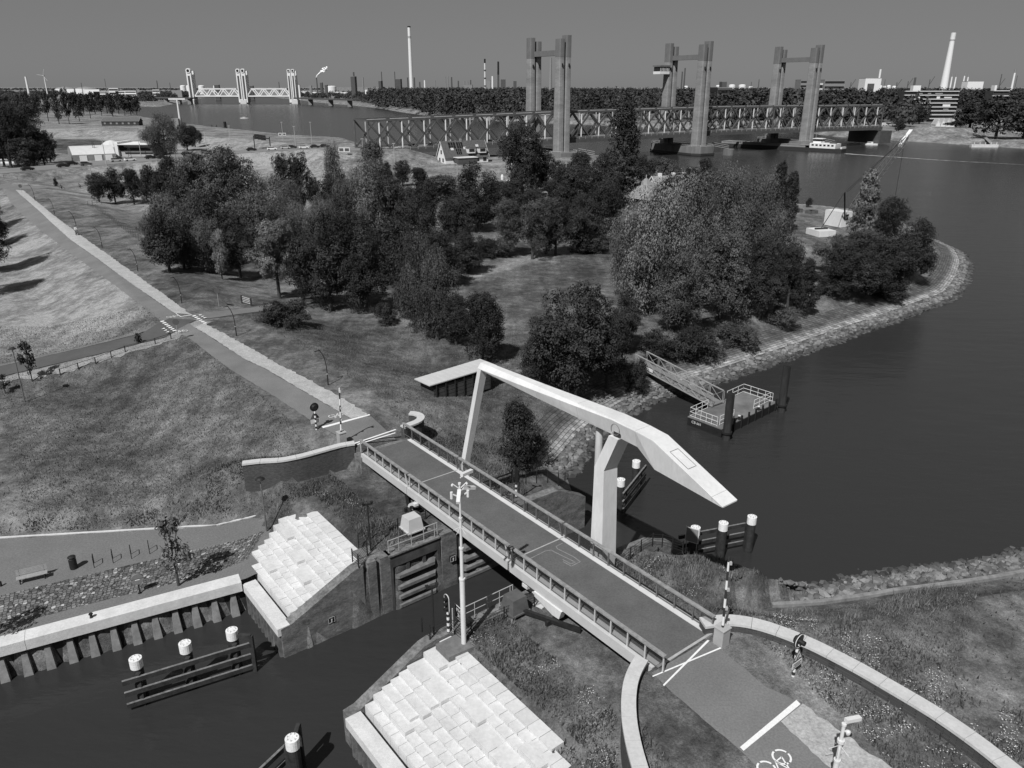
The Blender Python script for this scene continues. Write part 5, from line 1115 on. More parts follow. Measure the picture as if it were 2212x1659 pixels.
def twigs(kind, a, z0, seed):
    R = random.Random(seed); mb = MB(); top = a*(.82 if kind != 'bush' else .5); r0 = .06 if kind not in ('poplar',) else .1
    mb.cyl((0, 0, -.08), (0, 0, a*max(z0, .12)), r0*1.25, r0, 8); mb.cyl((0, 0, a*max(z0, .12)), (.02, .02, top), r0, .012, 7)
    for k in range(9):
        h = a*(z0+.02+(.6-z0)*R.random()) if kind != 'bush' else .1; az = R.random()*6.28; l_ = .4+.35*R.random()
        if kind in ('poplar', 'cone'): l_ *= .6
        m = (math.cos(az)*l_*.5, math.sin(az)*l_*.5, h+l_*.35); e = (math.cos(az)*l_, math.sin(az)*l_, h+l_*.85); mb.tube([(0, 0, h), m, e], [r0*.5, r0*.3, .01], 5)
    return mb
PROTO = {}
def proto(kind, tone, var, N, leaf):
    k = (kind, tone, var, N)
    if k not in PROTO:
        q, F, tn, a, z0 = crown(kind, 100+var*7+sum(map(ord, kind)), N, leaf)
        q = q/np.array([1, 1, a]); cm = np_mesh('crown', q, F, LEAF[tone], False, {'tone': tn})
        mb = twigs(kind, a, z0, var); v = (np.array(mb.v)/np.array([1, 1, a])).tolist(); tm = bpy.data.meshes.new('trunk'); tm.from_pydata(v, [], mb.f); tm.materials.append(M_bark); tm.update()
        PROTO[k] = (cm, tm)
    return PROTO[k]
NT = [0]
def tree(p, r, h, kind, tone, label, cat='tree', group=None, name=None, N=7000, leaf=.05, parts=True):
    NT[0] += 1; cm, tm = proto(kind, tone, NT[0] % 3, N, leaf)
    nm = name or {'round': 'broadleaf_tree', 'willow': 'willow_tree', 'poplar': 'poplar_tree', 'cone': 'birch_tree', 'bush': 'bush', 'tall': 'broadleaf_tree', 'thin': 'young_tree'}[kind]
    root = thing(nm, label, cat, tuple(p), group); root.scale = (r, r, h); root.rotation_euler = (0, 0, (NT[0]*2.399) % 6.283)
    o = bpy.data.objects.new('crown', cm); COL.objects.link(o); o.parent = root
    if kind != 'bush': o = bpy.data.objects.new('trunk', tm); COL.objects.link(o); o.parent = root
    return root
def plant(u, vb, vt, hw, kind, tone, label, z=None, **k):
    p = T(u, vb) if z is None else G(u, vb, z); h = height_to(p, vt); r = .93*hw*dist(p)/FPX
    return tree(p, r, h, kind, tone, label, **k)
TREES = [
 # left meadow row
 (215, 437, 375, 27, 'round', 'dark', 'dark bushy tree at the left end of the meadow hedge row'), (250, 440, 366, 30, 'round', 'dark', 'dark bushy tree second from the left in the meadow hedge row'), (290, 441, 370, 30, 'round', 'dark', 'dark bushy tree third in the meadow hedge row'), (328, 441, 360, 26, 'round', 'dark', 'dark ragged tree at the right end of the meadow hedge row'), (355, 440, 368, 30, 'round', 'dark', 'dark tree where the meadow hedge row meets the light willows'), (372, 440, 345, 34, 'round', 'dark', 'tall dark tree just right of the meadow hedge row'),
 # left wood
 (330, 530, 468, 28, 'willow', 'mid', 'low grey willow at the left corner of the big wood'), (365, 548, 425, 48, 'willow', 'mid', 'grey willow at the left front of the big wood'), (352, 562, 470, 34, 'tall', 'mid', 'small grey tree in front at the left of the big wood'), (398, 580, 462, 42, 'willow', 'mid', 'grey willow in the front row third from the left of the big wood'), (430, 520, 335, 62, 'tall', 'mid', 'tall broad tree rising over the left part of the big wood'), (505, 530, 325, 78, 'tall', 'mid', 'tallest broad tree in the left wood in front of the motorway cars'), (455, 590, 480, 46, 'willow', 'mid', 'grey willow in the front row of the wood centre left'), (480, 603, 500, 25, 'tall', 'light', 'slim pale young tree in front of the left wood'), (520, 600, 470, 50, 'round', 'dark', 'dark round tree between the slim pale tree and the bright poplar'), (560, 560, 420, 62, 'willow', 'mid', 'light willow in the heart of the left wood'), (618, 482, 337, 32, 'tall', 'dark', 'dark upright tree with a bare limb left of the gap'), (655, 478, 335, 33, 'tall', 'dark', 'dark upright tree beside the gap in the left wood'), (680, 452, 385, 18, 'round', 'dark', 'small dark round tree at the left edge of the gap'), (595, 520, 385, 60, 'willow', 'light', 'silver willow below the two dark upright trees'), (640, 530, 402, 44, 'willow', 'light', 'silver willow with a hollow top right of centre in the left wood'),
 (604, 645, 482, 58, 'thin', 'light', 'bright poplar with bare trunk at the front edge of the wood'), (715, 672, 470, 78, 'round', 'dark', 'big dark round tree right of the bright poplar'), (655, 660, 520, 50, 'round', 'dark', 'dark tree squeezed between the bright poplar and the big round tree'), (800, 676, 500, 66, 'round', 'dark', 'dark round tree shading the lawn edge'), (770, 600, 470, 60, 'round', 'dark', 'dark tree in front of the hidden shed roof'), (728, 470, 325, 30, 'willow', 'mid', 'upright grey willow right of the gap'), (812, 455, 305, 36, 'tall', 'mid', 'tall grey tree left of the tiled house'), (745, 520, 390, 48, 'willow', 'mid', 'grey willow in the middle row below the gap'), (800, 530, 362, 62, 'willow', 'light', 'large silver willow left of the dark trees by the house'), (700, 560, 440, 48, 'willow', 'mid', 'grey willow behind the big dark round tree'),
 (860, 520, 385, 52, 'round', 'dark', 'dark tree under the garden path'), (925, 525, 398, 48, 'round', 'dark', 'dark round tree in the middle beside the garden path'), (985, 545, 430, 48, 'round', 'dark', 'dark tree below the big dark tree near the lamp posts'), (1030, 500, 358, 62, 'round', 'dark', 'big dark tree in front of the yard with lamp posts'), (870, 600, 480, 60, 'round', 'dark', 'dark tree behind the weeping trees'), (950, 620, 500, 62, 'round', 'dark', 'dark leafy tree left of the sloping lawn'), (1010, 590, 505, 50, 'round', 'dark', 'dark tree whose branches overhang the sloping lawn'),
 (905, 712, 520, 58, 'willow', 'mid', 'weeping grey tree at the right edge of the lawn'), (945, 735, 560, 62, 'willow', 'mid', 'weeping grey tree left of the sloping field'), (985, 745, 640, 52, 'round', 'dark', 'dark round shrub tree below the weeping trees'), (1042, 785, 640, 66, 'round', 'dark', 'dark round tree at the foot of the sloping field'), (880, 690, 600, 40, 'round', 'dark', 'dark low tree at the lawn corner'),
 # wood by the field
 (1100, 555, 432, 45, 'tall', 'mid', 'ivy clad tree at the top left of the sloping field'), (1150, 560, 440, 50, 'round', 'mid', 'leafy tree behind the sloping field left of centre'), (1200, 552, 432, 50, 'round', 'dark', 'dark tree behind the middle of the sloping field'), (1255, 548, 425, 52, 'round', 'dark', 'dark tree behind the right of the sloping field'), (1300, 535, 400, 52, 'round', 'dark', 'tall dark tree at the right end of the sloping field'), (1230, 470, 360, 62, 'round', 'dark', 'dark crown below the tall columnar poplar'), (1300, 470, 340, 50, 'round', 'dark', 'dark tree directly left of the tiled pyramid roof'),
 (1340, 452, 222, 44, 'poplar', 'dark', 'very tall columnar poplar in front of the lift bridge deck'), (1127, 425, 272, 62, 'round', 'dark', 'big round dark tree left of the bridge tower foot'), (1180, 420, 330, 42, 'round', 'dark', 'dark tree right of the round dark tree below the tower'), (1255, 408, 335, 42, 'round', 'dark', 'dark tree hiding the foot of the bridge pier'), (1150, 405, 340, 22, 'cone', 'light', 'pale conical tree by the right lamp post'), (1390, 400, 338, 34, 'round', 'dark', 'dark tree right of the columnar poplar near the water'), (1437, 402, 345, 34, 'round', 'mid', 'mid grey tree on the river bank behind the roofs'), (1490, 420, 362, 26, 'round', 'dark', 'dark round tree on the bank right of the flat roof house'), (1520, 432, 345, 28, 'tall', 'dark', 'dark leafy tree left of the willow mass by the river'), (1470, 430, 385, 30, 'round', 'dark', 'dark tree in front of the flat roofed house'),
 (870, 402, 348, 24, 'round', 'dark', 'dark shrubby tree left of the tiled house'), (835, 395, 350, 18, 'round', 'dark', 'small dark tree by the abutment bank'), (905, 408, 365, 28, 'round', 'dark', 'dark garden tree below the white gable'),
 # right wood
 (1405, 675, 425, 98, 'willow', 'light', 'great silver willow in the middle of the right wood'), (1350, 640, 470, 55, 'willow', 'light', 'left shoulder of silver willow beside the sloping field'), (1480, 640, 400, 80, 'willow', 'light', 'silver willow behind the great silver willow'), (1560, 600, 385, 72, 'willow', 'mid', 'grey willow on the skyline right of the great willow'), (1622, 590, 388, 66, 'willow', 'mid', 'grey willow beside the two slim poplars'), (1590, 640, 455, 72, 'willow', 'mid', 'broad grey willow in the heart of the right wood'), (1660, 645, 468, 62, 'willow', 'mid', 'grey willow overhanging the crane yard'), (1672, 495, 350, 24, 'poplar', 'dark', 'left of two slim dark poplars above the right wood'), (1700, 500, 372, 20, 'poplar', 'dark', 'right of two slim dark poplars above the right wood'), (1555, 690, 505, 78, 'round', 'mid', 'leafy chestnut below the great willow'), (1470, 718, 550, 72, 'round', 'mid', 'chestnut with pale leaf clusters behind the dark bank bushes'), (1640, 690, 535, 58, 'round', 'dark', 'dark tree on the bank at the right of the chestnuts'), (1700, 668, 535, 48, 'round', 'dark', 'dark tree right of the bank bushes'), (1735, 680, 560, 34, 'cone', 'dark', 'dark pointed tree beside the yard fence'),
 (1830, 645, 540, 72, 'round', 'dark', 'dark dome shaped tree in front on the headland'), (1905, 638, 520, 70, 'round', 'dark', 'broad dark tree on the headland above the revetment'), (1965, 610, 478, 56, 'round', 'dark', 'outermost dark tree on the headland tip'), (1860, 520, 365, 42, 'cone', 'light', 'tall pale pointed birch behind the crane boom'), (1915, 530, 430, 44, 'round', 'dark', 'dark tree between the birch and the headland tip'), (1795, 590, 510, 46, 'round', 'mid', 'light shrubby tree in front of the crane'), (1860, 580, 500, 60, 'round', 'mid', 'grey tree below the pale birch'), (1747, 448, 428, 9, 'round', 'dark', 'little lone bush by the water behind the crane yard'),
 # near the bridge
 (1240, 862, 625, 108, 'round', 'dark', 'big dark tree on the shore behind the balance beam'), (1310, 840, 690, 62, 'round', 'dark', 'dark tree by the shore end of the gangway'), (1170, 842, 690, 56, 'round', 'dark', 'dark tree at the left of the big shore tree'), (1345, 760, 640, 52, 'round', 'dark', 'dark tree above the gangway start'),
 # far left
 (25, 365, 232, 46, 'round', 'dark', 'dark tree at the left edge beside the motorway'), (75, 362, 215, 48, 'tall', 'dark', 'tallest dark tree of the left clump by the motorway'), (110, 352, 285, 26, 'round', 'dark', 'low dark tree at the right of the left clump'), (50, 340, 262, 40, 'tall', 'mid', 'grey tree in the middle of the left clump'), (60, 366, 300, 40, 'round', 'dark', 'dark bushy tree at the foot of the left clump'), (10, 360, 262, 40, 'tall', 'dark', 'tall dark tree second from the left edge by the motorway'), (98, 362, 300, 32, 'round', 'dark', 'dark bushy tree nearest the motorway in the left clump'), (40, 320, 222, 44, 'tall', 'dark', 'dark tree behind the left clump'), (0, 352, 300, 24, 'round', 'dark', 'small dark tree at the very left by the pale shed'),
 (360, 338, 255, 44, 'willow', 'mid', 'large round willow behind the flat roofed office'), (330, 320, 275, 26, 'willow', 'mid', 'smaller willow left of the large round willow'), (405, 325, 268, 26, 'round', 'dark', 'dark tree right of the large round willow'), (422, 318, 275, 18, 'round', 'dark', 'dark tree with bare trunks beside the river bank'),
 (-25, 590, 425, 62, 'round', 'dark', 'dark tree at the left frame edge casting a shadow over the road'), (-15, 530, 440, 42, 'round', 'dark', 'dark tree at the left frame edge further up the road'), (-50, 640, 470, 60, 'round', 'dark', 'dark tree outside the left edge of the dry slope'), (-30, 500, 395, 45, 'tall', 'dark', 'tall dark tree at the left edge whose shadow crosses the far road'),
]
for t in TREES: plant(*t[:6], t[6], N=(28000 if t[3] > 42 else 15000), leaf=(.0215 if t[3] > 42 else .029)*(1.8 if t[4] == 'poplar' else 1.35 if t[4] == 'cone' else .85 if t[4] == 'willow' else 1))
FILL = [((350, 470), (470, 600), (130, 60), 14, 'left wood', 'mid'), ((700, 460), (880, 640), (120, 70), 14, 'middle of the wood', 'dark'), ((1440, 470), (1680, 640), (130, 70), 10, 'right wood', 'mid'), ((900, 420), (1280, 500), (60, 50), 10, 'thicket below the yard', 'dark')]
for (u0, v0), (u1, v1), (hh_, _), n_, where, tn_ in FILL:
    for i in range(n_):
        u_ = rng.uniform(u0, u1); v_ = rng.uniform(v0, v1); sz = (v_/500)
        plant(u_, v_, v_-rng.uniform(.7, 1.0)*hh_*sz, 44*sz, ('round', 'tall', 'willow')[i % 3] if tn_ == 'mid' else 'round', tn_ if i % 2 else 'dark', 'tree hemmed in by its neighbours in the '+where, group='trees filling the '+where, N=15000, leaf=.029)
BUSH = [(620, 703, 655, 70, 'bush', 'dark', 'low wide dark thicket at the right of the crossing track'), (1128, 1003, 893, 72, 'bush', 'dark', 'round dark bush on the bank below the balance beam'), (1500, 775, 715, 70, 'bush', 'dark', 'dark scrub on the slope above the gangway'), (1420, 770, 720, 55, 'bush', 'dark', 'dark scrub beside the gangway railings'), (1590, 745, 705, 60, 'bush', 'mid', 'grey scrub on the slope above the stone revetment'), (1690, 705, 665, 45, 'bush', 'mid', 'grey low scrub right of the slope'), (1905, 640, 600, 60, 'bush', 'dark', 'dark undergrowth on the headland'), (1060, 555, 520, 45, 'bush', 'dark', 'dark undergrowth left of the sloping field'), (1280, 545, 510, 50, 'bush', 'dark', 'dark undergrowth right behind the sloping field'), (1010, 470, 430, 80, 'bush', 'dark', 'dark hedge by the yard'), (950, 430, 385, 70, 'bush', 'mid', 'rough hedge below the tiled house'), (1130, 455, 425, 70, 'bush', 'mid', 'rough scrub below the yard with the lamp posts'), (600, 580, 500, 60, 'bush', 'dark', 'dark undergrowth inside the left wood'), (1400, 570, 500, 70, 'bush', 'dark', 'dark thicket behind the great willow'), (880, 460, 410, 40, 'bush', 'dark', 'dark hedge left of the garden path'), (1800, 640, 590, 50, 'bush', 'dark', 'undergrowth at the left of the headland dome tree'), (1375, 850, 790, 30, 'bush', 'dark', 'dark bush under the gangway end'), (830, 700, 660, 30, 'bush', 'dark', 'dark shadowy undergrowth at the lawn edge'), (1545, 640, 560, 90, 'bush', 'dark', 'dark understorey in the right wood')]
for t in BUSH: plant(*t[:6], t[6], cat='bush', N=14000, leaf=.026)
p = G(386, 1265, 2.6); tree(p, 1.35, height_to(p, 1118), 'thin', 'light', 'young tree with sparse airy crown on the quay paving', N=650, leaf=.085)
p = G(-38, 1392, 2.6); tree(p, 1.1, 4.6, 'thin', 'light', 'young quay tree just outside the left edge', N=650, leaf=.085)
p = T(70, 824); tree(p, .95, height_to(p, 737), 'thin', 'dark', 'young tree with dark tufts beside the side road', N=700, leaf=.09)
p = T(12, 850); tree(p, .8, 2.2, 'thin', 'dark', 'small leafy sapling at the left edge below the side road', N=500, leaf=.1)
for u, vb, vt, hw, lb in ((300, 742, 722, 9, 'grass tuft bush by the side road fence'), (122, 402, 385, 6, 'lone bush on the dry bank by the cycle path')):
    plant(u, vb, vt, hw, 'bush', 'dark', lb, cat='bush', N=500, leaf=.12)
# poplar row on the spit behind the brick barn
k = 0
for u, vb, vt in [(85, 255, 205), (105, 262, 200), (128, 268, 196), (150, 268, 192), (160, 250, 200), (172, 262, 200), (182, 248, 202), (196, 256, 203), (206, 246, 200), (220, 250, 204), (232, 245, 205), (244, 252, 202), (257, 247, 203), (270, 250, 203), (283, 249, 206), (296, 250, 207), (60, 250, 200), (40, 246, 205), (20, 250, 208), (0, 245, 205)]:
    plant(u, vb, vt, 12+k % 3, 'tall', 'dark', 'tall dark poplar in the row behind the brick barn', group='poplar row behind the brick barn', name='poplar_tree', N=2200, leaf=.075); k += 1
# distant woods that read as one mass
def wood(name, label, polys, dens, h, r, tone='far', seed=3, per=170):
    R = np.random.default_rng(seed); V = []; Tn = []
    for poly, dn in zip(polys, dens):
        P = Gl(poly, 2.0); xs = [p[0] for p in P]; ys = [p[1] for p in P]; n_ = int(dn); C = []
        while len(C) < n_:
            X = R.uniform(min(xs), max(xs), n_*3); Y = R.uniform(min(ys), max(ys), n_*3); m = inside(X, Y, P); C += list(zip(X[m], Y[m]))
        C = np.array(C[:n_]); H = h*(.6+.6*R.random(n_)); RR = r*(.7+.6*R.random(n_)); tn = .6+.8*R.random(n_)
        d = R.normal(size=(n_, per, 3)); d[..., 2] = np.abs(d[..., 2]); d /= np.linalg.norm(d, axis=2)[..., None]
        z = H[:, None]*(.25+.75*d[..., 2]*(.85+.15*R.random((n_, per)))); rr = RR[:, None]*(.75+.3*R.random((n_, per)))
        gz = np.array([max(hz(x, y), 0) for x, y in C])
        c = np.stack([C[:, :1]+d[..., 0]*rr, C[:, 1:]+d[..., 1]*rr, gz[:, None]+z*(1-.25*R.random((n_, per)))], -1).reshape(-1, 3)
        nr = d.reshape(-1, 3)+R.normal(size=c.shape)*.5; nr /= np.linalg.norm(nr, axis=1)[:, None]; t1 = np.cross(nr, R.normal(size=c.shape)); t1 /= np.linalg.norm(t1, axis=1)[:, None]; t2 = np.cross(nr, t1)
        s = (RR.repeat(per)*.17*(.6+.7*R.random(len(c))))[:, None]
        V.append(np.stack([c-t1*s, c+t2*s*.7, c+t1*s, c-t2*s*.7], 1).reshape(-1, 3)); Tn.append((tn.repeat(per)*(.75+.5*R.random(len(c)))).repeat(4))
    V = np.concatenate(V); F = np.arange(len(V)).reshape(-1, 4)
    o = link(name, np_mesh(name, V, F, LEAF[tone], False, {'tone': np.concatenate(Tn)})); o['kind'] = 'stuff'; return tag(o, label, 'woodland')
wood('riverside_wood', 'dense dark wood along the far river bank behind the lift bridge', [[(795, 228), (870, 240), (975, 255), (1150, 262), (1330, 268), (1530, 277), (1760, 284), (1960, 290), (1960, 262), (1800, 250), (1500, 240), (1100, 215), (900, 212), (800, 214)], [(820, 212), (1100, 214), (1500, 238), (2000, 255), (2300, 262), (2300, 222), (1900, 214), (1400, 206), (1000, 201), (830, 202)]], [1300, 2600], 27, 9, seed=4)
wood('riverside_scrub', 'pale willow scrub on the point of the far river bank', [[(770, 222), (860, 238), (970, 253), (1120, 260), (1120, 243), (1000, 228), (880, 218), (790, 214)]], [420], 12, 6.5, 'mid', 5)
wood('distant_wood', 'low dark woods along the left horizon', [[(-100, 235), (60, 232), (100, 215), (140, 204), (-100, 204)], [(-150, 197), (700, 196), (700, 193), (-150, 193)]], [420, 900], 17, 9, seed=6)
wood('distant_trees', 'scattered dark trees round the far flats left of the white bridge', [[(305, 228), (350, 222), (418, 210), (420, 203), (300, 206)], [(640, 213), (790, 222), (790, 205), (640, 203)]], [260, 200], 15, 8, seed=16)
wood('distant_wood', 'dark woods on the right of the river behind the apartments', [[(1500, 232), (2000, 238), (2400, 245), (2400, 205), (1900, 203), (1500, 204)], [(1440, 262), (1990, 270), (2000, 252), (1500, 250)]], [1700, 300], 26, 9, seed=7)
for u, vb, vt, hw, lb in [(2090, 298, 222, 46, 'large dark tree mass left of the right frame edge'), (2150, 300, 215, 55, 'tall dark trees at the right edge by the river'), (2210, 300, 225, 50, 'dark trees at the right edge of the picture'), (2120, 250, 195, 52, 'tall dark tree between the two apartment blocks'), (1985, 268, 236, 22, 'dark tree in front of the apartments'), (2020, 262, 240, 24, 'dark tree below the apartment balconies'), (1940, 285, 258, 16, 'small dark tree by the bridge ramp'), (2180, 240, 205, 50, 'dark trees behind the right houses'), (1900, 250, 215, 26, 'dark tree left of the apartment block'), (1860, 252, 216, 30, 'dark tree at the end of the truss'), (2060, 300, 262, 26, 'dark tree right of the small white houses')]:
    plant(u, vb, vt, hw, 'round', 'dark', lb, N=3500, leaf=.06)
Z_ = np.array([0, 0, 1.0])
# ------------------------------------------------------------------ the great lift bridge
BD = np.array([1, .556]); BD /= np.linalg.norm(BD); BN = np.array([-BD[1], BD[0]])      # along the deck / away from the camera
B0 = np.array([-63.0, 357.0]); BW = 18.0; BL = 362.0
def _u(m): p = B0+BD*m; return proj((p[0], p[1], 12))[0]
BL = min(np.arange(250, 420, .5), key=lambda m: abs(_u(m)-1903))
def bz(a): return float(np.interp(a, [0, 108, 212, 362], [8.4, 10.6, 11.6, 11.0]))      # deck level along the bridge
def bp(a, o, z): p = B0+BD*a+BN*o; return np.array([p[0], p[1], z])
lb = thing('lift_bridge', 'long dark steel truss bridge with three pairs of tall concrete lifting towers over the river', 'lift bridge', tuple(bp(180, 6, 0)))
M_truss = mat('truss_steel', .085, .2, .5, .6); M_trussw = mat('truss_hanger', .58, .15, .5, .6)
TH = 12.6
mb = MB()
for i in range(36):
    a, b = BL*i/36, BL*(i+1)/36
    P = [bp(a, -1.6, bz(a)), bp(b, -1.6, bz(b)), bp(b, BW+1.6, bz(b)), bp(a, BW+1.6, bz(a))]; mb.add(P+[q-Z_*1.9 for q in P], [(0, 1, 2, 3), (7, 6, 5, 4), (0, 4, 5, 1), (2, 6, 7, 3)])
mb.build('bridge_deck', M_dgrey, lb)
mb = MB()
for i in range(18):
    a, b = BL*i/18, BL*(i+1)/18; P = [bp(a, .6, bz(a)+.03), bp(b, .6, bz(b)+.03), bp(b, BW-.6, bz(b)+.03), bp(a, BW-.6, bz(a)+.03)]; mb.add(P, [(0, 1, 2, 3)])
mb.build('carriageway', M_road, lb)
NP = 32
spans = [(0, 14), (14, 23), (23, 32)]
for sd, o in ((0, 0.0), (1, BW)):
    for s0, s1 in spans:
        mb = MB()
        for i in range(s0, s1):
            a, b = BL*i/NP, BL*(i+1)/NP
            for z in (.2, TH): mb.bar(bp(a, o, bz(a)+z), bp(b, o, bz(b)+z), .9, .9)
            if i in (s0, s1-1) and False: continue
            mb.bar(bp(a, o, bz(a)+.3), bp(b, o, bz(b)+TH-.3), .7, .75); mb.bar(bp(a, o, bz(a)+TH-.3), bp(b, o, bz(b)+.3), .7, .75)
        t = mb.build('truss', M_truss, lb)
        for i in range(s0, s1):
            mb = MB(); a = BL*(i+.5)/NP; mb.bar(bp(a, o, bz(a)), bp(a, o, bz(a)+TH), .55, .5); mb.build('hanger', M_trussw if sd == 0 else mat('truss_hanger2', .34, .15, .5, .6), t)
for i in (0, 14, 23, 32):
    a = BL*i/NP; mb = MB()
    for z in (TH, ): mb.bar(bp(a, 0, bz(a)+z), bp(a, BW, bz(a)+z), .5, .6)
    for o in (0, BW): mb.bar(bp(a, o, bz(a)), bp(a, o, bz(a)+TH), .7, .7)
    mb.build('portal_frame', M_truss, lb)
mb = MB()
for i in range(NP+1):
    a = BL*i/NP; mb.bar(bp(a, 0, bz(a)+TH), bp(a, BW, bz(a)+TH), .3, .3)
    if i < NP:
        b = BL*(i+1)/NP; mb.bar(bp(a, 0, bz(a)+TH), bp(b, BW, bz(b)+TH), .22, .22)
mb.build('wind_bracing', M_truss, lb)
mb = MB()
for i in range(90):
    a = BL*i/90; mb.bar(bp(a, -1.6, bz(a)-.4), bp(a, -1.6, bz(a)+1.1), .14, .14)
for i in range(30):
    a, b = BL*i/30, BL*(i+1)/30
    for z in (1.1, .55): mb.bar(bp(a, -1.6, bz(a)+z), bp(b, -1.6, bz(b)+z), .1, .1)
mb.build('parapet', mat('parapet_grey', .32, .1, 1, .6), lb)
mb = MB()
for i in range(NP):
    a, b = BL*i/NP, BL*(i+.8)/NP; mb.bar(bp(a, .05, bz(a)+TH+.52), bp(b, .05, bz(b)+TH+.52), .9, .16)
mb.build('walkway_panels', mat('walkway_pale', .5, .1, 1, .6), lb)
def tower(a, near_u, far_u, top_near, two=True, hut=False):
    """two legs, each of a pair of shafts, one leg on either side of the deck, tied at the top"""
    zt = height_to(bp(a, -4.6, 0), top_near)
    for sd, o in ((0, -4.6), (1, BW+4.6)):
        for k, da in ((0, -1.85), (1, 1.85)):
            mb = MB(); c = bp(a+da, o, 0); w, d = (1.5, 2.5)
            def ring(z, f):
                r = []
                for q in np.linspace(0, 2*math.pi, 17)[:-1]:
                    x = math.copysign(abs(math.cos(q))**.3, math.cos(q))*w*f; y = math.copysign(abs(math.sin(q))**.35, math.sin(q))*d*f
                    p = c[:2]+BD*x+BN*y; r.append((p[0], p[1], z))
                return r
            r0, r1 = ring(-1, 1.12), ring(zt-9.5, .92); n_ = 16
            mb.add(r0+r1, [tuple(range(n_-1, -1, -1)), tuple(range(n_, 2*n_))]+[(i, (i+1) % n_, n_+(i+1) % n_, n_+i) for i in range(n_)]); mb.smooth = False
            t = mb.build('tower_shaft', M_tower, lb)
            hh = zt-(0 if (k == 1) == (sd == 0) else 1.6)
            mb = MB(); r0, r1 = ring(zt-9.5, .94), ring(hh, .94); mb.add(r0+r1, [tuple(range(n_-1, -1, -1)), tuple(range(n_, 2*n_))]+[(i, (i+1) % n_, n_+(i+1) % n_, n_+i) for i in range(n_)]); mb.build('shaft_head', M_towcap, t)
            mb = MB(); q = bp(a+da, o-2.3, zt-13); mb.box(q+np.array([0, 0, 0]), (.6, 1.0, 1.4), math.atan2(BD[1], BD[0])); mb.build('slot_window', M_black, t)
        mb = MB(); q = bp(a, o, (zt-6)/2); mb.box((q[0], q[1], (zt-6)/2), (2.2, 3.0, zt-6), math.atan2(BD[1], BD[0])); mb.build('shaft_web', mat('web_dark', .10, .15, .3, .8), lb)
    mb = MB(); mb.bar(bp(a, -3, zt-7.5), bp(a, BW+3, zt-7.5), 2.4, 2.4); mb.build('tie_beam', M_towcap, lb)
    if hut:
        c = bp(a-6.5, BW+4.6, zt-15); mb = MB(); mb.box(c, (6.5, 6, 1.4), math.atan2(BD[1], BD[0])); h = mb.build('control_room', M_plaster, lb)
        mb = MB(); mb.box(c+Z_*1.9, (6.0, 5.6, 2.3), math.atan2(BD[1], BD[0])); mb.build('window_band', M_glass, h)
        mb = MB(); mb.box(c+Z_*3.5, (7.2, 6.6, .8), math.atan2(BD[1], BD[0])); mb.build('hut_roof', M_towcap, h)
        for k in range(7): mb = MB(); mb.box(bp(a-9.4+k*.95, BW+1.75, zt-15+1.9), (.18, .18, 2.3)); mb.build('mullion', M_plaster, h)
    # pier with piled fender
    for fac, (oo0, oo1) in ((0, (-12, BW+12)),):
        mb = MB(); w_ = 7.6; P = [bp(a-w_, oo0+4, 0), bp(a-w_+3, oo0, 0), bp(a+w_-3, oo0, 0), bp(a+w_, oo0+4, 0), bp(a+w_, oo1-4, 0), bp(a+w_-3, oo1, 0), bp(a-w_+3, oo1, 0), bp(a-w_, oo1-4, 0)]
        mb.prism([tuple(p[:2]) for p in P], -2, 4.8); pr = mb.build('pier', mat('pier_concrete', .16, .3, .25, .9, stretch=(1, 1, .3)), lb)
        mb = MB(); C_ = sum(P)/8; Q = [C_+(p-C_)*1.03 for p in P]; mb.prism([tuple(p[:2]) for p in Q], .2, 1.3); mb.build('fender_band', M_dsteel, pr)
        mb = MB(); Q = [C_+(p-C_)*.98+Z_*5.6 for p in P]
        for i in range(8): mb.bar(Q[i], Q[(i+1) % 8], .18, .14); mb.bar(Q[i]-Z_*.8, Q[i], .18, .18)
        mb.build('pier_rail', M_galv, pr)
        cyl_c = bp(a+w_+6, oo0-2, 0); mb = MB(); mb.cyl(cyl_c-Z_*2, cyl_c+Z_*3.2, 3.0, n=18); mb.build('guard_pile', mat('pier_concrete', .16), pr)
        mb = MB(); e0 = bp(a+w_-1, oo0+2, 5.6); e1 = cyl_c+Z_*4.2
        for dz in (0, 1): mb.bar(e0+Z_*dz*.9, e1+Z_*dz*.9, .18, .15)
        mb.bar(e0-Z_*.8, e1-Z_*.8, 1.6, .15); mb.build('footbridge', M_galv, pr)
a1 = 108; a2 = 210; a3 = 296
def at_u(u, z=5):                       # where a sight line crosses the near truss line
    lo, hi = -50, 450
    for _ in range(50):
        m = (lo+hi)/2
        if proj(bp(m, -4.6, z))[0] < u: lo = m
        else: hi = m
    return lo
A1, A2, A3 = at_u(1212), at_u(1508), at_u(1741)
tower(A1, 0, 0, 76); tower(A2, 0, 0, 89, hut=True); tower(A3, 0, 0, 97)
mb = MB(); mb.prism([tuple(bp(a, o, 0)[:2]) for a, o in ((-6, -3), (3, -3), (3, BW+3), (-6, BW+3))], 2, 7.2); mb.build('abutment', M_mgrey, lb)
mb = MB(); mb.prism([tuple(bp(a, o, 0)[:2]) for a, o in ((BL-3, -3), (BL+8, -3), (BL+8, BW+3), (BL-3, BW+3))], 1, 8.6); mb.build('abutment', M_dgrey, lb)
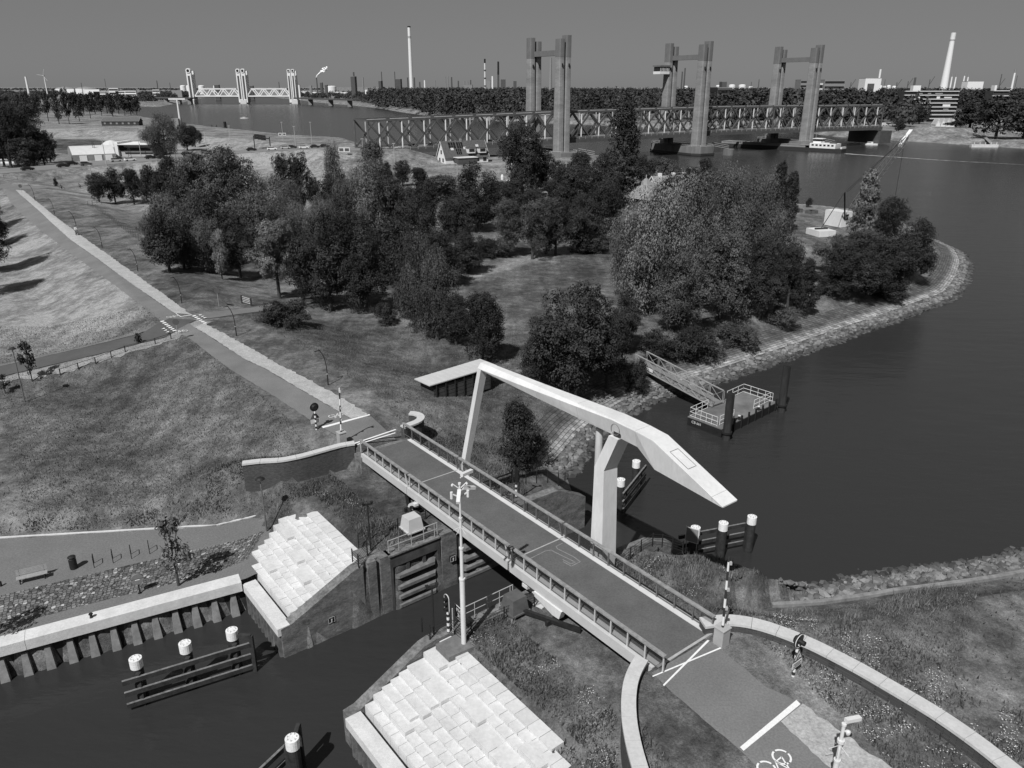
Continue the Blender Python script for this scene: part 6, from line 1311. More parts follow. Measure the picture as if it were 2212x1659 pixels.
# ------------------------------------------------------------------ cars
def make_car(m, label, van=False):
    root = thing('car' if not van else 'van', label, 'car' if not van else 'van', (0, 0, 0), 'cars on the motorway and bridge')
    mb = MB(); w = .88
    pr = [(-2.15, .32), (-2.2, .72), (-2.0, .92), (-1.2, .98), (1.1, .98), (2.0, .84), (2.2, .62), (2.15, .32)] if not van else [(-2.4, .35), (-2.4, 2.0), (1.2, 2.05), (1.7, 1.3), (2.4, 1.05), (2.5, .4)]
    mb.extr([(x, -w, z) for x, z in pr][::-1], (0, 2*w, 0)); mb.build('body', m, root)
    if not van:
        mb = MB(); A = [(-1.75, .97), (-1.35, 1.42), (.35, 1.45), (1.15, .97)]
        v = [(x, -w*(.98 if z < 1 else .78), z) for x, z in A]+[(x, w*(.98 if z < 1 else .78), z) for x, z in A]; mb.add(v, [(3, 2, 1, 0), (4, 5, 6, 7), (0, 1, 5, 4), (2, 3, 7, 6)]); mb.build('windows', M_glass, root)
        mb = MB(); mb.box((-.5, 0, 1.47), (1.7, 1.3, .05)); mb.build('roof', m, root)
    else:
        mb = MB(); mb.box((1.2, 0, 1.62), (.75, 1.8, .55)); mb.build('windows', M_glass, root)
    for x in (-1.35, 1.35):
        for y in (-.82, .82): mb = MB(); mb.cyl((x, y-.1, .32), (x, y+.1, .32), .32, n=10); mb.build('wheel', M_tyre, root)
    return root
CARM = {'black': mat('car_black', .02, rough=.25, spec=.5), 'white': mat('car_white', .75, rough=.3, spec=.5), 'grey': mat('car_grey', .12, rough=.3, spec=.5), 'silver': mat('car_silver', .45, rough=.3, spec=.5)}
protoc = {}
def car(p, yaw, kind, label, van=False):
    k = (kind, van)
    if k not in protoc: o = protoc[k] = make_car(CARM[kind], label, van)
    else: o = dup(protoc[k], (0, 0, 0), label=label)
    o.location = p; o.rotation_euler = (0, 0, yaw); o['label'] = label
    return o
def on_motor(u, lane):
    best = None; pts, s = resample(mo, 1.0); zz = np.interp(seg_d(pts[:, 0], pts[:, 1], MOTOR, want_t=True)[1], range(len(MOTOR)), [p[2] for p in MOTOR]); t = np.gradient(pts, axis=0); t /= np.linalg.norm(t, axis=1)[:, None]
    q = pts+np.stack([-t[:, 1], t[:, 0]], -1)*lane; e = [abs(proj((x, y, z))[0]-u) for (x, y), z in zip(q, zz)]; i = int(np.argmin(e)); return (q[i, 0], q[i, 1], hz(q[i, 0], q[i, 1])+.1), math.atan2(t[i, 1], t[i, 0])
k1 = .226
for u, kd, ln, lb_ in [(271*k1, 'black', -4.5, 'black car leftmost on the motorway'), (605*k1, 'black', -4, 'black car ahead of the round roofed hall'), (680*k1, 'black', 2, 'black car half hidden on the far lane before the hall'), (822*k1, 'grey', -5, 'dark grey car in front of the hall gable'), (1120*k1, 'silver', 1, 'silver hatchback before the office'), (1255*k1, 'white', -.5, 'white estate car before the office'), (1440*k1, 'black', 2, 'black car behind the white roofed one'), (1555*k1, 'black', -2, 'dark car with pale roof in front of the office'), (1788*k1, 'black', 2.5, 'black car beside the willow'), (1975*k1, 'grey', 4, 'grey car emerging from behind the wood')]:
    p, y = on_motor(u, ln); car(p, y, kd, lb_)
k2 = .34
for x, kd, ln, lb_ in [(1605, 'black', 0, 'black car behind the sign gantry'), (1735, 'white', -2, 'white car right of the sign gantry'), (1808, 'silver', 2, 'silver car on the rise to the bridge'), (1860, 'black', 3, 'black car behind the silver one on the rise'), (1937, 'white', -1, 'white car ahead of the dark van on the rise'), (2005, 'black', 0, 'black car in the queue on the rise'), (2065, 'black', 1, 'black car last before the bridge truss')]:
    p, y = on_motor(x*k2, ln); car(p, y, kd, lb_)
yb = math.atan2(BD[1], BD[0])
def on_bridge(u, lane):
    lo, hi = -10, 400
    for _ in range(50):
        m = (lo+hi)/2
        if proj(bp(m, lane, bz(m)))[0] < u: lo = m
        else: hi = m
    return bp(lo, lane, bz(lo)+.05)
for x, kd, ln, van, lb_ in [(110, 'black', 3, 0, 'black car entering the truss at its left end'), (300, 'white', 3, 0, 'white car inside the first truss bays'), (415, 'black', 7, 0, 'dark car on the far lane of the truss'), (535, 'black', 3, 0, 'black car in the middle of the truss'), (668, 'white', 3, 1, 'white van crossing the lift bridge'), (900, 'black', 3, 0, 'black car near the first bridge tower')]:
    car(on_bridge(752+.34*x, ln), yb, kd, lb_, bool(van))
for x, kd, ln, van, lb_ in [(1030, 'silver', 3, 0, 'silver car near the right end of the truss'), (1215, 'white', 3, 0, 'white car close to the right bridge end'), (1320, 'white', 4, 1, 'white bus like van leaving the bridge at right'), (1375, 'silver', 4, 0, 'silver car on the right ramp')]:
    car(on_bridge(1460+.34*x, ln), yb, kd, lb_, bool(van))
# ------------------------------------------------------------------ barge, boats, wake
def hull(L_, W_, z0, z1, bow, m, root, name='hull'):
    mb = MB(); P = [(-L_/2, -W_*.35), (-L_/2+2, -W_/2), (L_/2-bow, -W_/2), (L_/2-bow*.3, -W_*.3), (L_/2, 0), (L_/2-bow*.3, W_*.3), (L_/2-bow, W_/2), (-L_/2+2, W_/2), (-L_/2, W_*.35)]; mb.prism(P, z0, z1); return mb.build(name, m, root)
rb = G(1822, 329, 0); lbg = G(1600, 317, 0); bdv = (lbg-rb)[:2]; bdv /= np.linalg.norm(bdv); yb2 = math.atan2(bdv[1], bdv[0]); LB = 84
root = thing('barge', 'long river barge with dark hull and white wheelhouse passing under the lift bridge', 'barge', (0, 0, 0))
hull(LB, 9.5, -.8, 1.9, 9, M_dsteel, root)
mb = MB(); mb.box((6, 0, 2.5), (LB-30, 8.0, 1.3)); mb.build('hatch_covers', mat('hatch_grey', .22, .15, .2, .7), root)
for i in range(8): mb = MB(); mb.box((-20+i*7, 0, 3.2), (6.4, 8.3, .2)); mb.build('hatch', mat('hatch_grey', .22), root)
mb = MB(); mb.box((-LB/2+11, 0, 3.2), (15, 8, 2.6)); dh = mb.build('deckhouse', M_plaster, root)
for i in range(6):
    for s in (-1, 1): mb = MB(); mb.box((-LB/2+5.2+i*2.3, s*4.02, 3.5), (1.3, .08, .9)); mb.build('window', M_glass, dh)
mb = MB(); mb.box((-LB/2+15, 0, 5.6), (4.6, 5, 2.2)); wh = mb.build('wheelhouse', M_plaster, root); mb = MB(); mb.box((-LB/2+15, 0, 6.0), (4.7, 5.1, .9)); mb.build('window_band', M_glass, wh); mb = MB(); mb.box((-LB/2+15, 0, 6.9), (5.4, 5.8, .25)); mb.build('wheelhouse_roof', M_plaster, wh)
mb = MB(); mb.box((-LB/2+6, 1, 5.0), (3.5, 2.4, 1.0)); mb.build('tender_boat', M_dgrey, root)
mb = MB(); mb.cyl((-LB/2+17, 0, 6.9), (-LB/2+17, 0, 9.5), .08, n=6); mb.build('mast', M_galv, root)
mb = MB(); mb.box((-LB/2+.5, 0, 2.4), (1, 6, 1.0)); mb.build('stern_rail', M_white, root)
root.location = (rb[0]+bdv[0]*LB/2, rb[1]+bdv[1]*LB/2, 0); root.rotation_euler = (0, 0, yb2)
WORLD[root.name] = tuple(root.location)
M_foam = mat('foam', .45, .5, .35, .9, var2=.4, scale2=2)
def wake(name, uv0, uv1, w0, w1, label):
    a, b = G(*uv0, 0)[:2], G(*uv1, 0)[:2]; n_ = 60; P = np.array([a+(b-a)*t for t in np.linspace(0, 1, n_)]); d = (b-a)/np.linalg.norm(b-a); nn = np.array([-d[1], d[0]]); W2 = np.interp(np.linspace(0, 1, n_), [0, 1], [w0, w1])*(.6+.8*rng.random(n_)); c = P+nn*(np.cumsum(rng.normal(size=n_))*.12)[:, None]
    V = np.concatenate([np.c_[c+nn*W2[:, None]/2, np.full(n_, .03)], np.c_[c-nn*W2[:, None]/2, np.full(n_, .03)]]); i = np.arange(n_-1); F = np.stack([i, i+1, n_+i+1, n_+i], -1)
    if np.cross(V[F[0][1]]-V[F[0][0]], V[F[0][2]]-V[F[0][0]])[2] < 0: F = F[:, ::-1]
    o = link(name, np_mesh(name, V, F, M_foam, False)); o['kind'] = 'stuff'; tag(o, label, 'wake')
wake('wake', (1826, 332), (2030, 346), 2.6, 1.0, 'white wake trailing behind the river barge'); wake('wake', (2030, 346), (2212, 356), .9, .4, 'thin far end of the barge wake')
def boat(u, v, L_, label, yaw=0):
    p = G(u, v, 0); root = thing('motor_boat', label, 'boat', (0, 0, 0)); hull(L_, L_*.32, -.3, .9, L_*.4, M_white, root); mb = MB(); mb.box((-.3, 0, 1.4), (L_*.35, L_*.22, 1.0)); mb.build('cabin', M_white, root); mb = MB(); mb.box((L_*.04, 0, 1.5), (L_*.3, L_*.23, .4)); mb.build('window_band', M_glass, root)
    root.location = p; root.rotation_euler = (0, 0, yaw); return root
boat(1878, 313, 10, 'small white motor boat behind the barge stern', 2.6); boat(528, 256, 9, 'small motor boat alone on the wide river at left', .3)
# ------------------------------------------------------------------ houses
def gable_house(root, c, yaw, L_, W_, hw, hr, mw, mr, overhang=.5):
    d = np.array([math.cos(yaw), math.sin(yaw)]); nn = np.array([-d[1], d[0]]); P = lambda a, b, z: (c[0]+d[0]*a+nn[0]*b, c[1]+d[1]*a+nn[1]*b, c[2]+z)
    mb = MB(); pr = [P(-L_/2, -W_/2, -.5), P(-L_/2, W_/2, -.5), P(-L_/2, W_/2, hw), P(-L_/2, 0, hw+hr-.1), P(-L_/2, -W_/2, hw)]; mb.extr(pr[::-1], (d[0]*L_, d[1]*L_, 0)); w = mb.build('wall', mw, root)
    for s in (-1, 1):
        mb = MB(); k = 1+overhang/(W_/2); A = [P(-L_/2-overhang, s*W_/2*k, hw-hr*(k-1)), P(L_/2+overhang, s*W_/2*k, hw-hr*(k-1)), P(L_/2+overhang, 0, hw+hr), P(-L_/2-overhang, 0, hw+hr)]
        mb.add(A+[(x, y, z+.18) for x, y, z in A], [(3, 2, 1, 0), (4, 5, 6, 7), (0, 1, 5, 4), (1, 2, 6, 5), (2, 3, 7, 6), (3, 0, 4, 7)]); rf = mb.build('roof_slope', mr, root)
        for e in (-1, 1): mb = MB(); q = L_/2+overhang; mb.bar(P(e*(q+.03), s*W_/2*k, hw-hr*(k-1)+.1), P(e*(q+.03), 0, hw+hr+.1), .06, .35); mb.build('verge_board', M_white, rf)
    return P, w
M_tile = mat('roof_tile', .085, .25, 1.5, .85, .3, 10, var2=.2, scale2=6)
hy = math.radians(28); p = T(952, 352); ch = T(1000, 350); c = np.array([ch[0], ch[1], ch[2]])
root = thing('tiled_house', 'white gabled house with solar panels on its dark tiled roof below the lift bridge', 'house', tuple(c)); hs = dist(c)/FPX*.95
P, w = gable_house(root, c, hy, 105*hs, 46*hs, 2.8, 6.2, M_plaster, M_tile)
Lh = 105*hs; Wh = 46*hs
def on_roof(a, f, lift=.25): return np.array(P(a, -Wh/2*(1-f), 2.8+6.2*f+lift))
for a0, a1, f0, f1 in ((-.36, -.20, .5, .88), (-.17, -.03, .5, .88), (-.22, -.10, .1, .45)):
    mb = MB(); A = [on_roof(a0*Lh, f0), on_roof(a1*Lh, f0), on_roof(a1*Lh, f1), on_roof(a0*Lh, f1)]; mb.extr(A, (0, 0, .1)); sp_ = mb.build('solar_panel', mat('solar_black', .012, rough=.2, spec=.5), root)
    mb = MB()
    for t in (.33, .66): mb.bar(A[0]+(A[1]-A[0])*t+Z_*.12, A[3]+(A[2]-A[3])*t+Z_*.12, .08, .03)
    mb.bar((A[0]+A[3])/2+Z_*.12, (A[1]+A[2])/2+Z_*.12, .08, .03); mb.build('panel_frame', M_mgrey, sp_)
for a, f in ((-.30, .38), (.0, .42), (.30, .55)):
    mb = MB(); A = [on_roof(a*Lh-.7, f), on_roof(a*Lh+.7, f), on_roof(a*Lh+.7, f+.14), on_roof(a*Lh-.7, f+.14)]; mb.extr(A, (0, 0, .12)); mb.build('roof_window', mat('skylight', .5, rough=.3), root)
for a in (.10, .36):
    q = on_roof(a*Lh, .25, 0); d = np.array([math.cos(hy), math.sin(hy), 0]); nn = np.array([-d[1], d[0], 0]); mb = MB(); mb.box(q-nn*.6+Z_*.8, (3.4, 2.4, 2.2), hy); dm = mb.build('dormer', M_white, root); mb = MB(); mb.box(q-nn*1.85+Z_*.9, (2.6, .1, 1.2), hy); mb.build('window', M_glass, dm); mb = MB(); mb.box(q-nn*.4+Z_*2.0, (4.0, 3.2, .2), hy); mb.build('dormer_roof', M_tile, dm)
for a, z in ((-.28, 1.4), (-.1, 1.3), (.08, 1.3), (.25, 1.3), (.42, 1.3)):
    mb = MB(); q = np.array(P(a*Lh, -Wh/2-.04, z)); mb.box(q, (1.6, .1, 1.5), hy); mb.build('window', M_glass, root)
for b, z in ((-1.8, 1.3), (1.8, 1.3), (0, 4.6)):
    mb = MB(); q = np.array(P(-Lh/2-.04, b, z)); mb.box(q, (.1, 1.3, 1.6), hy); mb.build('window', M_glass, root)
mb = MB(); q = np.array(P(-.05*Lh, 0, 9.2)); mb.box(q, (.9, .9, 1.6), hy); mb.build('chimney', M_mgrey, root)
q = np.array(P(-.12*Lh, -Wh/2-4, 0)); mb = MB(); mb.box(q+Z_*1.3, (9, 4.5, 2.6), hy); an = mb.build('annex', M_dgrey, root); mb = MB(); mb.box(q+Z_*2.75, (9.6, 5.1, .25), hy); mb.build('annex_roof', M_white, an)
# pyramid roof and flat roofed house behind the right wood
p = T(1395, 470); c = T(1392, 452); hh = height_to(c, 384); root = thing('pyramid_roof_house', 'house with steep pale tiled pyramid roof between the trees', 'house', tuple(c)); w = 60*dist(c)/FPX
mb = MB(); mb.box(c+Z_*hh*.2, (w*1.1, w*1.1, hh*.4), .6); mb.build('wall', M_dgrey, root); mb = MB(); mb.lathe(c+Z_*hh*.4, [(w*.95, 0), (.05, hh*.6)], 4); rfm = mb.build('roof', mat('pale_tile', .24, .15, 1, .85, .5, 8, stretch=(1, 1, 4)), root)
mb = MB(); mb.cyl(c+Z_*hh*.95, c+Z_*(hh+.8), .12, n=6); mb.build('finial', M_galv, root)
c = T(1445, 408); hh = height_to(c, 380); s = dist(c)/FPX; root = thing('flat_roof_house', 'low house with pale roof and small chimneys by the river trees', 'house', tuple(c))
P2, w2 = gable_house(root, c, .35, 82*s, 26*s, hh*.55, hh*.45, M_plaster, mat('pale_tile', .24))
for a in (-.3, .1, .42): mb = MB(); mb.box(np.array(P2(a*82*s, 0, hh+.3)), (1, 1, 1.4), .35); mb.build('chimney', M_plaster, root)
c = T(790, 505); hh = height_to(c, 478); s = dist(c)/FPX; root = thing('garden_shed', 'flat dark roofed shed half hidden in the dark trees', 'shed', tuple(c)); mb = MB(); mb.box(c+Z_*hh*.5, (70*s, 30*s, hh), .3); mb.build('wall', M_mgrey, root); mb = MB(); mb.box(c+Z_*(hh+.1), (76*s, 36*s, .25), .3); mb.build('roof', M_roofd, root)
# yard with lamp posts and bits
for u, vb, vt, lb_ in ((1117, 409, 353, 'tall pale lamp post left in the yard'), (1193, 398, 346, 'tall pale lamp post right in the yard'), (988, 383, 354, 'pale lamp post beside the tiled house'), (1182, 432, 415, 'short lamp post in the scrub below the yard')):
    p = T(u, vb); h = height_to(p, vt); root = thing('yard_lamp', lb_, 'lamp post', tuple(p)); mb = MB(); mb.tube([p, up(p, h*.97), (p[0]-.3, p[1], p[2]+h), (p[0]-1.6, p[1], p[2]+h)], .13, 6); mb.build('pole', M_galv, root); mb = MB(); mb.box((p[0]-1.7, p[1], p[2]+h), (1.1, .4, .2)); mb.build('lamp_head', M_galv, root)
p = T(1106, 400)
for i, (u, v, w, h, m, lb_) in enumerate([(1103, 393, 3.2, .8, M_white, 'white square tank lying in the yard'), (1142, 392, 4.5, 1.2, M_plaster, 'white covered boat parked in the yard'), (1160, 394, 1.8, 1.0, M_white, 'white sack beside the covered boat'), (1178, 394, 6, .5, M_mgrey, 'long grey pallet in the yard'), (1085, 388, 1.0, 1.8, M_plaster, 'white crate standing at the left of the yard')]):
    p = T(u, v); root = thing('yard_item', lb_, 'yard clutter', tuple(p)); mb = MB(); mb.lathe(p, [(w*.5, 0), (w*.52, h*.6), (w*.3, h)], 4+i*2); mb.build('body', m, root)
# ------------------------------------------------------------------ crane on the headland
c = T(1790, 505); tip = np.array(G(1968, 283, 24.0)); base = np.array(up(c, 2.2))
bd_ = np.array([tip[0]-base[0], tip[1]-base[1]]); 
root = thing('crawler_crane', 'white lattice boom crane leaning out over the water from the headland', 'crane', tuple(c)); yaw = math.atan2(bd_[1], bd_[0])
s = dist(c)/FPX; pc = T(1808, 488); mb = MB(); mb.box(up(pc, 1.9), (34*s, 5, 3.6), .5); cab = mb.build('cabin', M_white, root); mb = MB(); mb.box(up(pc, 2.4), (10*s, 5.1, 1.4), .5); mb.build('window_band', M_glass, cab)
pc2 = T(1772, 508); mb = MB(); mb.box(up(pc2, .7), (40*s, 5, 1.3), .25); mb.build('counterweight', M_white, root); mb = MB(); mb.box(up(pc2, 1.5), (30*s, .4, .4), .25); mb.build('ballast_frame', M_dsteel, root)
foot = np.array(up(T(1822, 492), 2.0)); D = tip-foot; Ld = np.linalg.norm(D); D /= Ld; S1 = np.cross(D, Z_); S1 /= np.linalg.norm(S1); S2 = np.cross(S1, D); n_ = 16
cor = lambda t, i, j: foot+D*Ld*t+S1*i*.75*min(1, 6*t+.1, 6*(1-t)+.15)+S2*j*.75*min(1, 6*t+.1, 6*(1-t)+.15)
mb = MB()
for i, j in ((1, 1), (1, -1), (-1, 1), (-1, -1)):
    for k in range(n_): mb.bar(cor(k/n_, i, j), cor((k+1)/n_, i, j), .13, .13)
for k in range(n_):
    for (i, j), (i2, j2) in (((1, 1), (1, -1)), ((1, 1), (-1, 1)), ((-1, -1), (1, -1)), ((-1, -1), (-1, 1))): mb.bar(cor(k/n_, i, j), cor((k+1)/n_, i2, j2), .07, .07)
mb.build('lattice_boom', mat('boom_dark', .10, .2, 1, .6), root)
mb = MB(); mb.bar(foot+D*Ld*.82, tip, .9, .9); mb.build('boom_head', M_white, root)
mast = np.array(up(T(1812, 500), 9.0)); mb = MB(); q = np.array(up(pc2, 1.6)); mb.bar(q, mast, .12, .12); mb.bar(mast, foot+D*Ld*.95, .1, .1); mb.bar(mast+np.array([.6, 0, 0]), foot+D*Ld*.95, .1, .1); mb.bar(foot, mast, .3, .3); mb.build('pendant_lines', M_dsteel, root)
h0 = foot+D*Ld*.9; hk = np.array([h0[0], h0[1], 6.0]); mb = MB(); mb.bar(h0, hk, .07, .07); mb.bar(hk, hk-Z_*2.5, .4, .4); mb.build('hoist_rope', M_black, root)
p = T(1742, 455); 
for u, v, lb_ in ((1722, 458, 'dark heap of gear by the water left of the lone bush'), (1750, 461, 'dark heap of gear by the water right of the lone bush')):
    p = T(u, v); root = thing('gear_heap', lb_, 'gear heap', tuple(p)); mb = MB()
    for i in range(6): mb.box((p[0]+rng.uniform(-1.6, 1.6), p[1]+rng.uniform(-.8, .8), p[2]+.4), (1.4, .8, .9), i)
    mb.build('heap', M_dgrey, root)
# ------------------------------------------------------------------ people
def person(p, yaw, top, bottom, label, seated=False, hgt=1.78):
    """one skinned figure"""
    root = thing('person', label, 'person', tuple(p)); me = bpy.data.meshes.new('body'); 
    V = [(0, 0, .95), (0, 0, 1.15), (0, 0, 1.38), (0, 0, 1.5), (.02, 0, 1.66), (.03, 0, 1.75), (0, .19, 1.42), (.12, .24, 1.16), (.34, .2, 1.05), (0, -.19, 1.42), (.12, -.24, 1.16), (.34, -.2, 1.05), (.0, .1, .9), (.12, .1, .48), (-.1, .1, .06), (.06, .1, .03), (0, -.1, .9), (.02, -.1, .48), (.16, -.1, .06), (.3, -.1, .03)]
    E_ = [(0, 1), (1, 2), (2, 3), (3, 4), (4, 5), (2, 6), (6, 7), (7, 8), (2, 9), (9, 10), (10, 11), (0, 12), (12, 13), (13, 14), (14, 15), (0, 16), (16, 17), (17, 18), (18, 19)]
    Rr = [.15, .15, .17, .06, .1, .07, .075, .055, .04, .075, .055, .04, .1, .075, .05, .04, .1, .075, .05, .04]
    if seated:
        V[1] = (.16, 0, 1.12); V[2] = (.34, 0, 1.3); V[3] = (.42, 0, 1.4); V[4] = (.5, 0, 1.54); V[5] = (.53, 0, 1.64); V[6] = (.34, .18, 1.32); V[7] = (.5, .22, 1.12); V[8] = (.68, .2, 1.0); V[9] = (.34, -.18, 1.32); V[10] = (.5, -.22, 1.12); V[11] = (.68, -.2, 1.0); V[13] = (.38, .1, .72); V[14] = (.2, .1, .32); V[15] = (.34, .1, .28); V[17] = (.3, -.1, .6); V[18] = (.12, -.1, .18); V[19] = (.26, -.1, .14)
    me.from_pydata(V, E_, []); o = bpy.data.objects.new('body', me); COL.objects.link(o); sk = o.modifiers.new('skin', 'SKIN'); me.materials.append(top)
    for i, r in enumerate(Rr): me.skin_vertices[0].data[i].radius = (r, r)
    me.skin_vertices[0].data[0].use_root = True; sb = o.modifiers.new('sub', 'SUBSURF'); sb.levels = 1; sb.render_levels = 1
    o.parent = root; root.rotation_euler = (0, 0, yaw)
    mb = MB(); hp = V[4]; mb.lathe((hp[0]-.02, hp[1], hp[2]+.02), [(.1, -.06), (.125, .03), (.1, .1), (.03, .13)], 10); ob = mb.build('hair', M_black, None); ob.parent = root; ob.location = (0, 0, 0); ob.data.transform(mathutils.Matrix.Translation((hp[0]-.02, hp[1], hp[2])))
    ob = None
    mb = MB()
    for i in (12, 16):
        a, b, c_ = V[i], V[i+1], V[i+2]; mb.tube([a, b, c_], [.115, .09, .065], 8)
    o2 = mb.build('trousers', bottom, None); t0 = o2.location.copy(); o2.parent = root
    return root
pp = T(186, 433); 
# walker with stroller
p = T(173, 518)-np.array([0, 0, 0]); p = T(185*1.0, 563) if False else T(187, 565)
kz4 = .34
pw_ = T(kz4*487, 353.9+kz4*450); vd = (rd)/np.linalg.norm(rd); yw = math.atan2(-vd[1], -vd[0])
dv = T(kz4*512, 353.9+kz4*470)-pw_; yw = math.atan2(dv[1], dv[0])
person(pw_, yw, M_white, M_black, 'person in a white shirt and dark trousers pushing a stroller on the gravel strip')
ps = pw_+np.array([math.cos(yw), math.sin(yw), 0])*1.0; root = thing('stroller', 'dark stroller pushed along the gravel strip', 'stroller', tuple(ps)); d = np.array([math.cos(yw), math.sin(yw), 0]); n_ = np.array([-d[1], d[0], 0])
mb = MB(); mb.extr([ps+d*x+Z_*z-n_*.22 for x, z in ((-.35, .5), (.35, .45), (.42, .62), (.1, .7), (-.15, 1.0), (-.4, .95))], n_*.44); mb.build('seat_hood', M_dgrey, root)
mb = MB(); mb.bar(ps-d*.7+Z_*1.05, ps+d*.3+Z_*.2, .05, .5); mb.build('frame', M_galv, root)
for x in (-.35, .4):
    for y in (-.25, .25): mb = MB(); q = ps+d*x+n_*y+Z_*.14; mb.cyl(q-n_*.03, q+n_*.03, .14, n=10); mb.build('wheel', M_tyre, root)
def cyclist(u, v, label):
    p = T(u, v); yaw = math.pi*.98; r = person(p, yaw, M_dgrey, M_black, label, seated=True); d = np.array([math.cos(yaw), math.sin(yaw), 0]); root = thing('bicycle', 'bicycle ridden by the '+label, 'bicycle', tuple(p)); n_ = np.array([-d[1], d[0], 0])
    for x in (-.45, .6):
        c = np.array(p)+d*x+Z_*.35; q = [c+d*.34*math.cos(t)+Z_*.34*math.sin(t) for t in np.linspace(0, 6.283, 15)]; mb = MB(); mb.tube(q, .025, 5); mb.build('wheel', M_tyre, root)
    c = np.array(p); mb = MB(); mb.tube([c-d*.45+Z_*.35, c+Z_*.35+d*.05, c+d*.5+Z_*.75, c-d*.1+Z_*.8, c+d*.05+Z_*.35], .025, 5); mb.tube([c+d*.6+Z_*.35, c+d*.5+Z_*.75, c+d*.55+Z_*1.0], .025, 5); mb.build('frame', M_galv, root)
cyclist(.34*398, 353.9+.34*165-0, 'person in dark clothes leading on the cycle path'); cyclist(.34*515, 353.9+.34*158, 'person in dark clothes following on the cycle path')
strip('cycle_path', Gl([(-30, 408), (60, 413), (140, 409), (190, 406), (260, 395)], 5.0), Gl([(-30, 416), (60, 420), (140, 415), (190, 411), (260, 399)], 5.0), M_road, .07, 1.5, 3)
strip('cycle_path', Gl([(60, 403), (110, 398), (200, 385), (330, 366)], 5.0), Gl([(62, 407), (112, 401), (202, 388), (332, 369)], 5.0), M_road, .07, 1.5, 3)
# ------------------------------------------------------------------ buildings by the motorway
def block(u0, u1, vb, vt, depth, m, root, name='wall', z=None, yaw=None):
    a, b = (T(u0, vb), T(u1, vb)) if z is None else (G(u0, vb, z), G(u1, vb, z)); h = height_to(a, vt); d = (b-a)[:2]; n2 = np.array([-d[1], d[0]]); n2 /= np.linalg.norm(n2); n2 *= depth
    mb = MB(); mb.prism([tuple(a[:2]), tuple(b[:2]), tuple(b[:2]+n2), tuple(a[:2]+n2)], a[2]-1, a[2]+h); return mb.build(name, m, root), a, b, n2, h
a, b = T(158, 349), T(250, 345); root = thing('round_roof_hall', 'hall with long pale barrel roof beside the motorway', 'hall', tuple(a)); h = height_to(a, 319); d = (b-a)[:2]; n2 = np.array([-d[1], d[0]]); n2 /= np.linalg.norm(n2); Wd = 20
pr = [(a[0]+n2[0]*Wd*t, a[1]+n2[1]*Wd*t, a[2]+h*(.45+.55*math.sin(math.pi*t)**.8)) for t in np.linspace(0, 1, 11)]; mb = MB(); mb.extr(pr+[(pr[-1][0], pr[-1][1], a[2]-1), (pr[0][0], pr[0][1], a[2]-1)], (d[0], d[1], 0)); mb.build('wall', M_mgrey, root)
mb = MB()
for i in range(10):
    q = [np.array(pr[i])+Z_*.06, np.array(pr[i+1])+Z_*.06]; v3 = np.array([d[0], d[1], 0])*1.01; mb.add([q[0], q[0]+v3, q[1]+v3, q[1]], [(0, 1, 2, 3)])
mb.build('barrel_roof', M_roofl, root)
for t in (.25, .6, .85): q = a+np.array([d[0], d[1], 0])*t-np.array([n2[0], n2[1], 0])*.1; mb = MB(); mb.box(q+Z_*1.2, (3, .2, 2.4), math.atan2(d[1], d[0])); mb.build('gate', M_plaster, root)
root = thing('office_building', 'flat roofed office with dark ribbon windows and tall fin wall right of the hall', 'office', tuple(T(300, 340))); w, a, b, n2, h = block(256, 332, 338, 312, 16, mat('office_wall', .38, .1, .5, .8), root)
dv = (b-a)[:2]; yw2 = math.atan2(dv[1], dv[0]); lw = np.linalg.norm(dv); nn = np.array([n2[0], n2[1], 0])/16
for f0, z, hh, m in ((.55, .62, .22, M_black), (.6, .30, .12, M_black)):
    mb = MB(); mb.box(a+np.array([dv[0], dv[1], 0])*f0-nn*.1+Z_*h*z, (lw*.78, .3, h*hh), yw2); mb.build('window_band', m, w)
mb = MB(); mb.box(a+np.array([dv[0], dv[1], 0])*.55+nn*7+Z_*(h*1.02), (lw*1.0, 19, h*.06), yw2); mb.build('roof_slab', M_plaster, root)
mb = MB(); mb.box(a+np.array([dv[0], dv[1], 0])*.02+nn*6+Z_*h*.6, (1.5, 15, h*1.25), yw2); mb.build('fin_wall', M_plaster, root)
mb = MB(); mb.box(a+np.array([dv[0], dv[1], 0])*.65+nn*9+Z_*h*1.13, (lw*.3, 5, h*.2), yw2); mb.build('roof_plant', M_mgrey, root)
q = a+np.array([dv[0], dv[1], 0])*.13-nn*.1+Z_*h*.72; mb = MB(); mb.cyl(q, q-nn*.2, 1.4, n=14); mb.build('round_window', M_black, root)
root = thing('dome_shed', 'small white domed shed between the hall and the office', 'shed', tuple(T(243, 330))); p = T(243, 330); mb = MB(); mb.lathe(p, [(5, 0), (5, 3), (4, 4.6), (2, 5.8), (.2, 6.2)], 14); mb.build('dome', M_roofl, root)
root = thing('brick_barn', 'long dark brick barn with pitched roof below the poplar row', 'barn', tuple(T(265, 272))); c = T(265, 271); s = dist(c)/FPX; Pb, wb = gable_house(root, c, .05, 78*s, 22*s, 3.6, 2.8, mat('barn_brick', .045, .2, 1, .9), mat('barn_roof', .10, .2, 1, .85), .4)
for i in range(6): mb = MB(); mb.box(np.array(Pb(-32*s+i*12.5*s, -11*s-.05, 1.9)), (1.6, .1, 1.4), .05); mb.build('window', M_mgrey, root)
root = thing('pale_shed', 'low pale shed at the left edge beside the motorway', 'shed', tuple(T(10, 352))); w, a, b, n2, h = block(0, 30, 353, 346, 8, M_plaster, root); 
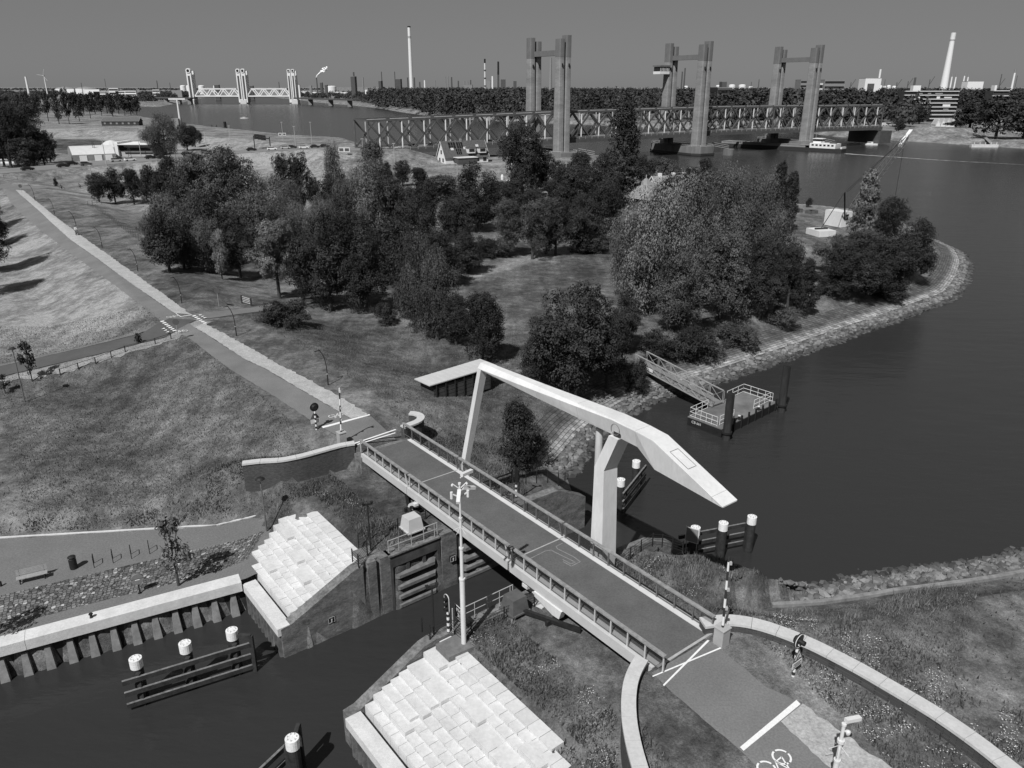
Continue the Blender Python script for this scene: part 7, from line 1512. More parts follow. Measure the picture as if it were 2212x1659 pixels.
mb = MB(); q = (a+b)/2; mb.box((q[0]+n2[0]*.5, q[1]+n2[1]*.5, a[2]+h+.3), (np.linalg.norm((b-a)[:2])+1, 9, .4), math.atan2((b-a)[1], (b-a)[0])); mb.build('roof', M_roofl, root)
# jetty with radar mast
p = G(392, 283, 2); root = thing('radar_mast', 'white radar mast on a platform at the river bank', 'radar mast', tuple(p)); h = height_to(p, 215); mb = MB(); mb.tube([p, up(p, h)], [1.0, .6], 8); mb.build('mast', M_white, root); mb = MB(); mb.box(up(p, h+.4), (13, 1.2, 1.1)); mb.build('scanner', M_white, root); mb = MB(); mb.box(up(p, 6.5)+np.array([-4, 0, 0]), (8, 7, 6)); mb.build('cabin', M_mgrey, root); mb = MB()
for x in (-3, 0, 3): mb.cyl(up(p, -3)+np.array([x-3, 0, 0]), up(p, 4)+np.array([x-3, 0, 0]), .4, n=6)
mb.build('platform_leg', M_dsteel, root)
root = thing('river_jetty', 'dark broken jetty with lone pile in the river', 'jetty', tuple(G(470, 276, 0))); mb = MB(); mb.bar(G(425, 275, 1.6), G(470, 276, 1.6), 1.5, .5); mb.build('deck', M_dsteel, root)
for u in (430, 445, 458, 468): q = G(u, 276, 0); mb = MB(); mb.cyl(q-Z_*2, q+Z_*2.2, .5, n=8); mb.build('pile', M_dsteel, root)
q = G(487, 277, 0); mb = MB(); mb.cyl(q-Z_*2, q+Z_*height_to(q, 263), 1.3, n=10); mb.build('dolphin_pile', M_black, root); mb = MB(); mb.bar(G(474, 277, 2.2), G(487, 277, 2.2), .5, .4); mb.build('brace', M_dsteel, root)
# light masts, gantry, pylons
for u, vb, vt, lb_ in ((78, 357, 297, 'pale light mast left of the motorway cars'), (231, 362, 299, 'pale light mast in front of the hall'), (305, 339, 283, 'pale light mast in front of the office'), (198, 382, 357, 'short pale mast on the dry bank'), (35, 342, 290, 'thin light mast in the left clump'), (446, 318, 286, 'pale light mast at the dyke'), (499, 312, 272, 'pale light mast by the wide river'), (640, 330, 273, 'pale light mast right of the gantry'), (674, 312, 264, 'thin light mast near the bridge approach'), (612, 306, 264, 'thin mast carrying two square signs'), (785, 345, 300, 'pale light mast below the left truss end'), (852, 345, 310, 'pale short mast under the truss')):
    p = T(u, vb); h = height_to(p, vt); root = thing('light_mast', lb_, 'light mast', tuple(p)); mb = MB(); mb.cyl(p, up(p, h), .16, .1, 7); mb.build('pole', M_galv, root); mb = MB(); mb.box(up(p, h), (1.2, .4, .2)); mb.build('lamp_head', M_galv, root)
p = T(611, 306); h = height_to(p, 290)
for i, (x, z) in enumerate(((-1.2, 0), (1.4, 0))):
    q = np.array(up(p, h+z))+np.array([x, -.3, 0]); root = thing('square_sign', 'square white bordered sign on the river mast, '+('left', 'right')[i], 'sign', tuple(q)); rect(q, 1.0, .8, .1, np.array([1, 0, 0]), np.array([0, -1, 0]), M_white, 'frame', root); rect(q+np.array([0, -.12, 0]), .7, .5, .03, np.array([1, 0, 0]), np.array([0, -1, 0]), M_dgrey, 'face', root)
p0, p1 = T(551, 325), T(585, 327); h = height_to(p0, 294); root = thing('sign_gantry', 'dark motorway gantry with sign panels', 'gantry', tuple(p0))
for p in (p0, p1): mb = MB(); mb.cyl(p, up(p, h), .25, n=7); mb.build('leg', M_dsteel, root)
mb = MB(); mb.bar(up(p0, h), up(p1, h-1.0), .6, .5); mb.build('beam', M_dsteel, root)
for t in (.2, .42, .62): q = np.array(up(p0, h))*(1-t)+np.array(up(p1, h-1))*t; mb = MB(); mb.box(q, (2.4, .3, 2.4)); mb.build('sign_panel', M_black, root)
for u, vb, vt, lb_ in ((738, 332, 318, 'pair of roadside panels by the bridge approach, left'), (750, 332, 318, 'pair of roadside panels by the bridge approach, right')):
    p = T(u, vb); root = thing('road_panel', lb_, 'sign', tuple(p)); h = height_to(p, vt); mb = MB(); mb.cyl(p, up(p, h), .1, n=6); mb.build('post', M_galv, root); mb = MB(); mb.box(up(p, h-1), (2.4, .2, 1.8)); mb.build('panel', M_white, root); mb = MB(); mb.box(np.array(up(p, h-1))+np.array([0, -.12, 0]), (1.8, .06, 1.2)); mb.build('panel_face', M_dgrey, root)
for u, vb, vt in ((207, 345, 305), (282, 345, 315), (312, 320, 302), (48, 350, 310)):
    p = T(u, vb); h = height_to(p, vt); root = thing('lattice_mast', 'slim dark lattice mast at '+{207: 'the meadow before the dyke', 282: 'the left of the office roof', 312: 'the right of the office roof', 48: 'the left tree clump'}[u], 'lattice mast', tuple(p)); mb = MB()
    for sx in (-.5, .5): mb.bar(up(p, 0)+np.array([sx*1.6, 0, 0]), up(p, h)+np.array([sx*.5, 0, 0]), .12, .12)
    for i in range(8): z0, z1 = h*i/8, h*(i+1)/8; mb.bar(up(p, z0)+np.array([-.6, 0, 0]), up(p, z1)+np.array([.5, 0, 0]), .08, .08)
    mb.build('lattice', M_dsteel, root)
# ------------------------------------------------------------------ white far bridge
FB = thing('white_lift_bridge', 'white twin span lift bridge with three towers far across the river', 'lift bridge', tuple(G(530, 226, 0)))
M_fw = mat('far_white', .72, .05, .05, .6)
def fp(u, v, z=None): return np.array(G(u, v, 0))
f0, f1 = fp(420, 224), fp(640, 224); fd = (f1-f0); fl = np.linalg.norm(fd); fd /= fl; fn = np.array([-fd[1], fd[0], 0])
def fb(a, o, z): q = f0+fd*a*fl+fn*o; return np.array([q[0], q[1], z])
def fz(a): return 14.0
sc = dist(f0)/FPX
ht = height_to(fb(0, 0, 0), 153)
for a, k in ((0, (0,)), (.5, (-.024, .024)), (1, (-.035, .005))):
    for da in k:
        for o in (-8, 8):
            mb = MB(); c = fb(a+da, o, 0); w = (11 if a == 0 else 9.5 if a == .5 else 7.5)*sc*.9; mb.box(c+Z_*(ht*.52), (w, 6, ht*.96), math.atan2(fd[1], fd[0])); t = mb.build('tower_leg', M_fw, FB)
            if o < 0:
                mb = MB(); mb.box(c+Z_*ht*.5-fn*3.2, (w*.42, .6, ht*.7), math.atan2(fd[1], fd[0])); mb.build('tower_slot', M_dgrey, t)
                mb = MB(); q = c+Z_*ht; mb.cyl(q-fn*4, q+fn*4, w*.5, n=16); mb.build('tower_head', M_fw, t); mb = MB(); mb.cyl(q-fn*4.3, q-fn*4.01, w*.3, n=14); mb.build('sheave', M_black, t)
    mb = MB(); c = fb(a, 0, 0); mb.box(c+Z_*4, (13*sc if a != 0 else 9*sc, 24, 8.5), math.atan2(fd[1], fd[0])); mb.build('pier', M_conc, FB)
for a0, a1 in ((.03, .46), (.54, .95)):
    for o in (-8, 8):
        mb = MB(); n_ = 8; zb, ztp = 15.5, 15.5+14.5*sc
        mb.bar(fb(a0, o, zb), fb(a1, o, zb), 2.2, 2.4); mb.bar(fb(a0+(a1-a0)/n_*.8, o, ztp), fb(a1-(a1-a0)/n_*.8, o, ztp), 2.0, 2.4)
        for i in range(n_): x0 = a0+(a1-a0)*i/n_; x1 = a0+(a1-a0)*(i+1)/n_; mb.bar(fb(x0, o, zb if i % 2 == 0 else ztp), fb(x1, o, ztp if i % 2 == 0 else zb), 1.8, 1.8)
        mb.build('truss', M_fw, FB)
    mb = MB(); mb.bar(fb(a0, 0, 14), fb(a1, 0, 14), 16, 1.6); mb.build('bridge_deck', M_dgrey, FB)
for u0, v0, u1, v1 in ((340, 211, 418, 212), (642, 212, 770, 216)):
    a, b = G(u0, v0, 12), G(u1, v1, 12); mb = MB(); mb.bar(a, b, 16, 2.6); mb.build('approach_deck', M_dgrey, FB)
    for t in (.25, .6, .9): q = a+(b-a)*t; mb = MB(); mb.box((q[0], q[1], 5), (7, 12, 12)); mb.build('approach_pier', M_mgrey, FB)
# ------------------------------------------------------------------ chimneys and works on the horizon; each stands at its own distance
def at(u, D): return np.array([(u-1106)/FPX*D, D*1.0, 3.0])
def tall(u, vt, D, w, m, name, label, cat, vb=None, taper=.6, cap=None, n=16, group=None):
    p = at(u, D); sc = dist(p)/FPX; p[0] = (u-1106)/FPX*dist(p); h = height_to(p, vt); root = thing(name, label, cat, tuple(p), group); r = w*sc/2
    mb = MB(); mb.cyl(p-Z_*2, p+Z_*h, r, r*taper, n); mb.build('shaft', m, root)
    if cap: mb = MB(); mb.cyl(p+Z_*h*(1-cap[0]), p+Z_*(h+.5), r*(taper+(1-taper)*cap[0])*1.12, r*taper*1.15, n); mb.build('crown_band', cap[1], root)
    return root, p, h, r
r_, p, h, r = tall(890, 57, 2350, 8.5, M_plaster, 'factory_chimney', 'tall white factory chimney left of the lift bridge towers', 'chimney', taper=.72, cap=(.012, M_black))
mb = MB(); mb.cyl(p+Z_*h*.80, p+Z_*h*.965, r*.80, r*.72, 16); mb = MB(); mb.cyl(p+Z_*h*.84, p+Z_*h*.87, r*.8, n=16); mb.build('gallery', M_galv, r_)
r_, p, h, r = tall(2034, 71, 2350, 17, M_plaster, 'factory_chimney', 'tall white factory chimney at the right horizon', 'chimney', taper=.5, cap=(.10, M_white)); mb = MB(); mb.cyl(p+Z_*h*.88, p+Z_*h*.90, r*.58, n=16); mb.build('gallery', M_galv, r_)
k2 = .34
CH = [(45, 458, 3.5, 'dark', 'dark thin refinery stack left of the pale stump'), (100, 490, 3.5, 'mid', 'pale stump chimney left of the white chimney'), (220, 455, 2, 'dark', 'dark refinery mast with platform'), (303, 455, 1.8, 'dark', 'dark thin mast beside the block tower'), (383, 492, 3, 'dark', 'dark stub stack left of the white chimney foot'), (425, 492, 3, 'dark', 'dark stub stack right of the white chimney foot'), (458, 520, 3, 'dark', 'short dark stack by the white chimney'), (490, 510, 3.5, 'pale', 'short pale stack right of the white chimney'), (556, 510, 2, 'mid', 'thin grey stack alone on the horizon'), (622, 483, 2, 'mid', 'thin grey twin stack left'), (638, 483, 2, 'mid', 'thin grey twin stack right'), (660, 490, 3, 'dark', 'dark stack right of the thin twins'), (702, 513, 3, 'dark', 'small dark column in the refinery row'), (740, 515, 3, 'mid', 'small grey column in the refinery row'), (760, 515, 3, 'mid', 'small grey column beside its neighbour'), (780, 508, 2.5, 'dark', 'dark thin column right in the refinery row'), (918, 484, 4, 'pale', 'pale short column between two stacks'), (945, 450, 2, 'mid', 'thin mast left of the dark stack'), (2112, 455, 3, 'dark', 'dark slim stack between the towers left of pair'), (2128, 432, 3, 'dark', 'dark slim stack between the towers right of pair')]
MM = {'dark': M_dgrey, 'mid': M_mgrey, 'pale': M_plaster}
for x, y, w, m, lb_ in CH: tall(752+k2*x, k2*y, 2500+((x*37) % 500), w*1.15, MM[m], 'refinery_stack', lb_, 'stack', taper=.8, n=8)
r_, p, h, r = tall(752+k2*871, k2*375, 2450, 4, M_conc, 'refinery_stack', 'pale stack with dark top behind the wood', 'stack', taper=.8, cap=(.1, M_black))
for i in range(3): mb = MB(); mb.cyl(p+Z_*h*(.3+.2*i), p+Z_*h*(.33+.2*i), r*1.25, n=10); mb.build('gallery', M_dgrey, r_)
tall(752+k2*955, k2*392, 2450, 4.2, M_dgrey, 'refinery_stack', 'dark stack with black upper half behind the wood', 'stack', taper=.8, cap=(.35, M_black))
r_, p, h, r = tall(752+k2*1283, k2*367, 2000, 9, M_mgrey, 'refinery_stack', 'grey tapered concrete stack seen between the tower legs', 'stack', taper=.5); 
k1 = .34
for x, y, w, m, lb_ in ((190, 487, 5, 'pale', 'pale short chimney at the far left horizon'), (1010, 512, 2.5, 'dark', 'dark thin chimney left of the white bridge'), (1090, 525, 1.5, 'dark', 'thin mast left of the white bridge'), (1780, 520, 2, 'dark', 'thin spire between the white bridge towers'), (530, 525, 1.5, 'dark', 'thin dark pylon behind the white tanks'), (683, 500, 1.2, 'dark', 'very thin mast over the far left woods')): tall(k1*x, k1*y, 2400 if m == 'pale' else 3000, w, MM[m], 'horizon_chimney', lb_, 'chimney', taper=.75, n=8)
for x, y, w, m, lb_ in ((1730, 468, 5, 'pale', 'first of four pale stubs right of the white chimney'), (1755, 470, 5, 'pale', 'second of four pale stubs right of the white chimney'), (1808, 462, 5, 'pale', 'third of four pale stubs with dark top right of the white chimney'), (1832, 470, 5, 'pale', 'fourth of four pale stubs right of the white chimney'), (2120, 440, 6.5, 'pale', 'pale tapered chimney near the right edge'), (2040, 470, 2.5, 'dark', 'dark lattice stack near the right edge'), (470, 520, 2, 'dark', 'thin dark stack right of the white tanks'), (517, 505, 2.5, 'dark', 'dark mast right of the white tanks'), (1500, 492, 6, 'dark', 'dark block tower left of the white chimney'), (1312, 505, 1.5, 'dark', 'thin mast right of the white office'), (2140, 480, 1.5, 'dark', 'thin mast beside the pale tapered chimney')): tall(1460+k2*x, k2*y, 2500, w*.8, MM[m], 'horizon_chimney', lb_, 'chimney', taper=.6 if m == 'pale' else .85, n=10, cap=(.12, M_mgrey) if m == 'pale' else None)
# refinery blocks
def blk(u0, u1, vt, D, m, name, label, cat, depth=30, windows=0, vb=None):
    p = at((u0+u1)/2, D); sc = dist(p)/FPX; p[0] = ((u0+u1)/2-1106)*sc; h = height_to(p, vt); root = thing(name, label, cat, tuple(p)); w = (u1-u0)*sc
    mb = MB(); mb.box(p+Z_*(h/2-1)+np.array([0, depth/2, 0]), (w, depth, h+2)); wl2 = mb.build('wall', m, root)
    mb = MB(); mb.box(p+Z_*(h+.4)+np.array([0, depth/2, 0]), (w*1.01, depth*1.01, .8)); mb.build('roof', M_mgrey, root)
    for i in range(windows):
        mb = MB(); z = h*(i+.55)/windows; mb.box(p+Z_*z-np.array([0, .15, 0]), (w*.94, .3, h/windows*.42)); mb.build('window_band', M_glass, wl2)
    return root, p, w, h
for x0, x1, y, m, lb_ in ((24, 50, 487, M_dgrey, 'dark refinery column block at the left of the works'), (305, 338, 503, M_dgrey, 'dark block tower beside the white chimney'), (198, 215, 515, M_dgrey, 'small dark refinery block'), (970, 1000, 505, M_dgrey, 'grey refinery frame right of the dark stack'), (880, 905, 510, M_mgrey, 'grey refinery block between the stacks'), (1050, 1070, 515, M_dgrey, 'small dark block near the bridge tower'), (110, 200, 570, M_plaster, 'low white building at the wood edge'), (735, 790, 540, M_mgrey, 'low grey works in the refinery row')):
    blk(752+k2*x0, 752+k2*x1, k2*y, 2350, m, 'refinery_block', lb_, 'works')
blk(1460+k2*925, 1460+k2*1055, k2*508, 1500, M_mgrey, 'office_slab', 'large grey office slab behind the right wood', 'office', depth=20, windows=5)
r_, p, w, h = blk(1460+k2*1182, 1460+k2*1282, k2*498, 1600, M_plaster, 'power_house', 'white boiler house with dark front and short chimney', 'works'); mb = MB(); mb.box(p+Z_*h*.45+np.array([-w*.12, -.3, 0]), (w*.42, .6, h*.7)); mb.build('dark_front', M_dgrey, r_); mb = MB(); mb.cyl(p+Z_*h*.5+np.array([w*.42, 5, 0]), p+Z_*h*1.35+np.array([w*.42, 5, 0]), w*.06, n=10); mb.build('chimney', M_plaster, r_)
blk(1460+k2*776, 1460+k2*815, k2*508, 1500, M_mgrey, 'tower_block', 'pale grey tower block between the right bridge towers', 'building', windows=6); blk(1460+k2*870, 1460+k2*918, k2*528, 1500, M_conc, 'tower_block', 'low pale block right of the right bridge tower', 'building', windows=3)
blk(1460+k2*250, 1460+k2*342, k2*560, 900, M_dgrey, 'dark_flats', 'dark flats in front of the white tanks', 'building', windows=4); blk(1460+k2*205, 1460+k2*248, k2*555, 900, M_black, 'dark_flats', 'darker wing of the flats before the white tanks', 'building', windows=4); blk(1460+k2*285, 1460+k2*315, k2*520, 2200, M_dgrey, 'works_block', 'dark block above the white tanks', 'works')
blk(1460+k2*1835, 1460+k2*1935, k2*518, 2300, M_plaster, 'long_shed', 'long pale shed right of the four stubs', 'works')
# tanks
def tank(u, w, vt, D, label, dome=False, m=M_plaster):
    if vt > 188.5: D = min(max((CAM_H-15)/(vt-186.7)*FPX, 1100), 4500)
    else: D = 3600
    p = at(u, D); sc = dist(p)/FPX; p[0] = (u-1106)*sc; h = height_to(p, vt); root = thing('storage_tank', label, 'storage tank', tuple(p)); r = w*sc/2; mb = MB(); mb.cyl(p-Z_*2, p+Z_*(h*(.72 if dome else .93)), r, n=22); mb.build('shell', m, root); mb = MB(); mb.lathe(p+Z_*(h*(.72 if dome else .93)), [(r*1.0, 0), (r*.6, h*(.18 if dome else .05)), (.2, h*(.28 if dome else .07))], 22); mb.build('tank_roof', M_mgrey if dome else m, root)
for u, w, vt, D, dm, lb_ in ((142, 38, 187, 1500, True, 'big domed white tank, left of the pair at the far left'), (187, 44, 187, 1400, True, 'big domed white tank, right of the pair at the far left'), (397, 11, 184, 2300, False, 'small pale silo left of the white bridge'), (410, 11, 184, 2300, False, 'second small pale silo left of the white bridge'), (437, 13, 184, 2300, False, 'third pale silo nearest the white bridge tower'), (470, 14, 184, 2400, False, 'pale silo behind the left white truss')):
    tank(u, w, vt, D, lb_, dm)
for i, (x, w, y) in enumerate(((265, 30, 540), (300, 32, 536), (352, 40, 536), (417, 44, 536), (60, 30, 545), (470, 26, 548), (1292, 22, 542), (1318, 18, 545), (1345, 24, 540), (1380, 26, 545))):
    tank(1460+k2*x, k2*w, k2*y, 2000, 'white storage tank, number '+('one', 'two', 'three', 'four', 'five', 'six', 'seven', 'eight', 'nine', 'ten')[i]+' from '+'the left tower in the right horizon row')
for i, (x, w, y) in enumerate(((1925, 60, 580), (1965, 50, 580), (2005, 60, 583), (2045, 50, 583), (2140, 70, 583), (2190, 50, 585), (2110, 60, 545))):
    tank(k1*x, k1*w, k1*y, 1900, 'white storage tank beneath the smoking stack, '+('first', 'second', 'third', 'fourth', 'fifth', 'sixth', 'seventh')[i]+' from the white bridge')
for x0, x1, y, m, lb_ in ((430, 480, 565, M_plaster, 'white shed at the foot of the right domed tank'), (545, 640, 568, M_plaster, 'long white shed behind the poplars'), (600, 700, 583, M_plaster, 'white terrace of flats left of the dark clump'), (700, 760, 560, M_conc, 'pale low shed beyond the terrace'), (740, 800, 580, M_plaster, 'white flats left of the dark clump'), (800, 870, 578, M_plaster, 'white flats right next to the dark clump'), (975, 1020, 570, M_conc, 'pale flats right of the dark clump'), (1100, 1160, 575, M_mgrey, 'grey works near the white bridge tower'), (1370, 1400, 540, M_dgrey, 'dark tower block behind the left white span'), (1595, 1615, 546, M_dgrey, 'small dark block behind the right white span'), (1895, 1910, 540, M_plaster, 'pale block right of the white bridge'), (2040, 2055, 525, M_dgrey, 'dark refinery column beside the smoking stack'), (2070, 2085, 540, M_dgrey, 'small dark column right of the smoking stack'), (1970, 1985, 545, M_mgrey, 'grey column left of the smoking stack')):
    blk(k1*x0, k1*x1, k1*y, 2300, m, 'far_building', lb_, 'building', depth=8, windows=3 if 590 < x0 < 1000 else 0)
# smoking stack
r_, p, h, r = tall(k1*2021, k1*494, 2600, 2.6, M_dgrey, 'smoking_stack', 'dark slim stack with a white plume drifting right', 'stack', taper=.9, n=8)
R = np.random.default_rng(9); V = []; F = []; ph = (1+5**.5)/2
mbp = MB(); sc = dist(p)/FPX
for i in range(60):
    t = i/59; c = p+Z_*(h+3+ (k1*50*t**.8)*sc)+np.array([t*k1*66*sc, 0, 0])+R.normal(size=3)*sc*(.5+1.4*t); rr = sc*(1.0+2.6*t*(1-.5*t))*(.6+.5*R.random())
    mbp.lathe(c, [(rr*.3, -rr*.9), (rr*.8, -rr*.5), (rr, 0), (rr*.8, rr*.5), (rr*.3, rr*.9)], 8)
ob = mbp.build('smoke_plume', mat('white_smoke', .85, rough=1, spec=0)); ob['kind'] = 'stuff'; tag(ob, 'white smoke plume blowing right from the slim stack', 'smoke')
# wind turbine
p = at(104, 2600); sc = dist(p)/FPX; p[0] = (104-1106)*sc; h = height_to(p, 163); root = thing('wind_turbine', 'white wind turbine on the far left horizon', 'wind turbine', tuple(p)); mb = MB(); mb.cyl(p, p+Z_*h, 1.3*sc, .7*sc, 10); mb.build('tower', M_plaster, root); mb = MB(); mb.box(p+Z_*h, (2.2*sc, 4*sc, 1.6*sc)); mb.build('nacelle', M_plaster, root)
for q in (1.25, 3.0, 5.3):
    mb = MB(); e = p+Z_*h+np.array([math.cos(q), 0, math.sin(q)])*13*sc-np.array([0, 3*sc, 0]); mb.bar(p+Z_*h-np.array([0, 3*sc, 0]), e, .9*sc, .3*sc); mb.build('blade', M_plaster, root)
# apartments on the right bank
def apartments(u0, u1, vb, vt, floors, label, D):
    p = at((u0+u1)/2, D); sc = dist(p)/FPX; p[0] = ((u0+u1)/2-1106)*sc; h = height_to(p, vt); w = (u1-u0)*sc; root = thing('apartment_block', label, 'apartment block', tuple(p)); dep = 14
    mb = MB(); mb.box(p+Z_*h/2+np.array([0, dep/2, 0]), (w, dep, h)); wl3 = mb.build('wall', mat('flats_dark', .05, .3, .3, .8), root)
    for i in range(floors+1): z = h*i/floors; mb = MB(); mb.box(p+Z_*z+np.array([0, -.4, 0]), (w*1.01, 2.2, .7)); mb.build('floor_slab', M_conc, root)
    R = random.Random(int(u0))
    for i in range(floors):
        for k in range(int(w/9)):
            if R.random() < .5: mb = MB(); mb.box(p+Z_*(h*(i+.4)/floors)+np.array([-w/2+4.5+k*9, -1.2, 0]), (R.choice([3, 5, 7]), .4, h/floors*R.choice([.35, .55])), 0); mb.build('balcony_panel', R.choice([M_plaster, M_conc, M_mgrey]), wl3)
    mb = MB(); mb.box(p+Z_*(h+2.5)+np.array([-w*.25, dep/2, 0]), (w*.14, 6, 5)); mb.build('roof_house', M_plaster, root)
apartments(1944, 2058, 246, 197, 8, 'wide eight storey apartment block with pale balconies on the right bank', 780); apartments(2133, 2166, 230, 196, 6, 'narrow apartment block half hidden by trees at the right', 820)
p = G(2030, 278, 3)
for i, u in enumerate((2020, 2031, 2042, 2052)):
    c = np.array(G(u, 279-i*.7, 3)); root = thing('row_house', 'small white gabled house on the right bank, '+('leftmost', 'second', 'third', 'rightmost')[i]+' of the four', 'house', tuple(c)); s = dist(c)/FPX; gable_house(root, c, math.pi/2+.1, 14*s, 10*s, 4.0, 3.6, M_plaster, mat('pale_roof2', .35, .1, .5, .8), .3)
q = G(2125, 318, 0); root = thing('bank_pontoon', 'pale landing pontoon on the right river bank', 'pontoon', tuple(q)); s = dist(q)/FPX; mb = MB(); mb.box(q+Z_*.8, (56*s, 9*s, 1.6), -.05); mb.build('hull', M_conc, root); mb = MB(); mb.bar(q+Z_*1.8+np.array([20*s, 2, 0]), q+np.array([55*s, 30, 5]), 2, .4); mb.build('gangway', M_mgrey, root)
for i in range(5): mb = MB(); mb.box(q+Z_*2.2+np.array([-24*s+i*12*s, -4*s, 0]), (.3, .3, 1.4)); mb.build('rail_post', M_white, root)
# harbour cranes on the horizon
for x, y, lb_ in ((1460, 498, 'small harbour crane on the horizon left of the block tower'), (1595, 487, 'faint harbour crane left of the white chimney'), (2040, 500, 'dark harbour crane near the right edge'), (1100, 505, 'faint harbour crane behind the office slab'), (1390, 505, 'faint harbour crane right of the white tanks')):
    u = 1460+k2*x; p = at(u, 2600); sc = dist(p)/FPX; p[0] = (u-1106)*sc; h = height_to(p, k2*y+6); root = thing('harbour_crane', lb_, 'crane', tuple(p)); mb = MB(); mb.bar(p, p+Z_*h, 1.2*sc, 1.2*sc); mb.build('tower', M_dgrey, root); mb = MB(); mb.bar(p+Z_*h*.7, p+Z_*(h+6*sc)+np.array([9*sc, 0, 0]), .9*sc, .9*sc); mb.build('jib', M_dgrey, root)
# ------------------------------------------------------------------ long grass, weeds and flowers (nobody could count them)
def scatter(name, label, N, reg, hmin, hmax, w, m, seed, tone=(.5, 1.5), flat=False, clump=None):
    R = np.random.default_rng(seed); out = []
    while sum(len(o) for o in out) < N:
        x0, x1, y0, y1 = reg['box']; y = y0+(y1-y0)*R.random(N*2)**reg.get('bias', 1.0); x = (x0+(x1-x0)*R.random(N*2))*(y/y1 if reg.get('fan') else 1)
        ok = np.ones(len(x), bool); S, T_ = toST(x, y)
        ok &= sdist(x, y, W_LOCK) > .9; ok &= sdist(x, y, W_RIVER) > 4.5; ok &= sdist(x, y, PROM) > .3
        ok &= (seg_d(x, y, ROADC) > 4.6) | ((S > 12) & (S < 17.6) & (T_ > -19) & (T_ < 11) & False); ok &= seg_d(x, y, SIDE) > 2.4; ok &= seg_d(x, y, SIDE2) > 2.1
        ok &= ~((S > -.6) & (S < 7.6) & (T_ > -.6) & (T_ < 11)); ok &= ~((S > -.6) & (S < 7.4) & (T_ < -8.4) & (T_ > -25) & (S < 7.0-.12*np.maximum(-T_-14, 0)))
        for Wp in (WALL_FL, WALL_FR, WALL_NL, WALL_NR): ok &= seg_d(x, y, Wp) > .5
        if clump is not None: ok &= clump(x, y, R)
        if 'near' in reg: ok &= reg['near'](x, y)
        out.append(np.stack([x[ok], y[ok]], -1))
        if len(out) > 200: break
    P = np.concatenate(out)[:N]; n_ = len(P); z = land_z(P[:, 0], P[:, 1]); h = hmin+(hmax-hmin)*R.random(n_)**2; az = R.random(n_)*6.283; ww = w*(.6+.8*R.random(n_))
    c = np.stack([P[:, 0], P[:, 1], z], -1); d = np.stack([np.cos(az), np.sin(az), 0*az], -1)*ww[:, None]; ln = R.normal(size=(n_, 3))*(h*.35)[:, None]; ln[:, 2] = h
    if flat: V = np.stack([c+ln-d*.5, c+ln+d*.5, c+ln+np.stack([-d[:, 1], d[:, 0], d[:, 2]], -1)], 1)
    else: V = np.stack([c-d-np.array([0, 0, .03]), c+d-np.array([0, 0, .03]), c+ln], 1)
    o = link(name, np_mesh(name, V.reshape(-1, 3), np.arange(3*n_).reshape(-1, 3), m, False, {'tone': np.repeat(tone[0]+(tone[1]-tone[0])*R.random(n_), 3)})); o['kind'] = 'stuff'; return tag(o, label, 'grass' if not flat else 'flowers')
LEAF['grass'] = leaf_mat('grass_blades', .13); LEAF['weed'] = leaf_mat('weed_blades', .085); LEAF['flower'] = leaf_mat('flower_white', .6)
def cl(seed, sc, thr):
    R = np.random.default_rng(seed); C = R.random((400, 2))
    def f(x, y, _): 
        v = np.sin(x*sc+3*np.sin(y*sc*.7+seed))+np.sin(y*sc*1.3+2*np.sin(x*sc*.9)); return v > thr
    return f
scatter('grass_blades', 'short mown grass over the dyke slopes and banks', 150000, {'box': (-75, 75, 24, 105), 'fan': 1, 'bias': 1.0}, .05, .22, .035, LEAF['grass'], 11, (.45, 1.45))
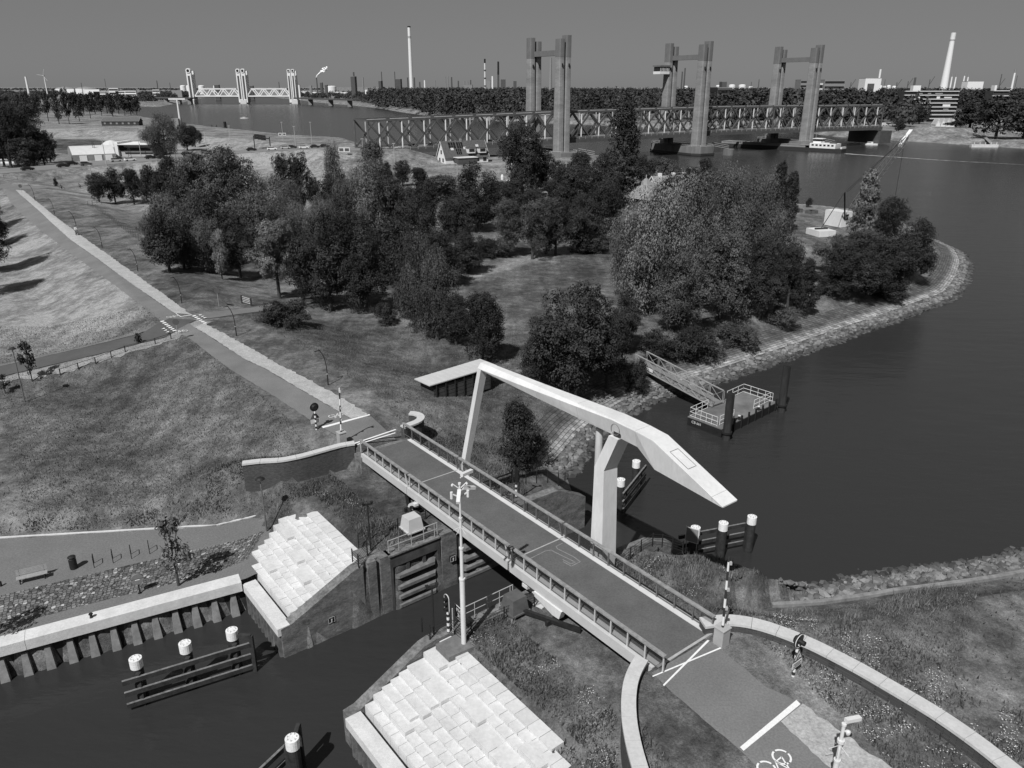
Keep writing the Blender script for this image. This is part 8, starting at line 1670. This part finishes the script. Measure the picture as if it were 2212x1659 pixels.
def rough(x, y, R):
    s, t = toST(x, y); nz_ = np.sin(x*1.7+2*np.sin(y*1.1))+np.sin(y*2.1+1.5*np.sin(x*.8))+np.sin(x*.6-y*.5)
    edge = (sdist(x, y, APRON_L) < 3) & (t > 0) | (sdist(x, y, APRON_R) < 2) | (seg_d(x, y, CURB) < 1.5) | (seg_d(x, y, WALL_NR) < 5)
    return (edge & (nz_+R.normal(size=len(x))*.8 > .4)) | (R.random(len(x)) < .03)
scatter('weeds', 'dark coarse weeds and tufts on the rough banks by the lock', 19000, {'box': (-45, 50, 26, 75), 'bias': 1.0}, .08, .38, .05, LEAF['weed'], 12, (.5, 1.5), clump=rough)
scatter('grass_blades', 'long pale grass on the edges of the lock banks', 9000, {'box': (-20, 30, 30, 70), 'near': lambda x, y: (sdist(x, y, W_LOCK) < 4.5) | (sdist(x, y, W_RIVER) < 8)}, .15, .6, .03, LEAF['grass'], 13, (.7, 1.7), clump=cl(5, .9, .2))
def wallside(x, y):
    d, t = seg_d(x, y, WALL_NR, want_t=True); s_, tt = toST(x, y); return (d > .7) & (d < 4.2) & (t > 1) & (np.sin(t*2.3)+np.sin(t*5.1+d*2) > .35)
scatter('daisies', 'small white flowers in the grass beside the long sweeping wall', 1500, {'box': (8, 40, 22, 45), 'near': wallside}, .12, .3, .055, LEAF['flower'], 14, (.6, 1.3), flat=True)
scatter('daisies', 'small white flowers scattered on the lock banks', 500, {'box': (-16, 14, 28, 60)}, .1, .25, .05, LEAF['flower'], 15, (.6, 1.3), flat=True, clump=cl(8, 1.1, 1.35))
R_ = np.random.default_rng(21); Vw = []
for i in range(150):
    side = i % 2; row = R_.integers(1, 10); s_ = 1.02+.56*row; t_ = (R_.uniform(1.2, 8) if side == 0 else -9.8-R_.uniform(.3, 10)); z0_ = 2.63+.205*(row-1)+.02; c_ = np.array(L(s_, t_, z0_))
    for k in range(4):
        a_ = R_.random()*6.28; d_ = np.array([math.cos(a_), math.sin(a_), 0])*.035*R_.uniform(.5, 1.6); Vw += [c_-d_, c_+d_, c_+np.array([R_.normal()*.05, R_.normal()*.05, R_.uniform(.05, .2)])-LA.tolist()[0]*0]
Vw = np.array(Vw); o = link('joint_weeds', np_mesh('joint_weeds', Vw, np.arange(len(Vw)).reshape(-1, 3), LEAF['weed'], False, {'tone': np.ones(len(Vw))})); o['kind'] = 'stuff'; tag(o, 'small dark weeds growing in the joints of the white steps', 'weeds')
